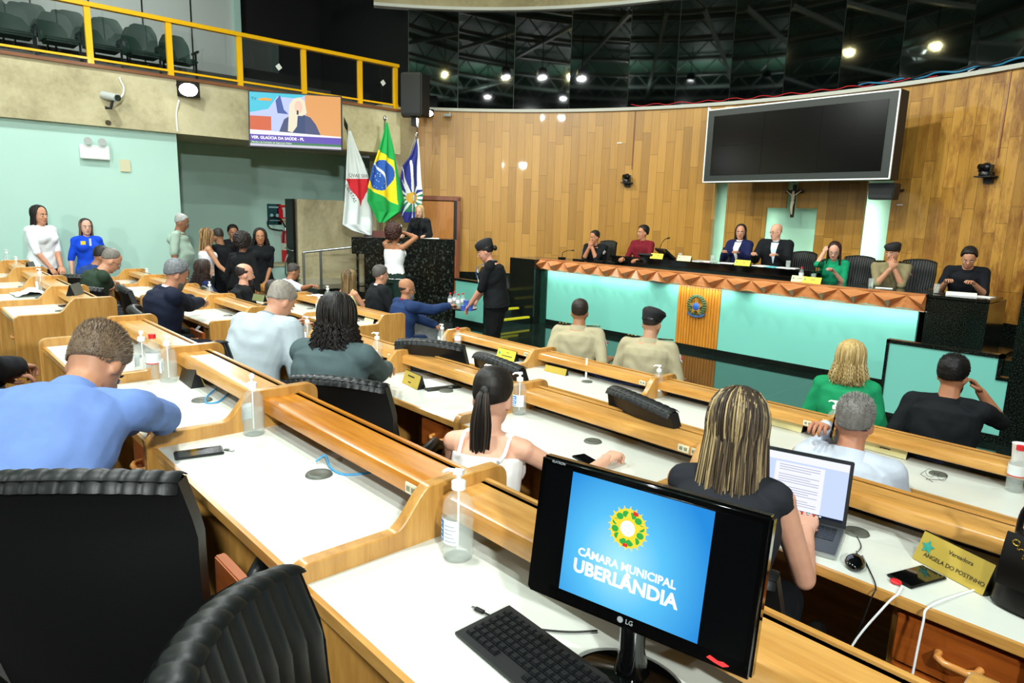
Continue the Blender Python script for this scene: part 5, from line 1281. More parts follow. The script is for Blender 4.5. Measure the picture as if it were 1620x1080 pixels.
    for k in (-1, 1):
        d = (WR[k] - EL[k]).normalized(); up = V(0, 0, 1)
        if abs(d.z) > .8: up = V(0, 1, 0)
        nrm = (up - d * up.dot(d)).normalized(); sdv = d.cross(nrm) * 1.0      # sdv = side direction
        if not sit and LL is None and RL is None and LW is None and RW is None: nrm = V(k, 0, 0); sdv = d.cross(nrm)
        q = s * (.92 if fem else 1.0); wv = WR[k]
        M4 = Matrix(((sdv.x, d.x, nrm.x, wv.x), (sdv.y, d.y, nrm.y, wv.y), (sdv.z, d.z, nrm.z, wv.z), (0, 0, 0, 1))) @ Matrix.Diagonal((q, q, q, 1))
        hb_.loft([(V(0, -.02, 0), V(.026, 0, 0), V(0, 0, .020)), (V(0, .01, 0), V(.030, 0, 0), V(0, 0, .018)), (V(0, .05, -.002), V(.041, 0, 0), V(0, 0, .016)), (V(0, .085, -.003), V(.042, 0, 0), V(0, 0, .013)), (V(0, .095, -.004), V(.036, 0, 0), V(0, 0, .009))], 14, X=M4)
        tsgn = -k
        for i, (x, L1) in enumerate(((-.030, .074), (-.010, .084), (.011, .078), (.031, .060))):
            if tsgn > 0: x = -x
            r0 = .0088 - .0006 * (i == 3); a = 0; pnt = V(x, .088, -.003); path = [pnt - V(0, .02, 0), pnt]; cr = curl * (1 + .12 * i)
            for sg, fr_ in enumerate((.45, .32, .23)):
                a -= cr * (.55 if sg == 0 else .75); pnt = pnt + V(x * .04, math.cos(a) * L1 * fr_, math.sin(a) * L1 * fr_); path.append(pnt)
            path.append(path[-1] + (path[-1] - path[-2]).normalized() * .004)
            hb_.tube(path, [r0, r0 * 1.03, r0 * .97, r0 * .9, r0 * .78, r0 * .4], 8, X=M4)
        x = .030 * tsgn
        hb_.tube([V(x * .6, .012, -.004), V(x * 1.35, .038, -.012), V(x * 1.6, .066, -.018 - .012 * curl), V(x * 1.25, .090, -.022 - .018 * curl), V(x * 1.2, .094, -.023 - .02 * curl)], [.014, .0125, .0105, .0085, .004], 8, X=M4)
    bm = bmesh.new(); bm.from_mesh(me); t2 = bpy.data.meshes.new('t'); t2.from_pydata(hb_.v, [], hb_.f); t2.polygons.foreach_set('use_smooth', [True] * len(t2.polygons)); bm.from_mesh(t2); bm.to_mesh(me); bm.free(); bpy.data.meshes.remove(t2)
    body = link('body', me, root)
    # --- face features
    lp_ = MB()
    for k in (-1, 1):
        e = MB(); ir = MB(); br = MB(); e.ell((0, 0, 0), (.0135, .007, .0075), X=HM @ T(k * .031, .0865, .086)); ir.ell((0, 0, 0), (.0062, .004, .0062), X=HM @ T(k * .031, .0925, .0855))
        br.tube([h(k * .014, .094, .1065), h(k * .032, .093, .1105), h(k * .048, .080, .1055)], [.0035 * s, .0042 * s, .002 * s], 6)
        eo = link('eye', e.mesh('eye', [mat('eye_white', '#d8d2c8', .3)], 80), root); link('iris', ir.mesh('iris', [mat('iris_dark', '#1d120c', .2)], 80), eo)
        link('eyebrow', br.mesh('eyebrow', [hairm(hair[1] if hair[1] not in ('#c9b183', '#cdb88a') else '#6d5436')], 80), root)
    lp_.tube([h(-.023, .083, .021), h(-.010, .095, .0225), h(.010, .095, .0225), h(.023, .083, .021)], [.0025 * s, .0055 * s, .0055 * s, .0025 * s], 7)
    link('lips', lp_.mesh('lips', [mat('lips_f', '#9c4a44', .4) if fem else mat('lips_m', '#8f5b49', .5)], 80), root)
    # --- clothing
    kind, tc, sl = top[:3]
    inf = {'jacket': .026, 'shirt': .012, 'blouse': .014, 'tank': .006}[kind]
    b = MB(); torso(b, inf, cut=8 if kind != 'tank' else 7, hem={'jacket': .18, 'shirt': .06, 'blouse': .03, 'tank': .03}[kind] if not tuck else None)
    if kind != 'tank': b.loft([(p3 - d3 * .035 * s, sx3 * (.108 + inf) * s, fy3 * (.082 + inf) * s), (p3 + d3 * (.0) * s, sx3 * (.066 + inf * .6) * s, fy3 * (.066 + inf * .5) * s)], 20)
    if fem:
        sx2, fy2 = fr(d2)
        for k in (-1, 1): b.ell(p2 + fy2 * .085 * s * f + sx2 * k * .075 * s - d2 * .01, (.068 * s + inf, .062 * s + inf * .7, .066 * s + inf))
    for k in (-1, 1):
        if kind == 'tank':
            if sl > 0: b.cap(S[k] - sx3 * k * .05, S[k] + d3 * .0, .05 * s, .045 * s)
            b.cap(p2 + d3 * .06 * s + sx3 * k * .08 * s, p3 + sx3 * k * .085 * s - d3 * .01, .055 * s, .032 * s); continue
        b.cap(p3 - d3 * .015, S[k] - (sx3 * k * .015 if sl <= .1 else V(0, 0, 0)), .046 * s + inf * .6, .050 * s + (inf if sl > .1 else .011))
        if sl > .1: b.cap(S[k] - sx3 * k * .02, S[k], .050 * s * f + inf * .8, ar[0] * s + inf * .8)
        if sl > .1:
            u = min(1, sl * 2); q = S[k].lerp(EL[k], u); b.cap(S[k], q, ar[0] * s + inf, (ar[0] + (ar[1] - ar[0]) * u) * s + inf * (1.0 if sl >= .5 else 1.3), fx=1)
            if sl > .5:
                q2 = EL[k].lerp(WR[k], (sl - .5) * 2 * .97); b.cap(EL[k], q2, ar[1] * s + inf, ar[2] * s + inf * .8)
    mt = top[3] if len(top) > 3 and top[3] else cloth(tc)
    link({'jacket': 'jacket', 'shirt': 'shirt', 'blouse': 'blouse', 'tank': 'tank_top'}[kind], remesh(b, vox * 1.0, 'garment', mt, 7, wrinkle(.0035 if kind != 'tank' else .0015, 42)), root)
    if kind == 'tank' and sl == 0:
        sx2, fy2 = fr(d2)
        for k in (-1, 1):
            b = MB(); b.tube(smooth([p2 + d2 * .055 * s - fy2 * (.118 * f) * s + sx2 * k * .085 * s, p3 - d3 * .06 * s + sx3 * k * .095 * s - fy3 * .082 * s, p3 - d3 * .012 * s + sx3 * k * .098 * s - fy3 * .045 * s, p3 - d3 * .002 * s + sx3 * k * .098 * s, p3 - d3 * .03 * s + sx3 * k * .09 * s + fy3 * .07 * s, p2 + d2 * .05 * s + fy2 * .13 * s + sx2 * k * .07 * s]), .008, 6)
            link('shoulder_strap', b.mesh('strap', [mt], 60), root)
    if kind == 'jacket':
        lap = cloth(tc)
        b = MB(); b.loft([(p3 - d3 * .035 * s - fy3 * .006, sx3 * .100 * s, fy3 * .092 * s), (p3 + d3 * .012 * s - fy3 * .01, sx3 * .082 * s, fy3 * .080 * s)], 20)
        link('jacket_collar', b.mesh('c', [lap], 60), root)
        b = MB(); sc_ = top[4] if len(top) > 4 else '#e8ebec'
        b.loft([(p3 - d3 * .02 * s, sx3 * .078 * s, fy3 * .075 * s), (p3 + d3 * .030 * s - fy3 * .006, sx3 * .067 * s, fy3 * .066 * s)], 20)
        link('shirt_collar', b.mesh('c', [cloth(sc_)], 60), root)
        # shirt front showing between the lapels
        b = MB(); sx2, fy2 = fr(d2)
        pt = [p3 + fy3 * .075 * s, p2 + d2 * .05 * s + fy2 * (.118 * f + inf + .004 + (.05 if fem else 0)) * s, p2 - d2 * .04 * s + fy2 * (.120 * f + inf + .006 + (.055 if fem else 0)) * s, p1 + fy2 * (.112 * f + inf + .004 + belly) * s]
        wd = [.055, .045, .028, .004]
        for i in range(3):
            b.add([pt[i] - sx2 * wd[i] * s, pt[i] + sx2 * wd[i] * s, pt[i + 1] + sx2 * wd[i + 1] * s, pt[i + 1] - sx2 * wd[i + 1] * s], [(0, 1, 2, 3)])
            b.add([pt[i] - sx2 * wd[i] * s - fy2 * .03, pt[i] + sx2 * wd[i] * s - fy2 * .03, pt[i + 1] + sx2 * wd[i + 1] * s - fy2 * .03, pt[i + 1] - sx2 * wd[i + 1] * s - fy2 * .03], [(3, 2, 1, 0)])
        link('shirt_front', b.mesh('c', [cloth(sc_)], 0), root)
        if sl > .9:
            for k in (-1, 1):
                b = MB(); d = (WR[k] - EL[k]).normalized(); b.tube([WR[k] - d * .035, WR[k] - d * .004], [(ar[2] + .012) * s, (ar[2] + .012) * s], 14)
                link('shirt_cuff', b.mesh('c', [cloth(sc_)], 60), root)
    elif kind in ('shirt', 'blouse'):
        ck = 1.0 if sl > .9 or tc in ('#a89e80', '#857b5a', '#6b1420') else .4
        b = MB(); b.loft([(p3 - d3 * .036 * s, sx3 * (.098 + inf * .4) * s, fy3 * .090 * s), (p3 + d3 * .022 * ck * s - fy3 * .004, sx3 * (.078 - .008 * ck) * s * (1 + (f - 1) * .5), fy3 * (.076 - .007 * ck) * s * (1 + (f - 1) * .5))], 22); link('collar', b.mesh('c', [mt], 60), root)
    b = MB(); i2 = .014
    b.loft([(p0 - d1 * .10 * s, side_v * (.15) * s * f, fr(d1)[1] * .105 * s * f), (p0 - d1 * .0, side_v * (wM[2] * f + i2) * s, fr(d1)[1] * (.118 * f + i2) * s), (p0 + d1 * .08 * s, side_v * ((wM[0] + wM[2]) / 2 * f + .008) * s, fr(d1)[1] * (.112 * f + .008) * s)], 20)
    for k in (-1, 1):
        b.cap(HIP[k], KN[k], .088 * s * f + i2, .058 * s + i2); m_ = KN[k].lerp(AN[k], .5); b.cap(KN[k], m_, .058 * s + i2, .055 * s + i2); b.cap(m_, AN[k] + V(0, 0, .01), .055 * s + i2, .045 * s + i2)
    link('trousers', remesh(b, max(.011, vox), 'trousers', cloth(bot), 2, wrinkle(.003, 35)), root)
    for k in (-1, 1):
        b = MB(); b.cap(AN[k] + V(0, -.045, -.03), AN[k] + V(0, .15, -.042), .041, .033, 14); b.v = [(x, y, max(z, .002)) for x, y, z in b.v]
        link('shoe', b.mesh('shoe', [mat('shoe_' + shoes.strip('#'), shoes, .35)], 60), root)
    ctx = dict(root=root, HM=HM, p3=p3, p2=p2, d3=d3, d2=d2, s=s, S=S, EL=EL, WR=WR, sx3=sx3, fy3=fy3, h=h, fr=fr, f=f, ar=ar, inf=inf, p1=p1, W2L=W2L)
    do_hair(ctx, *hair)
    if extra:
        for fn in extra: fn(ctx)
    return ctx
HL = {'short': [(0, 42), (38, 36), (56, 16), (74, 0), (84, -14), (92, -6), (112, -26), (140, -38), (180, -42)], 'long': [(0, 56), (35, 44), (58, 10), (80, -20), (110, -45), (180, -55)],
      'recede': [(0, 78), (40, 66), (62, 26), (80, 10), (100, -8), (130, -32), (180, -36)]}
def elev0(tab, az):
    for (a, e), (a2, e2) in zip(tab[:-1], tab[1:]):
        if az <= a2: return e + (e2 - e) * (az - a) / (a2 - a)
    return tab[-1][1]
HPROF = [(-.028, .018, .020, .062), (-.020, .034, .034, .050), (0, .050, .055, .032), (.030, .062, .076, .014), (.065, .068, .090, .002), (.10, .073, .096, -.006), (.135, .075, .099, -.010), (.165, .070, .092, -.014), (.190, .056, .072, -.016), (.205, .034, .044, -.018), (.213, .006, .006, -.018)]
def inside(x, y, z):
    if z <= HPROF[0][0] or z >= HPROF[-1][0]: return False
    for a, b in zip(HPROF[:-1], HPROF[1:]):
        if z <= b[0]:
            t = (z - a[0]) / (b[0] - a[0]); rx = a[1] + (b[1] - a[1]) * t; ry = a[2] + (b[2] - a[2]) * t; yc = a[3] + (b[3] - a[3]) * t
            return (x / rx) ** 2 + ((y - yc) / ry) ** 2 < 1
SKT = {}
def skr(az, el):      # distance from the head centre (0, -.012, .100) to the skull surface in this direction
    k = (round(az / 4) % 90, round(el / 4))
    if k not in SKT:
        a, e = math.radians(k[0] * 4), math.radians(k[1] * 4); dx, dy, dz = math.cos(e) * math.sin(a), math.cos(e) * math.cos(a), math.sin(e); lo, hi = .01, .18
        for _ in range(12):
            m_ = (lo + hi) / 2
            if inside(dx * m_, -.012 + dy * m_, .100 + dz * m_): lo = m_
            else: hi = m_
        SKT[k] = lo
    return SKT[k]
def skp(az, el, off):
    def bil(a_, e_):
        a0, e0_ = math.floor(a_ / 4) * 4, math.floor(e_ / 4) * 4; fa, fe = (a_ - a0) / 4, (e_ - e0_) / 4
        return (skr(a0, e0_) * (1 - fa) + skr(a0 + 4, e0_) * fa) * (1 - fe) + (skr(a0, e0_ + 4) * (1 - fa) + skr(a0 + 4, e0_ + 4) * fa) * fe
    r_ = bil(az, el) + off; a, e = math.radians(az), math.radians(el); return V(math.cos(e) * math.sin(a) * r_, -.012 + math.cos(e) * math.cos(a) * r_, .100 + math.sin(e) * r_)
def shell(ctx, tab, th, m, name='hair', bumpy=0, bs=18, upper=None, nu=72, nv=44, fade=14, grow=None):
    b = MB(); HM = ctx['HM']; vs = []
    def f(u, v):
        az = -180 + 360 * u; el = -62 + 152 * v; e0 = elev0(tab, abs(az)); k = max(0, min(1, (el - e0) / fade)); k = k * k * (3 - 2 * k)
        if upper: k *= max(0, min(1, (upper(abs(az)) - el) / fade))
        a = math.radians(az); e = math.radians(el); dx, dy, dz = math.cos(e) * math.sin(a), math.cos(e) * math.cos(a), math.sin(e)
        t = th(abs(az), el) if callable(th) else th
        if bumpy: t *= 1 + bumpy * mnoise.noise(V(dx, dy, dz) * bs)
        return HM @ skp(az, el, t * k - (1 - k) * .014)
    b.grid(f, nu, nv); return link(name, b.mesh(name, [m], 180), ctx['root'])
def strands(ctx, n, length, mats, tab='long', name='hair_strands', rad=.0045, curl=0, spread=1.0, back=0, front=False, seed=1, segs=9, weights=None, thick=.012, maxaz=180, minaz=0, tie=None, wave=0):
    r = random.Random(seed); b = MB(); HM = ctx['HM']; HMi = HM.inverted(); tb = HL[tab]; s = ctx['s']
    WM = HM.to_3x3(); dnl = Vector((0, 0, -1)); R0 = HM.copy()
    c = 0
    while c < n:
        az = r.uniform(-maxaz, maxaz)
        if abs(az) < minaz: continue
        e0 = elev0(tb, abs(az)); el = e0 + (86 - e0) * (r.random() ** 1.1) * (.98)
        if el < e0: continue
        c += 1
        a = math.radians(az); e = math.radians(el)
        d = V(math.cos(e) * math.sin(a), math.cos(e) * math.cos(a), math.sin(e)); t = thick * r.uniform(.5, 1.25)
            # slide over the skull away from the parting down to about ear level, then hang
        azt = az + (0 if abs(az) > 75 else (75 - abs(az)) * .75 * (1 if az > 0 else -1)); pts = []
        elb_ = -28 + r.uniform(-12, 12)
        m_ = max(2, int((el - elb_) / 18)) if el > elb_ else 1
        for i in range(m_ + 1):
            q = i / m_ if m_ else 0; ee = math.radians(el + (elb_ - el) * q) if el > elb_ else e; aa = math.radians(az + (azt - az) * q)
            pts.append(HM @ skp(math.degrees(aa), math.degrees(ee), t * (.6 + .6 * q)))
        tipz = length * r.uniform(.82, 1.05) * s
        base = pts[-1]; ctr = HM @ V(0, -.012, .05); o = base - ctr; o.z = 0; ol = max(o.length, 1e-4); on_ = o / ol
        nn = segs; ph = r.uniform(0, 6.28); jx, jy = r.uniform(-.012, .012), r.uniform(-.010, .010)
        for i in range(1, nn + 1):
            q = i / nn; ww = ol * (1 + (spread - 1) * q) ; p = V(ctr.x, ctr.y, base.z - tipz * q) + on_ * ww + V(jx, jy, 0) * q + V(0, -back * q * (1 if o.y < .03 else .2), 0)
            if wave: p += V(math.sin(q * 9 + ph * .3), math.cos(q * 8 + ph * .3), 0) * wave
            if curl: p += V(math.cos(ph + q * 26), math.sin(ph + q * 26), 0) * curl
            pts.append(p)
        k = len(pts); rr = [rad * (.7 + .5 * math.sin(PI * min(1, (i + 1) / k))) for i in range(k)]; rr[-1] = rad * .25
        mi = r.choices(range(len(mats)), weights)[0] if weights else r.randrange(len(mats))
        b.tube(pts, rr, 4 if not curl else 3, mi)
    return link(name, b.mesh(name, mats, 180), ctx['root'])
def stubble_hair(ctx, n, tab, col, ln=.012, up=0, seed=3, mats=None, rad=.0012, name='hair_tufts'):
    r = random.Random(seed); b = MB(); HM = ctx['HM']; tb = HL[tab]
    for i in range(n):
        az = r.uniform(-180, 180); z = r.uniform(-.5, 1); el = math.degrees(math.asin(z))
        if el < elev0(tb, abs(az)) - 3: continue
        a = math.radians(az); e = math.radians(el); d = V(math.cos(e) * math.sin(a), math.cos(e) * math.cos(a), math.sin(e))
        p = skp(az, el, .004); L = ln * (.4 + .6 * max(0, d.z)) * r.uniform(.7, 1.3)
        dd = (d + V(r.uniform(-.3, .3), r.uniform(-.3, .5), .5)).normalized(); tp = p + dd * L; sd = dd.cross(V(.3, .2, 1)).normalized() * rad * 2; s2 = dd.cross(sd).normalized() * rad * 2
        P_ = [HM @ (p + sd), HM @ (p - sd * .5 + s2), HM @ (p - sd * .5 - s2), HM @ tp]
        b.add(P_, [(0, 1, 3), (1, 2, 3), (2, 0, 3)], r.randrange(len(mats)) if mats else 0)
    return link(name, b.mesh(name, mats or [hairm(col)], 0), ctx['root'])
def do_hair(ctx, style, col, *a):
    m = hairm(col)
    o = dict(a[0]) if a else {}
    if style == 'short':
        shell(ctx, HL['short'], o.get('th', .011), m, bumpy=.35, bs=22)
        if o.get('n'): stubble_hair(ctx, o['n'], 'short', col, o.get('ln', .014), mats=[hairm(c) for c in o.get('cols', [col])])
    elif style == 'recede':
        shell(ctx, HL['recede'], .008, m, bumpy=.3)
    elif style == 'fringe':
        shell(ctx, HL['short'], .006, m, bumpy=.3, upper=lambda az: 16 if az < 70 else (34 if az < 100 else 50))
    elif style == 'bald': shell(ctx, HL['short'], .0015, m, upper=lambda az: 12)
    elif style == 'afro':
        shell(ctx, HL['long'], lambda az, el: .055 + .02 * max(0, el) / 90, m, bumpy=.5, bs=34, nu=90, nv=60)
    elif style == 'pony':
        shell(ctx, [(0, 60), (40, 50), (62, 26), (80, 4), (110, -25), (180, -42)], .009, m, bumpy=.1)
        r = random.Random(5); b = MB(); h = ctx['h']; s = ctx['s']; mats = [m, hairm(o.get('hi', col))]
        base = h(0, -.118, .115)
        for i in range(110):
            a_ = r.uniform(0, 6.28); q = r.random() ** .5; ox, oy = math.cos(a_) * q, math.sin(a_) * q; pts = []
            for k in range(9):
                t = k / 8; w_ = .012 + .026 * math.sin(min(1, t * 1.3) * PI * .6) * (1 - .25 * t); p = base + V(-.012 * t, -.028 * math.sin(min(1, t * 4) * PI / 2) + .01 * t, .015 * math.sin(min(t * 4, 1) * PI) - o.get('L', .30) * t * s * r.uniform(.97, 1.0)) + V(ox * w_ * 1.25, oy * w_ * .8, 0); pts.append(p)
            b.tube(pts, [.004] * 8 + [.001], 4, r.randrange(2))
        link('ponytail', b.mesh('ponytail', mats, 180), ctx['root'])
        b = MB(); b.lathe([(.014, -.007), (.0185, 0), (.014, .007)], 14, X=T(*h(0, -.122, .118)) @ Rx(.9)); link('hair_tie', b.mesh('tie', [M_BLACK], 60), ctx['root'])
        stubble_hair(ctx, 0, 'short', col)
    elif style == 'bun':
        shell(ctx, HL['long'], .010, m, bumpy=.15); b = MB(); b.ell((0, 0, 0), (.035, .03, .035), X=ctx['HM'] @ T(0, -.12, .07)); link('hair_bun', b.mesh('bun', [m], 180), ctx['root'])
    else:   # long, hanging
        cols = [col] + list(o.get('cols', [])); mats = [hairm(c) for c in cols]
        shell(ctx, HL['long'], o.get('th', .012), m, bumpy=.12, bs=12)
        strands(ctx, o.get('n', 170), o.get('L', .22), mats, rad=o.get('rad', .006), curl=o.get('curl', 0), spread=o.get('spread', 1.05), back=o.get('back', .02), weights=o.get('w'), minaz=o.get('minaz', 38), thick=o.get('thick', .014), seed=o.get('seed', 1), wave=o.get('wave', 0))
def beard(col, n=0, full=True):
    def f(c):
        b = MB(); HM = c['HM']; m = hairm(col)
        def g(u, v):
            az = -96 + 192 * u; a = math.radians(az); z = .034 - .075 * v; k = math.sin(PI * v) ** .5 * math.sin(PI * min(1, max(0, u))) ** .3
            y0 = .018 + .036 * v; rx, ry = .0665 - .026 * v, .072 - .030 * v
            if not full and abs(az) > 45: k = 0
            r_ = 1 + .10 * k - .12 * (1 - k); return HM @ V(math.sin(a) * rx * r_, y0 + math.cos(a) * ry * r_, z)
        b.grid(g, 30, 8)
        b.tube([HM @ V(-.03, .080, .022), HM @ V(-.012, .098, .034), HM @ V(.012, .098, .034), HM @ V(.03, .080, .022)], [.003, .005, .005, .003], 6)
        link('beard', b.mesh('beard', [m], 180), c['root'])
    return f
def glasses(col='#14110f'):
    def f(c):
        b = MB(); X = c['HM']
        for k in (-1, 1):
            b.lathe([(.0215, -.0015), (.0235, 0), (.0215, .0015), (.020, 0), (.0215, -.0015)], 16, X=X @ T(k * .031, .101, .084) @ Rx(PI / 2) @ Matrix.Diagonal((1.1, .85, 1, 1)), cap=False)
            b.tube([X @ V(k * .054, .098, .088), X @ V(k * .076, .03, .086), X @ V(k * .079, -.01, .082)], .0018, 5)
        b.tube([X @ V(-.009, .103, .088), X @ V(.009, .103, .088)], .0016, 5); link('eyeglasses', b.mesh('g', [mat('frame_' + col.strip('#'), col, .3)], 60), c['root'])
    return f
def beret(col='#0c0d0f', badge=None):
    def f(c):
        HM = c['HM']; b = MB()
        b.loft([(HM @ V(0, -.014, .118), HM.to_3x3() @ V(.083, 0, 0), HM.to_3x3() @ V(0, .106, .01)), (HM @ V(.004, -.016, .150), HM.to_3x3() @ V(.092, 0, -.006), HM.to_3x3() @ V(0, .112, 0)), (HM @ V(.012, -.018, .180), HM.to_3x3() @ V(.104, 0, -.014), HM.to_3x3() @ V(0, .118, 0)),
                (HM @ V(.014, -.018, .205), HM.to_3x3() @ V(.092, 0, -.012), HM.to_3x3() @ V(0, .105, 0)), (HM @ V(.010, -.018, .222), HM.to_3x3() @ V(.055, 0, -.008), HM.to_3x3() @ V(0, .065, 0)), (HM @ V(.006, -.018, .227), HM.to_3x3() @ V(.01, 0, 0), HM.to_3x3() @ V(0, .01, 0))], 28)
        link('beret', b.mesh('beret', [mat('beret_' + col.strip('#'), col, .8, bump=.1)], 60), c['root'])
        b = MB(); b.loft([(HM @ V(0, -.014, .113), HM.to_3x3() @ V(.0845, 0, 0), HM.to_3x3() @ V(0, .1075, .01)), (HM @ V(0, -.014, .128), HM.to_3x3() @ V(.085, 0, 0), HM.to_3x3() @ V(0, .108, .01))], 28); link('beret_band', b.mesh('band', [mat('beret_band', '#15130f', .35)], 60), c['root'])
    return f
def epaulettes(col='#111312', pips='#d8b13a', both=True):
    def f(c):
        s = c['s']
        for k in (-1, 1):
            a, e_ = c['p3'] + c['sx3'] * k * .080 * s + c['d3'] * .024 * s - c['fy3'] * .01, c['S'][k] + c['d3'] * (.066 * c['f'] ** .5 * s) - c['fy3'] * .005 + c['sx3'] * k * .015
            d = (e_ - a); b = MB(); n = c['fy3'] * .026 * s
            up = d.cross(n).normalized() * .006 * (1 if d.cross(n).z > 0 else -1)
            b.add([a - n, a + n, e_ + n, e_ - n, a - n + up, a + n + up, e_ + n + up, e_ - n + up], [(3, 2, 1, 0), (4, 5, 6, 7), (0, 1, 5, 4), (1, 2, 6, 5), (2, 3, 7, 6), (3, 0, 4, 7)])
            o = link('epaulette', b.mesh('ep', [cloth(col)], 0), c['root'])
            b = MB()
            for q in (.35, .6, .85): p = a.lerp(e_, q) + up * 1.3; b.ell(p, (.0085, .0085, .004))
            link('rank_pips', b.mesh('pips', [mat('pip_gold', pips, .35, metal=.5)], 60), o)
    return f
def sleeve_patch(k=1, col='#e6e8ea'):
    def f(c):
        p = c['S'][k].lerp(c['EL'][k], .35); d = (c['EL'][k] - c['S'][k]).normalized(); o = (c['sx3'] * k - d * (c['sx3'] * k).dot(d)).normalized(); r = (c['ar'][0] + c['inf']) * c['s'] + .004
        b = MB(); t_ = d.cross(o)
        b.add([p + o * r + d * x * .035 + t_ * y * .028 - o * (.005 * y * y) for x, y in ((-1, -1), (-1, 1), (.6, 1), (1.2, 0), (.6, -1))], [(0, 1, 2, 3, 4)]); b.add([p + o * (r - .012) + d * x * .035 + t_ * y * .028 for x, y in ((-1, -1), (-1, 1), (.6, 1), (1.2, 0), (.6, -1))], [(4, 3, 2, 1, 0)])
        pt = link('sleeve_patch', b.mesh('p', [mat('patch_' + col.strip('#'), col, .6)], 0), c['root'])
        b = MB(); b.ell(p + o * (r + .001), (.012, .012, .012)); link('patch_emblem', b.mesh('e', [mat('patch_red', '#a8323c', .6)], 60), pt)
    return f
def chest_badge(dx, dz, w, h_, col, name='name_badge', off=.0):
    def f(c):
        sx, fy = c['fr'](c['d2']); p = c['p2'] + c['d2'] * dz * c['s'] + sx * dx * c['s'] + fy * ((.118 * c['f'] + c['inf']) * c['s'] + .006 + off)
        b = MB(); n = fy * .004; b.add([p - sx * w - c['d2'] * h_, p + sx * w - c['d2'] * h_, p + sx * w + c['d2'] * h_, p - sx * w + c['d2'] * h_, p - sx * w - c['d2'] * h_ - n * 3, p + sx * w - c['d2'] * h_ - n * 3, p + sx * w + c['d2'] * h_ - n * 3, p - sx * w + c['d2'] * h_ - n * 3], [(0, 1, 2, 3), (7, 6, 5, 4), (0, 4, 5, 1), (1, 5, 6, 2), (2, 6, 7, 3), (3, 7, 4, 0)])
        link(name, b.mesh('b', [mat('badge_' + col.strip('#'), col, .5)], 0), c['root'])
    return f
def lanyard(col):
    def f(c):
        sx, fy = c['fr'](c['d2']); b = MB(); s = c['s']; pts = []
        q = c['p2'] - c['d2'] * .02 * s + fy * (.135 * c['f'] + c['inf'] + .02) * s
        for k in (-1, 1): b.tube(smooth([c['p3'] + c['d3'] * .02 - fy * .075 * s, c['p3'] + sx * k * .078 * s + c['d3'] * .012, c['p2'] + c['d2'] * .10 * s + sx * k * .05 * s + fy * (.125 * c['f'] + c['inf']) * s, q]), .005, 5, flat=.5)
        link('lanyard', b.mesh('l', [cloth(col)], 80), c['root'])
    return f
def phone_in_hand(c, k, hp_, rot=0):
    b = MB(); b.box((0, 0, 0), (.010, .07, .14)); o = link('smartphone', b.mesh('phone', [M_PHG], 0, bev=.002), None, c['root'].matrix_basis @ c['HM'] @ T(*hp_) @ Rx(-.35)); tag(o, 'black phone held to the ear of the grey-haired man', 'phone')
# seated in the nearest rows
person('man in a light blue shirt leaning far over the desk, seen from behind', 172, 480, T1, Y=.56, face=52, lean=48, hp=36, hyaw=-8, ch=False, sk='#c08a6a', fat=1.1, top=('shirt', '#6c88c2', 1), bot='#0d0e12',
       hair=('short', '#6b5845', dict(th=.007, n=6500, ln=.016, cols=['#6b5845', '#7d6a55', '#55463a'])), RW=hz(262, 690, Z1) + V(0, 0, .03), LW=hz(236, 692, Z1) + V(-.03, 0, .03), elb=(None, (1, .9, -.1)), vox=.007, curl=.5)
person('person in a dark suit at the left edge beside the man in the blue shirt', 0, 0, T1, pos=V(-3.72, .26, 1.52), face=10, lean=14, hp=10, sk='#a9745a', top=('jacket', '#10131c', 1), hair=('short', '#1a1512'), RW=hz(44, 600, Z1) + V(-.03, .0, .05), LL=(-.2, .35, .78))
person('man in a pale blue-grey jacket bending his head over the desk', 456, 449, T2, Y=2.02, face=24, lean=28, hp=30, hyaw=-12, ch=False, sk='#c58f74', top=('jacket', '#aab5bb', 1, 0, '#7f868a'), bot='#3a3f48',
       hair=('short', '#8b8378', dict(th=.007, n=3200, ln=.008, cols=['#8b8378', '#6b6258', '#a39c91'])), vox=.008, fat=1.18, LL=(-.15, .45, .80), RL=(.18, .42, .80))
person('long-haired man in a grey-green jacket sitting at the clipboard', 533, 466, T2, Y=1.80, face=26, lean=16, hp=4, hyaw=14, ch=False, sk='#b98a70', top=('jacket', '#4a5a5c', 1, 0, '#9fb2b5'), bot='#20252a', fat=1.12, vox=.007,
       hair=('long', '#17120f', dict(n=420, L=.16, rad=.007, curl=.012, spread=1.35, cols=['#221b17', '#0e0b0a'], back=.01, minaz=30, thick=.022, th=.018, seed=3)), RW=hz(640, 603, Z2) + V(-.05, -.02, .04), LW=hz(622, 604, Z2) + V(-.08, .0, .04), curl=1.1)
person('woman with a long dark ponytail and bare shoulders', 782, 602, T2, Y=1.80, face=30, lean=8, hp=12, sex='f', sk='#dba78c', top=('tank', '#f1ece8', 0), bot='#2a2c33', vox=.006, s=.98,
       hair=('pony', '#1d1815', dict(hi='#3b3028', L=.27)), RW=hz(985, 745, Z2) + V(-.07, -.02, .04), LL=(-.12, .4, .79), curl=1.2, elb=(None, (.8, -.3, -1)))
person('woman with long streaked blonde hair and a black sleeveless dress', 1172, 617, T2, Y=1.98, face=16, lean=12, hp=6, hyaw=6, sex='f', sk='#cf9a80', top=('blouse', '#24262b', .02), bot='#1b1c20', vox=.006, fat=1.08,
       hair=('long', '#3a2f25', dict(n=1500, L=.24, rad=.0030, cols=['#5b4c3a', '#8b7757', '#b7a077', '#33291f', '#a08c63'], w=[3, 2.4, 2.2, 1.0, 2.4, 2], spread=1.12, back=.03, minaz=12, thick=.020, th=.014, seed=8)),
       RW=hz(1275, 852, Z2) + V(0, 0, .03), LW=hz(1225, 845, Z2) + V(0, 0, .03), curl=.4)
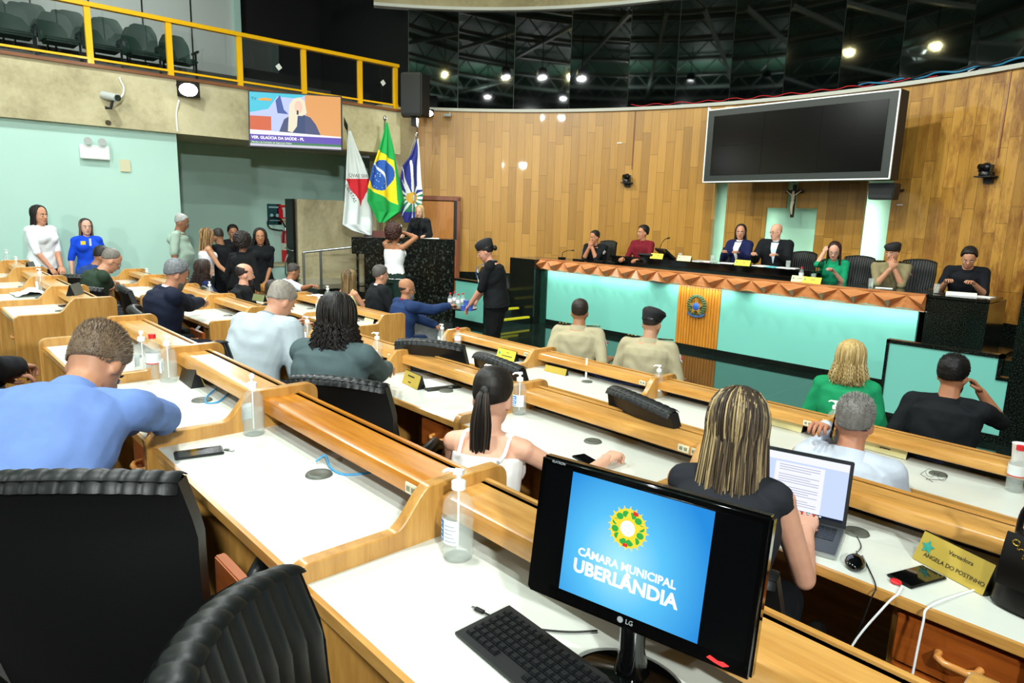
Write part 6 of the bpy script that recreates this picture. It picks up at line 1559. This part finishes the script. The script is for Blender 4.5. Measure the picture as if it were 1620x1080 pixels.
person('grey-haired man in a white shirt holding a phone to his ear', 1357, 627, T3, Y=3.34, face=10, lean=16, hp=4, hyaw=0, sk='#b97f62', top=('shirt', '#c3cad6', 1), bot='#4b4f56', vox=.007, fat=1.1,
       hair=('short', '#77746f', dict(th=.010, n=4200, ln=.020, cols=['#8d8a84', '#5c5955', '#a5a29c'])), LL=(-.125, .17, 1.08), RL=(.2, .42, .80), elb=((-.35, .9, -1.6), None), curl=1.0,
       extra=[lambda c: phone_in_hand(c, -1, (-.086, .02, .05))])
# front chairs beyond the last desks
mil = '#a89e80'
person('uniformed man in khaki shirt, bare-headed, in front of the dais', 918, 473, T3, Y=4.92, face=28, lean=8, hp=2, hyaw=8, sk='#a87656', top=('shirt', mil, .5), bot=mil, fat=1.2, vox=.008, hair=('short', '#2b221c', dict(th=.007)), LL=(-.34, .18, .70), RL=(.30, .2, .70), extra=[epaulettes(), sleeve_patch(1)])
person('uniformed man in khaki shirt with black beret, in front of the dais', 1034, 489, T3, Y=4.92, face=20, lean=10, hp=14, hyaw=-4, sk='#b98a6c', top=('shirt', mil, .5), bot=mil, fat=1.2, vox=.008, hair=('short', '#26201b', dict(th=.006)), LL=(-.2, .3, .66), RL=(.25, .3, .66), extra=[beret(), epaulettes(), sleeve_patch(1)])
person('woman with wavy blonde hair and green blouse, seen from behind', 1348, 543, T3, Y=4.95, face=16, lean=6, hp=2, hyaw=-6, sex='f', sk='#cfa088', top=('blouse', '#1b8f5c', .5), bot='#22252a', fat=1.12, vox=.008,
       hair=('long', '#b99c62', dict(n=900, L=.13, rad=.004, curl=.006, spread=1.3, cols=['#cdb27a', '#a2854f', '#dcc697'], thick=.022, th=.018, minaz=20, back=.0)), LL=(-.2, .3, .66), RL=(.2, .3, .66))
person('man in a black t-shirt holding his raised hand to his face', 1512, 563, T3, Y=4.95, face=8, lean=8, hp=6, hyaw=-12, sk='#b47a58', top=('shirt', '#16191c', .5), bot='#5b7088', fat=1.12, vox=.007, hair=('short', '#0f0d0d', dict(th=.014, n=4200, ln=.02, cols=['#0f0d0d', '#1d1a19'])),
       RL=(.15, .22, 1.03), LL=(-.25, .25, .66), elb=(None, (.9, .1, -1.5)), curl=.9, extra=[beard('#14100e')])
# left block
person('bearded grey-haired man in a navy suit with clasped hands', 284, 412, T2, Y=2.02, face=-2, lean=18, hp=18, ch=False, sk='#b98265', top=('jacket', '#161c2e', 1, 0, '#dfe6f0'), bot='#12151f', fat=1.2, belly=.04, vox=.008,
       hair=('short', '#6b6d70', dict(th=.014, n=2600, ln=.016, cols=['#6b6d70', '#8f9294', '#3f4144'])), LW=hz(352, 488, Z2) + V(-.05, -.02, .04), RW=hz(376, 492, Z2) + V(-.07, -.05, .04), curl=1.1, extra=[beard('#5b5653')])
person('man in a dark green t-shirt and glasses looking down at his desk', 184, 396, T2, Y=1.98, face=-2, lean=26, hp=28, sk='#c08a6d', top=('shirt', '#27372a', .5), ch=False, bot='#1e2126', fat=1.18, belly=.05, vox=.009,
       hair=('recede', '#6d675f'), RW=hz(205, 462, Z2) + V(-.02, -.03, .04), LW=hz(190, 455, Z2) + V(0, 0, .05), extra=[glasses()])
person('man in a dark blue shirt half hidden behind the man in green', 166, 391, T2, Y=2.2, face=-4, lean=26, hp=20, sk='#a06e52', top=('shirt', '#213a72', .5), ch=False, bot='#1e2126', fat=1.1, hair=('short', '#1d1714'))
person('woman with dark curly hair in the left block front row', 322, 412, T3, Y=3.32, face=-6, lean=6, hp=2, sex='f', sk='#d8a78d', top=('blouse', '#1a2550', .5), bot='#1e2126', vox=.009,
       hair=('long', '#2b1c16', dict(n=360, L=.20, rad=.006, curl=.016, spread=1.45, cols=['#3a271d', '#1d1310'], thick=.03, th=.024, minaz=45)), RL=(.05, .45, .80), LL=(-.1, .45, .80))
person('bald bearded man in a black shirt in the left block front row', 386, 417, T3, Y=3.30, face=-10, lean=8, hp=4, sk='#d39a80', top=('shirt', '#121315', 1), bot='#15161a', fat=1.15, vox=.008, hair=('fringe', '#2b211c'), extra=[beard('#2b1f1a')])
person('person with short dark hair just behind the pale jacket', 437, 445, T3, Y=3.2, face=-10, lean=12, hp=12, sk='#b07c60', top=('shirt', '#26282c', 1), hair=('short', '#2a211b', dict(th=.016)))
person('balding man in a pale blue shirt reaching to his right with a beige cap', 467, 418, T3, Y=4.75, face=-8, lean=16, hp=18, sk='#9c6a4c', top=('shirt', '#cfe0f2', .55), bot='#1b1c20', fat=1.1, hair=('short', '#3d3833', dict(th=.006)), RW=hy(545, 455, 4.7), LL=(-.1, .4, .72), extra=[glasses('#8a8f94')])
person('woman with straight brown hair in a yellow sleeveless top, from behind', 551, 427, T3, Y=4.75, face=4, lean=4, hyaw=20, sex='f', sk='#c98f70', top=('tank', '#d3cf92', 1), bot='#2a2c33', hair=('long', '#4b3a26', dict(n=260, L=.30, rad=.0065, cols=['#6b5636', '#8a7148'], spread=1.0, minaz=25, thick=.016)), s=.98)
person('grey-haired man in a black jacket beside the man in the blue suit', 602, 420, T3, Y=4.95, face=-14, lean=6, hp=6, sk='#c08c70', top=('jacket', '#17191c', 1, 0, '#e6e9ea'), bot='#15161a', fat=1.15, hair=('short', '#4e4a46', dict(th=.014, n=1600, ln=.014, cols=['#4e4a46', '#6b6762'])))
person('man in a blue suit and glasses reaching for the tray of bottles', 643, 443, T3, Y=4.75, face=-10, lean=8, hp=4, hyaw=-8, sk='#a87656', top=('jacket', '#22365e', 1, 0, '#7b2a3a'), bot='#22365e', fat=1.12, vox=.009, hair=('bald', '#2b2420'), RW=hy(712, 484, 5.25), LL=(.1, .45, .66), knees=.2, extra=[beard('#7a746e'), glasses()], curl=.8)
person('woman in a black and white patterned top behind the bald man', 398, 409, T3, Y=4.75, face=-6, lean=8, hp=14, sex='f', sk='#c99a80', top=('blouse', '#8b8880', .5), hair=('bun', '#5a4a3a'), extra=[glasses()])
# standing along the left wall and in the recess
person('woman in a white blouse with very long black hair standing by the mint wall', 59, 325, T2, X=-11.15, sit=False, face=-58, lean=2, sex='f', sk='#c58c6d', top=('blouse', '#eceff0', .5), bot='#1a2238', fat=1.18, vox=.009,
       hair=('long', '#15110f', dict(n=240, L=.36, rad=.006, cols=['#211a17'], spread=1.05, minaz=50, thick=.014, seed=4)), RL=(.10, .26, .92), LL=(-.04, .28, .90))
person('woman in a royal blue blouse with a yellow badge standing by the mint wall', 134, 346, T2, X=-11.15, sit=False, face=-88, lean=0, sex='f', sk='#cfa08a', top=('blouse', '#1446c8', .5), bot='#121318', vox=.009,
       hair=('long', '#2a211c', dict(n=220, L=.28, rad=.0055, cols=['#4b3d31', '#6b5a48'], spread=1.0, minaz=50, thick=.012, seed=5)), extra=[chest_badge(.085, .06, .03, .025, '#e3c92b'), chest_badge(-.01, .07, .012, .05, '#c9d4ea', 'lacing')])
person('grey-haired man in a grey-green polo with his belly forward, in profile', 290, 339, .2, X=-11.0, sit=False, face=-30, lean=4, hp=22, sk='#8c5f45', top=('shirt', '#9cb1a2', .45), bot='#3a4038', fat=1.22, belly=.10, hair=('short', '#9a9a96', dict(th=.008)), extra=[glasses('#5a5a5a')])
person('woman with long highlighted hair in a white strapped top, back to the camera', 327, 361, T3, X=-10.95, sit=False, face=-10, lean=4, hp=4, sex='f', sk='#c08a66', top=('tank', '#e2e0e6', 1), bot='#23262a', hair=('long', '#5a4028', dict(n=260, L=.36, rad=.006, cols=['#8a6840', '#b9935c', '#3b2a1c'], spread=1.1, minaz=25, thick=.018, back=.03)), RL=(.28, .35, .95))
person('smiling man in black looking down at a phone behind the woman in white', 342, 362, T3, X=-11.25, sit=False, face=110, lean=4, hp=24, sk='#9a6a4c', top=('shirt', '#15171a', .5), hair=('short', '#2b2420', dict(th=.006)), RL=(.08, .35, 1.05), LL=(-.08, .35, 1.05))
person('man in a black suit holding his hand to his mouth', 368, 356, T3, X=-11.95, sit=False, face=-100, lean=2, hp=8, sk='#9a6a4e', top=('jacket', '#14171c', 1, 0, '#20242a'), hair=('short', '#14100e', dict(th=.016)), RL=(.02, .18, 1.42), LL=(-.1, .25, 1.1))
person('person with short dark hair and black jacket, back to the camera', 383, 373, T3, X=-10.1, sit=False, face=40, lean=6, hp=6, sex='f', sk='#8a6048', top=('blouse', '#101113', 1), bot='#0f1012', fat=1.15, hair=('afro', '#1f1613'))
person('woman with black curly hair in a black t-shirt dress facing the camera', 411, 362, T3, X=-10.6, sit=False, face=-112, lean=0, sex='f', sk='#a87250', top=('blouse', '#111418', .45), bot='#111418', vox=.009, hair=('long', '#120e0d', dict(n=300, L=.17, rad=.006, curl=.014, spread=1.4, cols=['#1d1715'], thick=.028, th=.022, minaz=45)), RL=(.08, .2, .82), LL=(-.04, .2, .80))
# at the lectern
person('woman photographing with a raised phone, white sleeveless top and big curly hair', 622, 359, T3, Y=6.35, sit=False, face=14, lean=2, hp=-4, sex='f', sk='#a06c4c', top=('tank', '#eceeef', 1), bot='#1c2e28', fat=1.2, vox=.009, hair=('afro', '#3b1f17'),
       RW=hy(640, 368, 6.6), LW=hy(628, 372, 6.6), elb=((-1.6, .2, -.5), (2.0, .2, -.35)), curl=.9)
o = MB().box((0, 0, 0), (.075, .010, .15)).build('smartphone', mat('phone_white_back', '#e8e6ea', .3), smooth=40, bev=.003); o.location = hy(633, 362, 6.62); o.rotation_euler = (.15, .2, .2); tag(o, 'phone held up by the woman in white before the lectern', 'phone')
person('blonde woman in a black jacket speaking at the lectern', 664, 325, .56, Y=7.75, sit=False, face=-150, lean=2, hp=10, sex='f', sk='#cfa088', top=('jacket', '#14171b', 1, 0, '#0f1114'), bot='#0f1114', vox=.009,
       hair=('long', '#a98a58', dict(n=260, L=.30, rad=.006, cols=['#c9ac74', '#8a6d42'], spread=1.05, minaz=52, thick=.014)), RL=(.22, .30, 1.05), LL=(-.22, .30, 1.05))
person('kitchen worker in black uniform and hair cap holding a tray of bottles', 763, 381, T3, Y=5.55, sit=False, face=132, lean=10, hp=24, sex='f', sk='#c98f76', top=('blouse', '#101214', .5), bot='#0c0d0f', fat=1.28, vox=.008,
       hair=('bun', '#14100f'), LW=hy(741, 487, 5.4), RW=hy(752, 480, 5.75), curl=.35, elb=((-.9, -.6, -1), (.9, -.5, -1)), extra=[beret('#0d0e10'), lanyard('#2f6f9a'), chest_badge(.0, -.04, .03, .045, '#dfe6ea', 'id_card', .02), chest_badge(-.07, .06, .02, .02, '#b9c4c9', 'chest_logo')])
# ------------------------------------------------------------------ people and things on the dais
FD = .56
zD = 1.236; ZT2 = .56 + zt
def dchair(px, py, Y, rz, label, s=1.0):
    p = hy(px, py, Y); r = Matrix.Rotation(rz, 3, 'Z') @ Vector((0, -.31 * s, 0)); return chair(p.x - r.x, p.y - r.y, FD, rz, label, s=s)
def D(label, px, py, Y=10.12, face=180, lean=10, **k):
    return person(label, px, py, FD, Y=Y, face=face, lean=lean, seat=.5, ch=False, **k)
D('man in a black polo with clasped hands at his chin, left end of the dais', 941, 366, face=190, lean=14, hp=6, hyaw=-20, sk='#b4795a', top=('shirt', '#121417', .5), fat=1.22, hair=('short', '#1a1512', dict(th=.009)),
  LL=(-.02, .30, .94), RL=(.02, .32, .92), elb=((-.45, .25, -1.6), (.45, .25, -1.6)), curl=1.2, extra=[sleeve_patch(-1), sleeve_patch(1)])
D('man in a maroon polo shirt behind a tilted monitor', 1019, 357, face=185, lean=4, hyaw=-22, sk='#b4795a', top=('shirt', '#6b1420', .5), hair=('short', '#1a1512', dict(th=.019)))
D('woman in a navy blazer and white blouse with long black hair', 1173, 355, Y=10.55, face=190, lean=6, hp=2, hyaw=12, sex='f', sk='#b98266', top=('jacket', '#161c44', 1, 0, '#e6e4de'), hair=('long', '#120e0d', dict(n=200, L=.22, rad=.006, cols=['#1d1715'], minaz=58, thick=.012, spread=1.15)), LL=(-.12, .42, .98), RL=(.12, .42, .98))
D('bald man with glasses in a black suit and pale blue shirt', 1229, 354, Y=10.5, face=196, lean=10, hyaw=-38, hp=6, sk='#d09a80', top=('jacket', '#121417', 1, 0, '#c9dcee'), fat=1.22, hair=('bald', '#6b625c'), LL=(-.1, .42, .98), RL=(.25, .42, .98), extra=[glasses('#3a3a3c')])
D('woman with reddish dark hair and glasses in a green blouse, hand at her temple', 1321, 384, face=196, lean=12, hp=16, sex='f', sk='#d09c84', top=('blouse', '#128a5e', .5), fat=1.15, hair=('long', '#2b1613', dict(n=220, L=.20, rad=.006, cols=['#3a1d18'], minaz=55, thick=.014, spread=1.1)), RL=(.12, .22, 1.10), LL=(-.05, .38, .82), elb=(None, (.45, .3, -1.6)), curl=.9, extra=[glasses('#1b1413')])
D('uniformed officer in khaki with black beret and hands clasped at his chin', 1414, 385, face=200, lean=12, hp=6, hyaw=-30, sk='#c08a6c', top=('shirt', '#857b5a', .5), fat=1.15, hair=('short', '#1a1512', dict(th=.006)), LL=(-.02, .31, .94), RL=(.02, .33, .92), elb=((-.45, .25, -1.6), (.45, .25, -1.6)), curl=1.2, extra=[beret('#121013'), epaulettes(), sleeve_patch(-1), chest_badge(.07, .03, .035, .012, '#101214')])
D('man in a black shirt writing with a pen at the right end of the dais', 1535, 393, face=192, lean=20, hp=22, sk='#c08a6c', top=('shirt', '#14161c', .5), fat=1.15, hair=('short', '#1a1512', dict(th=.019)), RL=(.20, .42, .80), LL=(-.10, .44, .80))
for px, py, Y, a, lb in ((966, 370, 10.62, 172, 'dark chair behind the man in the black polo'), (1160, 378, 11.05, 150, 'black chair behind the woman in the navy blazer'), (1276, 392, 10.95, 168, 'dark ribbed chair behind the bald man'),
                     (1362, 412, 10.6, 172, 'dark ribbed chair beside the woman in green'), (1456, 422, 10.6, 172, 'dark ribbed chair beside the officer in the beret')):
    dchair(px, py, Y, math.radians(a), lb, .97)
def gooseneck(px, py, tx, ty, Y, label, z=zD):
    p = hy(px, py, Y); q = hy(tx, ty, Y - .05); t = thing('gooseneck_microphone', label, 'microphone', (p.x, Y, z), 0)
    q = q - t.location; b = MB(); b.bb(-.05, .05, -.06, .06, 0, .03); b.build('base', M_PLAST, t, 0, bev=.005)
    b = MB(); b.tube(smooth([(0, 0, .03), (q.x * .1, 0, max(.06, q.z * .7)), (q.x * .6, q.y * .5, q.z * .95), tuple(q)]), .006, 6); b.build('stem', M_CABK, t, 80); d = Vector((q.x * .4, 0, q.z * .05)).normalized()
    b = MB(); b.cap(q, q + d * .035, .013, .014); b.build('head', M_CABK, t, 80)
gooseneck(889, 404, 905, 396, 9.75, 'thin microphone at the far left end of the dais'); gooseneck(1043, 398, 1056, 377, 9.95, 'gooseneck microphone behind the tilted monitor')
gooseneck(1293, 424, 1301, 412, 9.85, 'gooseneck microphone beside the woman in green'); 
def glass(px, py, Y, z, label):
    p = hy(px, py, Y); t = thing('drinking_glass', label, 'glass', (p.x, Y, z)); b = MB(); b.lathe([(.001, .004), (.028, .004), (.033, .115), (.035, .115), (.030, 0), (.001, 0)], 18); b.build('glass', M_CLR, t, 50)
    b = MB(); b.lathe([(.001, .006), (.027, .006), (.0295, .06), (.001, .06)], 16); b.build('water', M_GEL, t, 50)
glass(1076, 405, 9.95, ZT2, 'drinking glass right of the yellow card'); glass(1127, 410, 9.95, ZT2, 'drinking glass before the woman in the navy blazer'); glass(1247, 416, 9.95, ZT2, 'drinking glass before the bald man')
glass(1379, 440, 9.7, zD, 'drinking glass before the officer in the beret'); glass(1483, 447, 9.7, zD, 'drinking glass before the man writing'); glass(1287, 436, 9.75, zD, 'drinking glass beside the red-capped bottle on the dais')
p = hy(1267, 440, 9.62); wat(0, 0, zD, 'red-capped water bottle on the dais left of the woman in green', pos=Vector((p.x, 9.62, 0)))
def dcard(px, py, Y, z, label, face=M_CARD, w=.26, lines=(('||||||||', .013, .02, .005),)):
    p = hy(px, py, Y); holder(Vector((p.x, Y, z)), 0, label, face=face, w=w, h=.085, lines=lines)
dcard(1040, 405, 9.9, ZT2 - .002, 'yellow name card in front of the tilted monitor'); dcard(1083, 412, 9.85, ZT2 - .002, 'pale yellow name card with a green crest on the black table', M_CREAM)
dcard(1175, 420, 9.83, ZT2 - .002, 'yellow name card before the woman in the navy blazer'); dcard(1264, 441, 9.50, zD, 'cream name card at the right end of the black table', M_CREAM, .2); dcard(1285, 444, 9.47, zD, 'yellow name card before the woman in green')
def dmon(px, py, Y, z, rz, tilt, w, h_, label):
    p = hy(px, py, Y); t = thing('desk_monitor', label, 'monitor', (p.x, Y, z), rz); o = MB().bb(-w / 2, w / 2, 0, .035, 0.02, h_).build('housing', M_PLAST, t, 40, bev=.006); o.matrix_local = T(0, 0, 0) @ Rx(tilt)
    MB().bb(-.1, .1, -.02, .14, 0, .02).build('foot', M_PLAST, t, 0)
dmon(1063, 405, 10.12, ZT2, math.radians(150), -.9, .42, .28, 'black monitor tilted back in front of the man in maroon'); dmon(1030, 402, 10.05, ZT2, math.radians(180), -1.2, .3, .2, 'low black console beside the tilted monitor')
for i, (px, Y, z, w, l, lb, mm) in enumerate(((1112, 10.05, ZT2, .35, .25, 'scattered white papers left of the woman in the navy blazer', M_PAP), (1150, 10.05, ZT2, .25, .22, 'white papers before the woman in the navy blazer', M_PAP), (1205, 10.03, ZT2, .25, .25, 'white papers before the bald man', M_PAP),
        (1222, 10.0, ZT2, .16, .2, 'small turquoise folder before the bald man', mat('turquoise_folder', '#4fc3cc', .5)), (1245, 10.02, ZT2, .3, .2, 'papers right of the turquoise folder', M_PAP), (1100, 9.95, ZT2, .3, .18, 'white sheets near the left glass', M_PAP),
        (1526, 9.72, zD, .32, .22, 'stack of white papers before the man writing', M_PAP), (1562, 9.75, zD, .2, .2, 'loose white sheet at the right end of the dais', M_PAP), (1500, 9.7, zD, .18, .2, 'black notepad under the writing hand', M_HOLD), (1402, 9.72, zD, .2, .12, 'white note before the officer', M_PAP))):
    p = hy(px, 430, Y); o = MB().bb(-w / 2, w / 2, -l / 2, l / 2, 0, .006 if i != 6 else .03).build('papers' if mm is M_PAP else 'folder', mm, smooth=0); o.location = (p.x, Y, z); o.rotation_euler = (0, 0, .25 * math.sin(i * 2.3)); tag(o, lb, 'papers')
for px, lb in ((920, 'flat black microphone unit before the man in the black polo'), (925 + 28, 'second flat black unit on the left part of the dais'), (973, 'third flat black unit beside the black table')):
    p = hy(px, 408, 9.7); o = MB().bb(-.10, .10, -.06, .06, 0, .035).build('microphone_unit', M_PLAST, smooth=0, bev=.005); o.location = (p.x, 9.62, zD); tag(o, lb, 'microphone')
# lectern things
pa_, ang_, Lp_ = LECT
LM = T(*pa_) @ Rz(ang_)
t = thing('lectern_microphone', 'gooseneck microphone at the mouth of the blonde speaker', 'microphone', LM @ Vector((Lp_ - .62, .30, 1.56)))
hm = hy(658, 347, 7.55) - t.location
b = MB(); b.bb(-.05, .05, -.05, .05, 0, .02); b.build('base', M_PLAST, t, 0); b = MB(); b.tube(smooth([(0, 0, .02), (0, 0, .2), tuple(hm * .7 + Vector((0, 0, .05))), tuple(hm)]), .006, 6); b.build('stem', M_CABK, t, 80); b = MB(); b.cap(hm, hm + Vector((0, 0, .03)), .013, .013); b.build('head', M_CABK, t, 80)
o = MB().bb(-.16, .16, -.12, .12, 0, .006).build('papers', M_PAP, smooth=0); o.location = LM @ Vector((Lp_ - .45, .25, 1.56)); o.rotation_euler = (0, 0, ang_); tag(o, 'white papers on the lectern before the speaker', 'papers')
t = thing('flag_stand', 'reddish wooden box stand holding the flag poles behind the lectern', 'stand', (-11.5, 7.36, .561), ang_)
MB().bb(-.34, .34, -.18, .18, 0, 1.10).build('box', mat('mahogany', '#5d2413', .3, coat=.3, var=.2), t, 0, bev=.005)
for x in (-.2, -.02, .2): b = MB(); b.tube([(x, 0, 1.10), (x + .03 * (1 if x > 0 else -1), 0, 1.30)], .018, 8); b.build('pole_socket', M_CHROME, t, 60)

# ------------------------------------------------------------------ flags
def flag(label, X, top, outline, colf, mats, folds=7, amp=.05, nu=90, nv=150, pole_to=None, tip='ball', lettering=()):
    # outline: rows (py, px_left, px_right) of the cloth as hanging; the cloth hangs in a vertical plane facing the floor
    tp = hx(*top, X); t = thing('flag', label, 'flag', (tp.x, tp.y, .57)); b = MB()
    o = t.location
    def ed(v):
        n = len(outline) - 1; q = v * n; i = min(int(q), n - 1); f = q - i; a, c = outline[i], outline[i + 1]; return [a[k] + (c[k] - a[k]) * f for k in range(3)]
    def fn(u, v):
        y, l, r = ed(v); P_ = hx(l + (r - l) * u, y, X) - o; w = (r - l) / 60.0
        w = min(1, w * 1.3); P_.x += amp * w * (math.sin(u * folds * PI + v * 1.5) + .5 * math.sin(u * folds * 2.3 + 1 + v * 4)) * .7; return P_
    b.grid(fn, nu, nv, mf=lambda u, v: colf(u, v, ed(v))); me = b.mesh('cloth', mats, 180); cl = link('cloth', me, t)
    sol = cl.modifiers.new('s', 'SOLIDIFY'); sol.thickness = .004
    foot = Vector(pole_to) - o; hd = (tp - o) + Vector((-.07, 0, .02))
    b = MB(); b.tube([foot, hd], .016, 10); b.build('pole', M_CHROME, t, 60)
    d = (hd - foot).normalized(); b = MB()
    if tip == 'ball': b.ell(hd + d * .04, (.035, .035, .05))
    else: b.tube([hd, hd + d * .08, hd + d * .22], [.02, .035, .002], 8)
    b.build('finial', M_STEEL if tip == 'ball' else M_PLAST, t, 60); return t, fn, cl
fw = [mat('flag_white', '#dfe7e6', .8), mat('flag_red', '#cf1f2c', .8), M_INK]
def tri(px, py, a, b_, c):
    def sg(p, q, r): return (p[0] - r[0]) * (q[1] - r[1]) - (q[0] - r[0]) * (p[1] - r[1])
    s1, s2, s3 = sg((px, py), a, b_), sg((px, py), b_, c), sg((px, py), c, a); return not ((min(s1, s2, s3) < 0) and (max(s1, s2, s3) > 0))
def cw(u, v, e):
    x, y = e[1] + (e[2] - e[1]) * u, e[0]; return 1 if tri(x, y, (546, 283), (586, 283), (572, 327)) else 0
t, fn, cl = flag('white state flag with a red triangle hanging at the left', -11.42, (552, 206), [(207, 551, 555), (232, 549, 564), (260, 547, 576), (283, 546, 584), (320, 544, 590), (355, 541, 591), (364, 556, 590), (372, 583, 588)], cw, fw, folds=5, amp=.045, pole_to=(-11.56, 7.15, 1.70), tip='spear', nu=70, nv=150)
def onflag(s, px, py, size, rot, X, amp=.09):
    p = hx(px, py, X + amp); text(s, size, M_INK, cl, T(*(p - t.location)) @ Rz(PI / 2 - .12) @ Rx(PI / 2) @ Rz(rot), 'flag_lettering')
onflag('QVAE SER', 567, 278, .085, -.0, -11.42); onflag('LIBERTAS', 555, 306, .085, -1.05, -11.42)
fb = [mat('flag_green', '#12a04a', .8), mat('flag_yellow', '#f4d91c', .8), mat('flag_blue', '#2257ae', .8), fw[0]]
rs = random.Random(2); STR = [(600 + rs.uniform(-17, 10), 280 + rs.uniform(-10, 17)) for _ in range(18)]
def cb(u, v, e):
    x, y = e[1] + (e[2] - e[1]) * u, e[0]; dx, dy = x - 603, y - 277; a = -.12
    rx, ry = dx * math.cos(a) - dy * math.sin(a), dx * math.sin(a) + dy * math.cos(a)
    if (rx / 20) ** 2 + (ry / 24) ** 2 < 1:
        c = math.hypot(x - 560, y - 300)
        if abs(c - 51.5) < 1.5: return 3
        for sx_, sy_ in STR:
            if abs(x - sx_) < .5 and abs(y - sy_) < .5 and c < 49: return 3
        return 2
    if tri(x, y, (597, 236), (628, 324), (580, 296)) or tri(x, y, (597, 236), (628, 324), (622, 254)): return 1
    return 0
flag('green and yellow national flag with a blue starry disc in the middle', -11.30, (612, 192), [(193, 611, 613), (215, 605, 618), (240, 597, 624), (265, 588, 628), (295, 581, 635), (318, 580, 641), (335, 590, 636), (352, 598, 609)], cb, fb, folds=5, amp=.05, pole_to=(-11.56, 7.36, 1.70), nu=110, nv=200)
fc = [mat('flag_navy', '#252c86', .8), fw[0], mat('flag_gold', '#d9a93a', .8), mat('flag_teal', '#1d7a58', .8)]
def cc(u, v, e):
    x, y = e[1] + (e[2] - e[1]) * u, e[0]; dx, dy = x - 652, y - 313; r = math.hypot(dx, dy); a = math.atan2(dy, dx)
    if x > 660 + (y - 215) * .012 and y < 300: return 1
    if r < 9: return 2 if r > 5 or dx < 0 else 1
    k = abs(((a / (2 * PI) * 12) % 1) - .5) * 2
    L = 22 if int((a / (2 * PI) * 12)) % 2 else 30
    if r < 60 and abs(x - (650 - (y - 236) * -.02)) < 1.6 and y < 300 and y > 232: return 1
    if r < L + 4 and k > (r / (L + 4)) * .85 + .1: return 1
    if y > 306 and x > 642 + (y - 300) * -.1 and y < 335: return 3
    if tri(x, y, (635, 262), (650, 306), (644, 310)): return 1
    return 0
flag('navy municipal flag with a white star burst at the right of the lectern flags', -11.50, (661, 218), [(219, 660, 662), (245, 650, 664), (262, 636, 665), (285, 632, 666), (310, 634, 668), (335, 633, 664), (352, 640, 648)], cc, fc, folds=4, amp=.04, pole_to=(-11.56, 7.52, 1.70), nu=90, nv=150)
# tray and bottles offered by the worker
tz = hy(730, 489, 5.45).z; tc_ = hy(730, 489, 5.45)
t = thing('serving_tray', 'dark round tray held by the worker in black', 'tray', (tc_.x, 5.48, tz)); b = MB(); b.lathe([(.001, 0), (.17, 0), (.185, .018), (.18, .018), (.168, .006), (.001, .006)], 32); b.build('tray', M_PLAST, t, 60)
for i, (px, Y, lb) in enumerate(((712, 5.42, 'leftmost red-capped bottle on the tray'), (719, 5.55, 'second red-capped bottle on the tray'), (725, 5.44, 'third red-capped bottle on the tray'), (732, 5.55, 'rightmost red-capped bottle on the tray'))):
    q = hy(px, 489, Y); wat(0, 0, tz + .006, lb, pos=Vector((q.x, Y, 0)), s=.92)
M_CUPB = mat('cup_blue', '#4a6fd8', .3, alpha=.8)
for i, (px, Y, k, lb) in enumerate(((733, 5.36, 0, 'lower left blue water cup on the tray'), (744, 5.42, 0, 'lower right blue water cup on the tray'), (737, 5.38, 1, 'upper left blue water cup on the tray'), (746, 5.44, 1, 'upper right blue water cup on the tray'))):
    q = hy(px, 489, Y); o = MB().lathe([(.001, 0), (.026, 0), (.034, .062), (.036, .064), (.001, .065)], 18).build('water_cup', M_CUPB, smooth=50); o.location = (q.x, Y, tz + .007 + k * .066); tag(o, lb, 'cup')
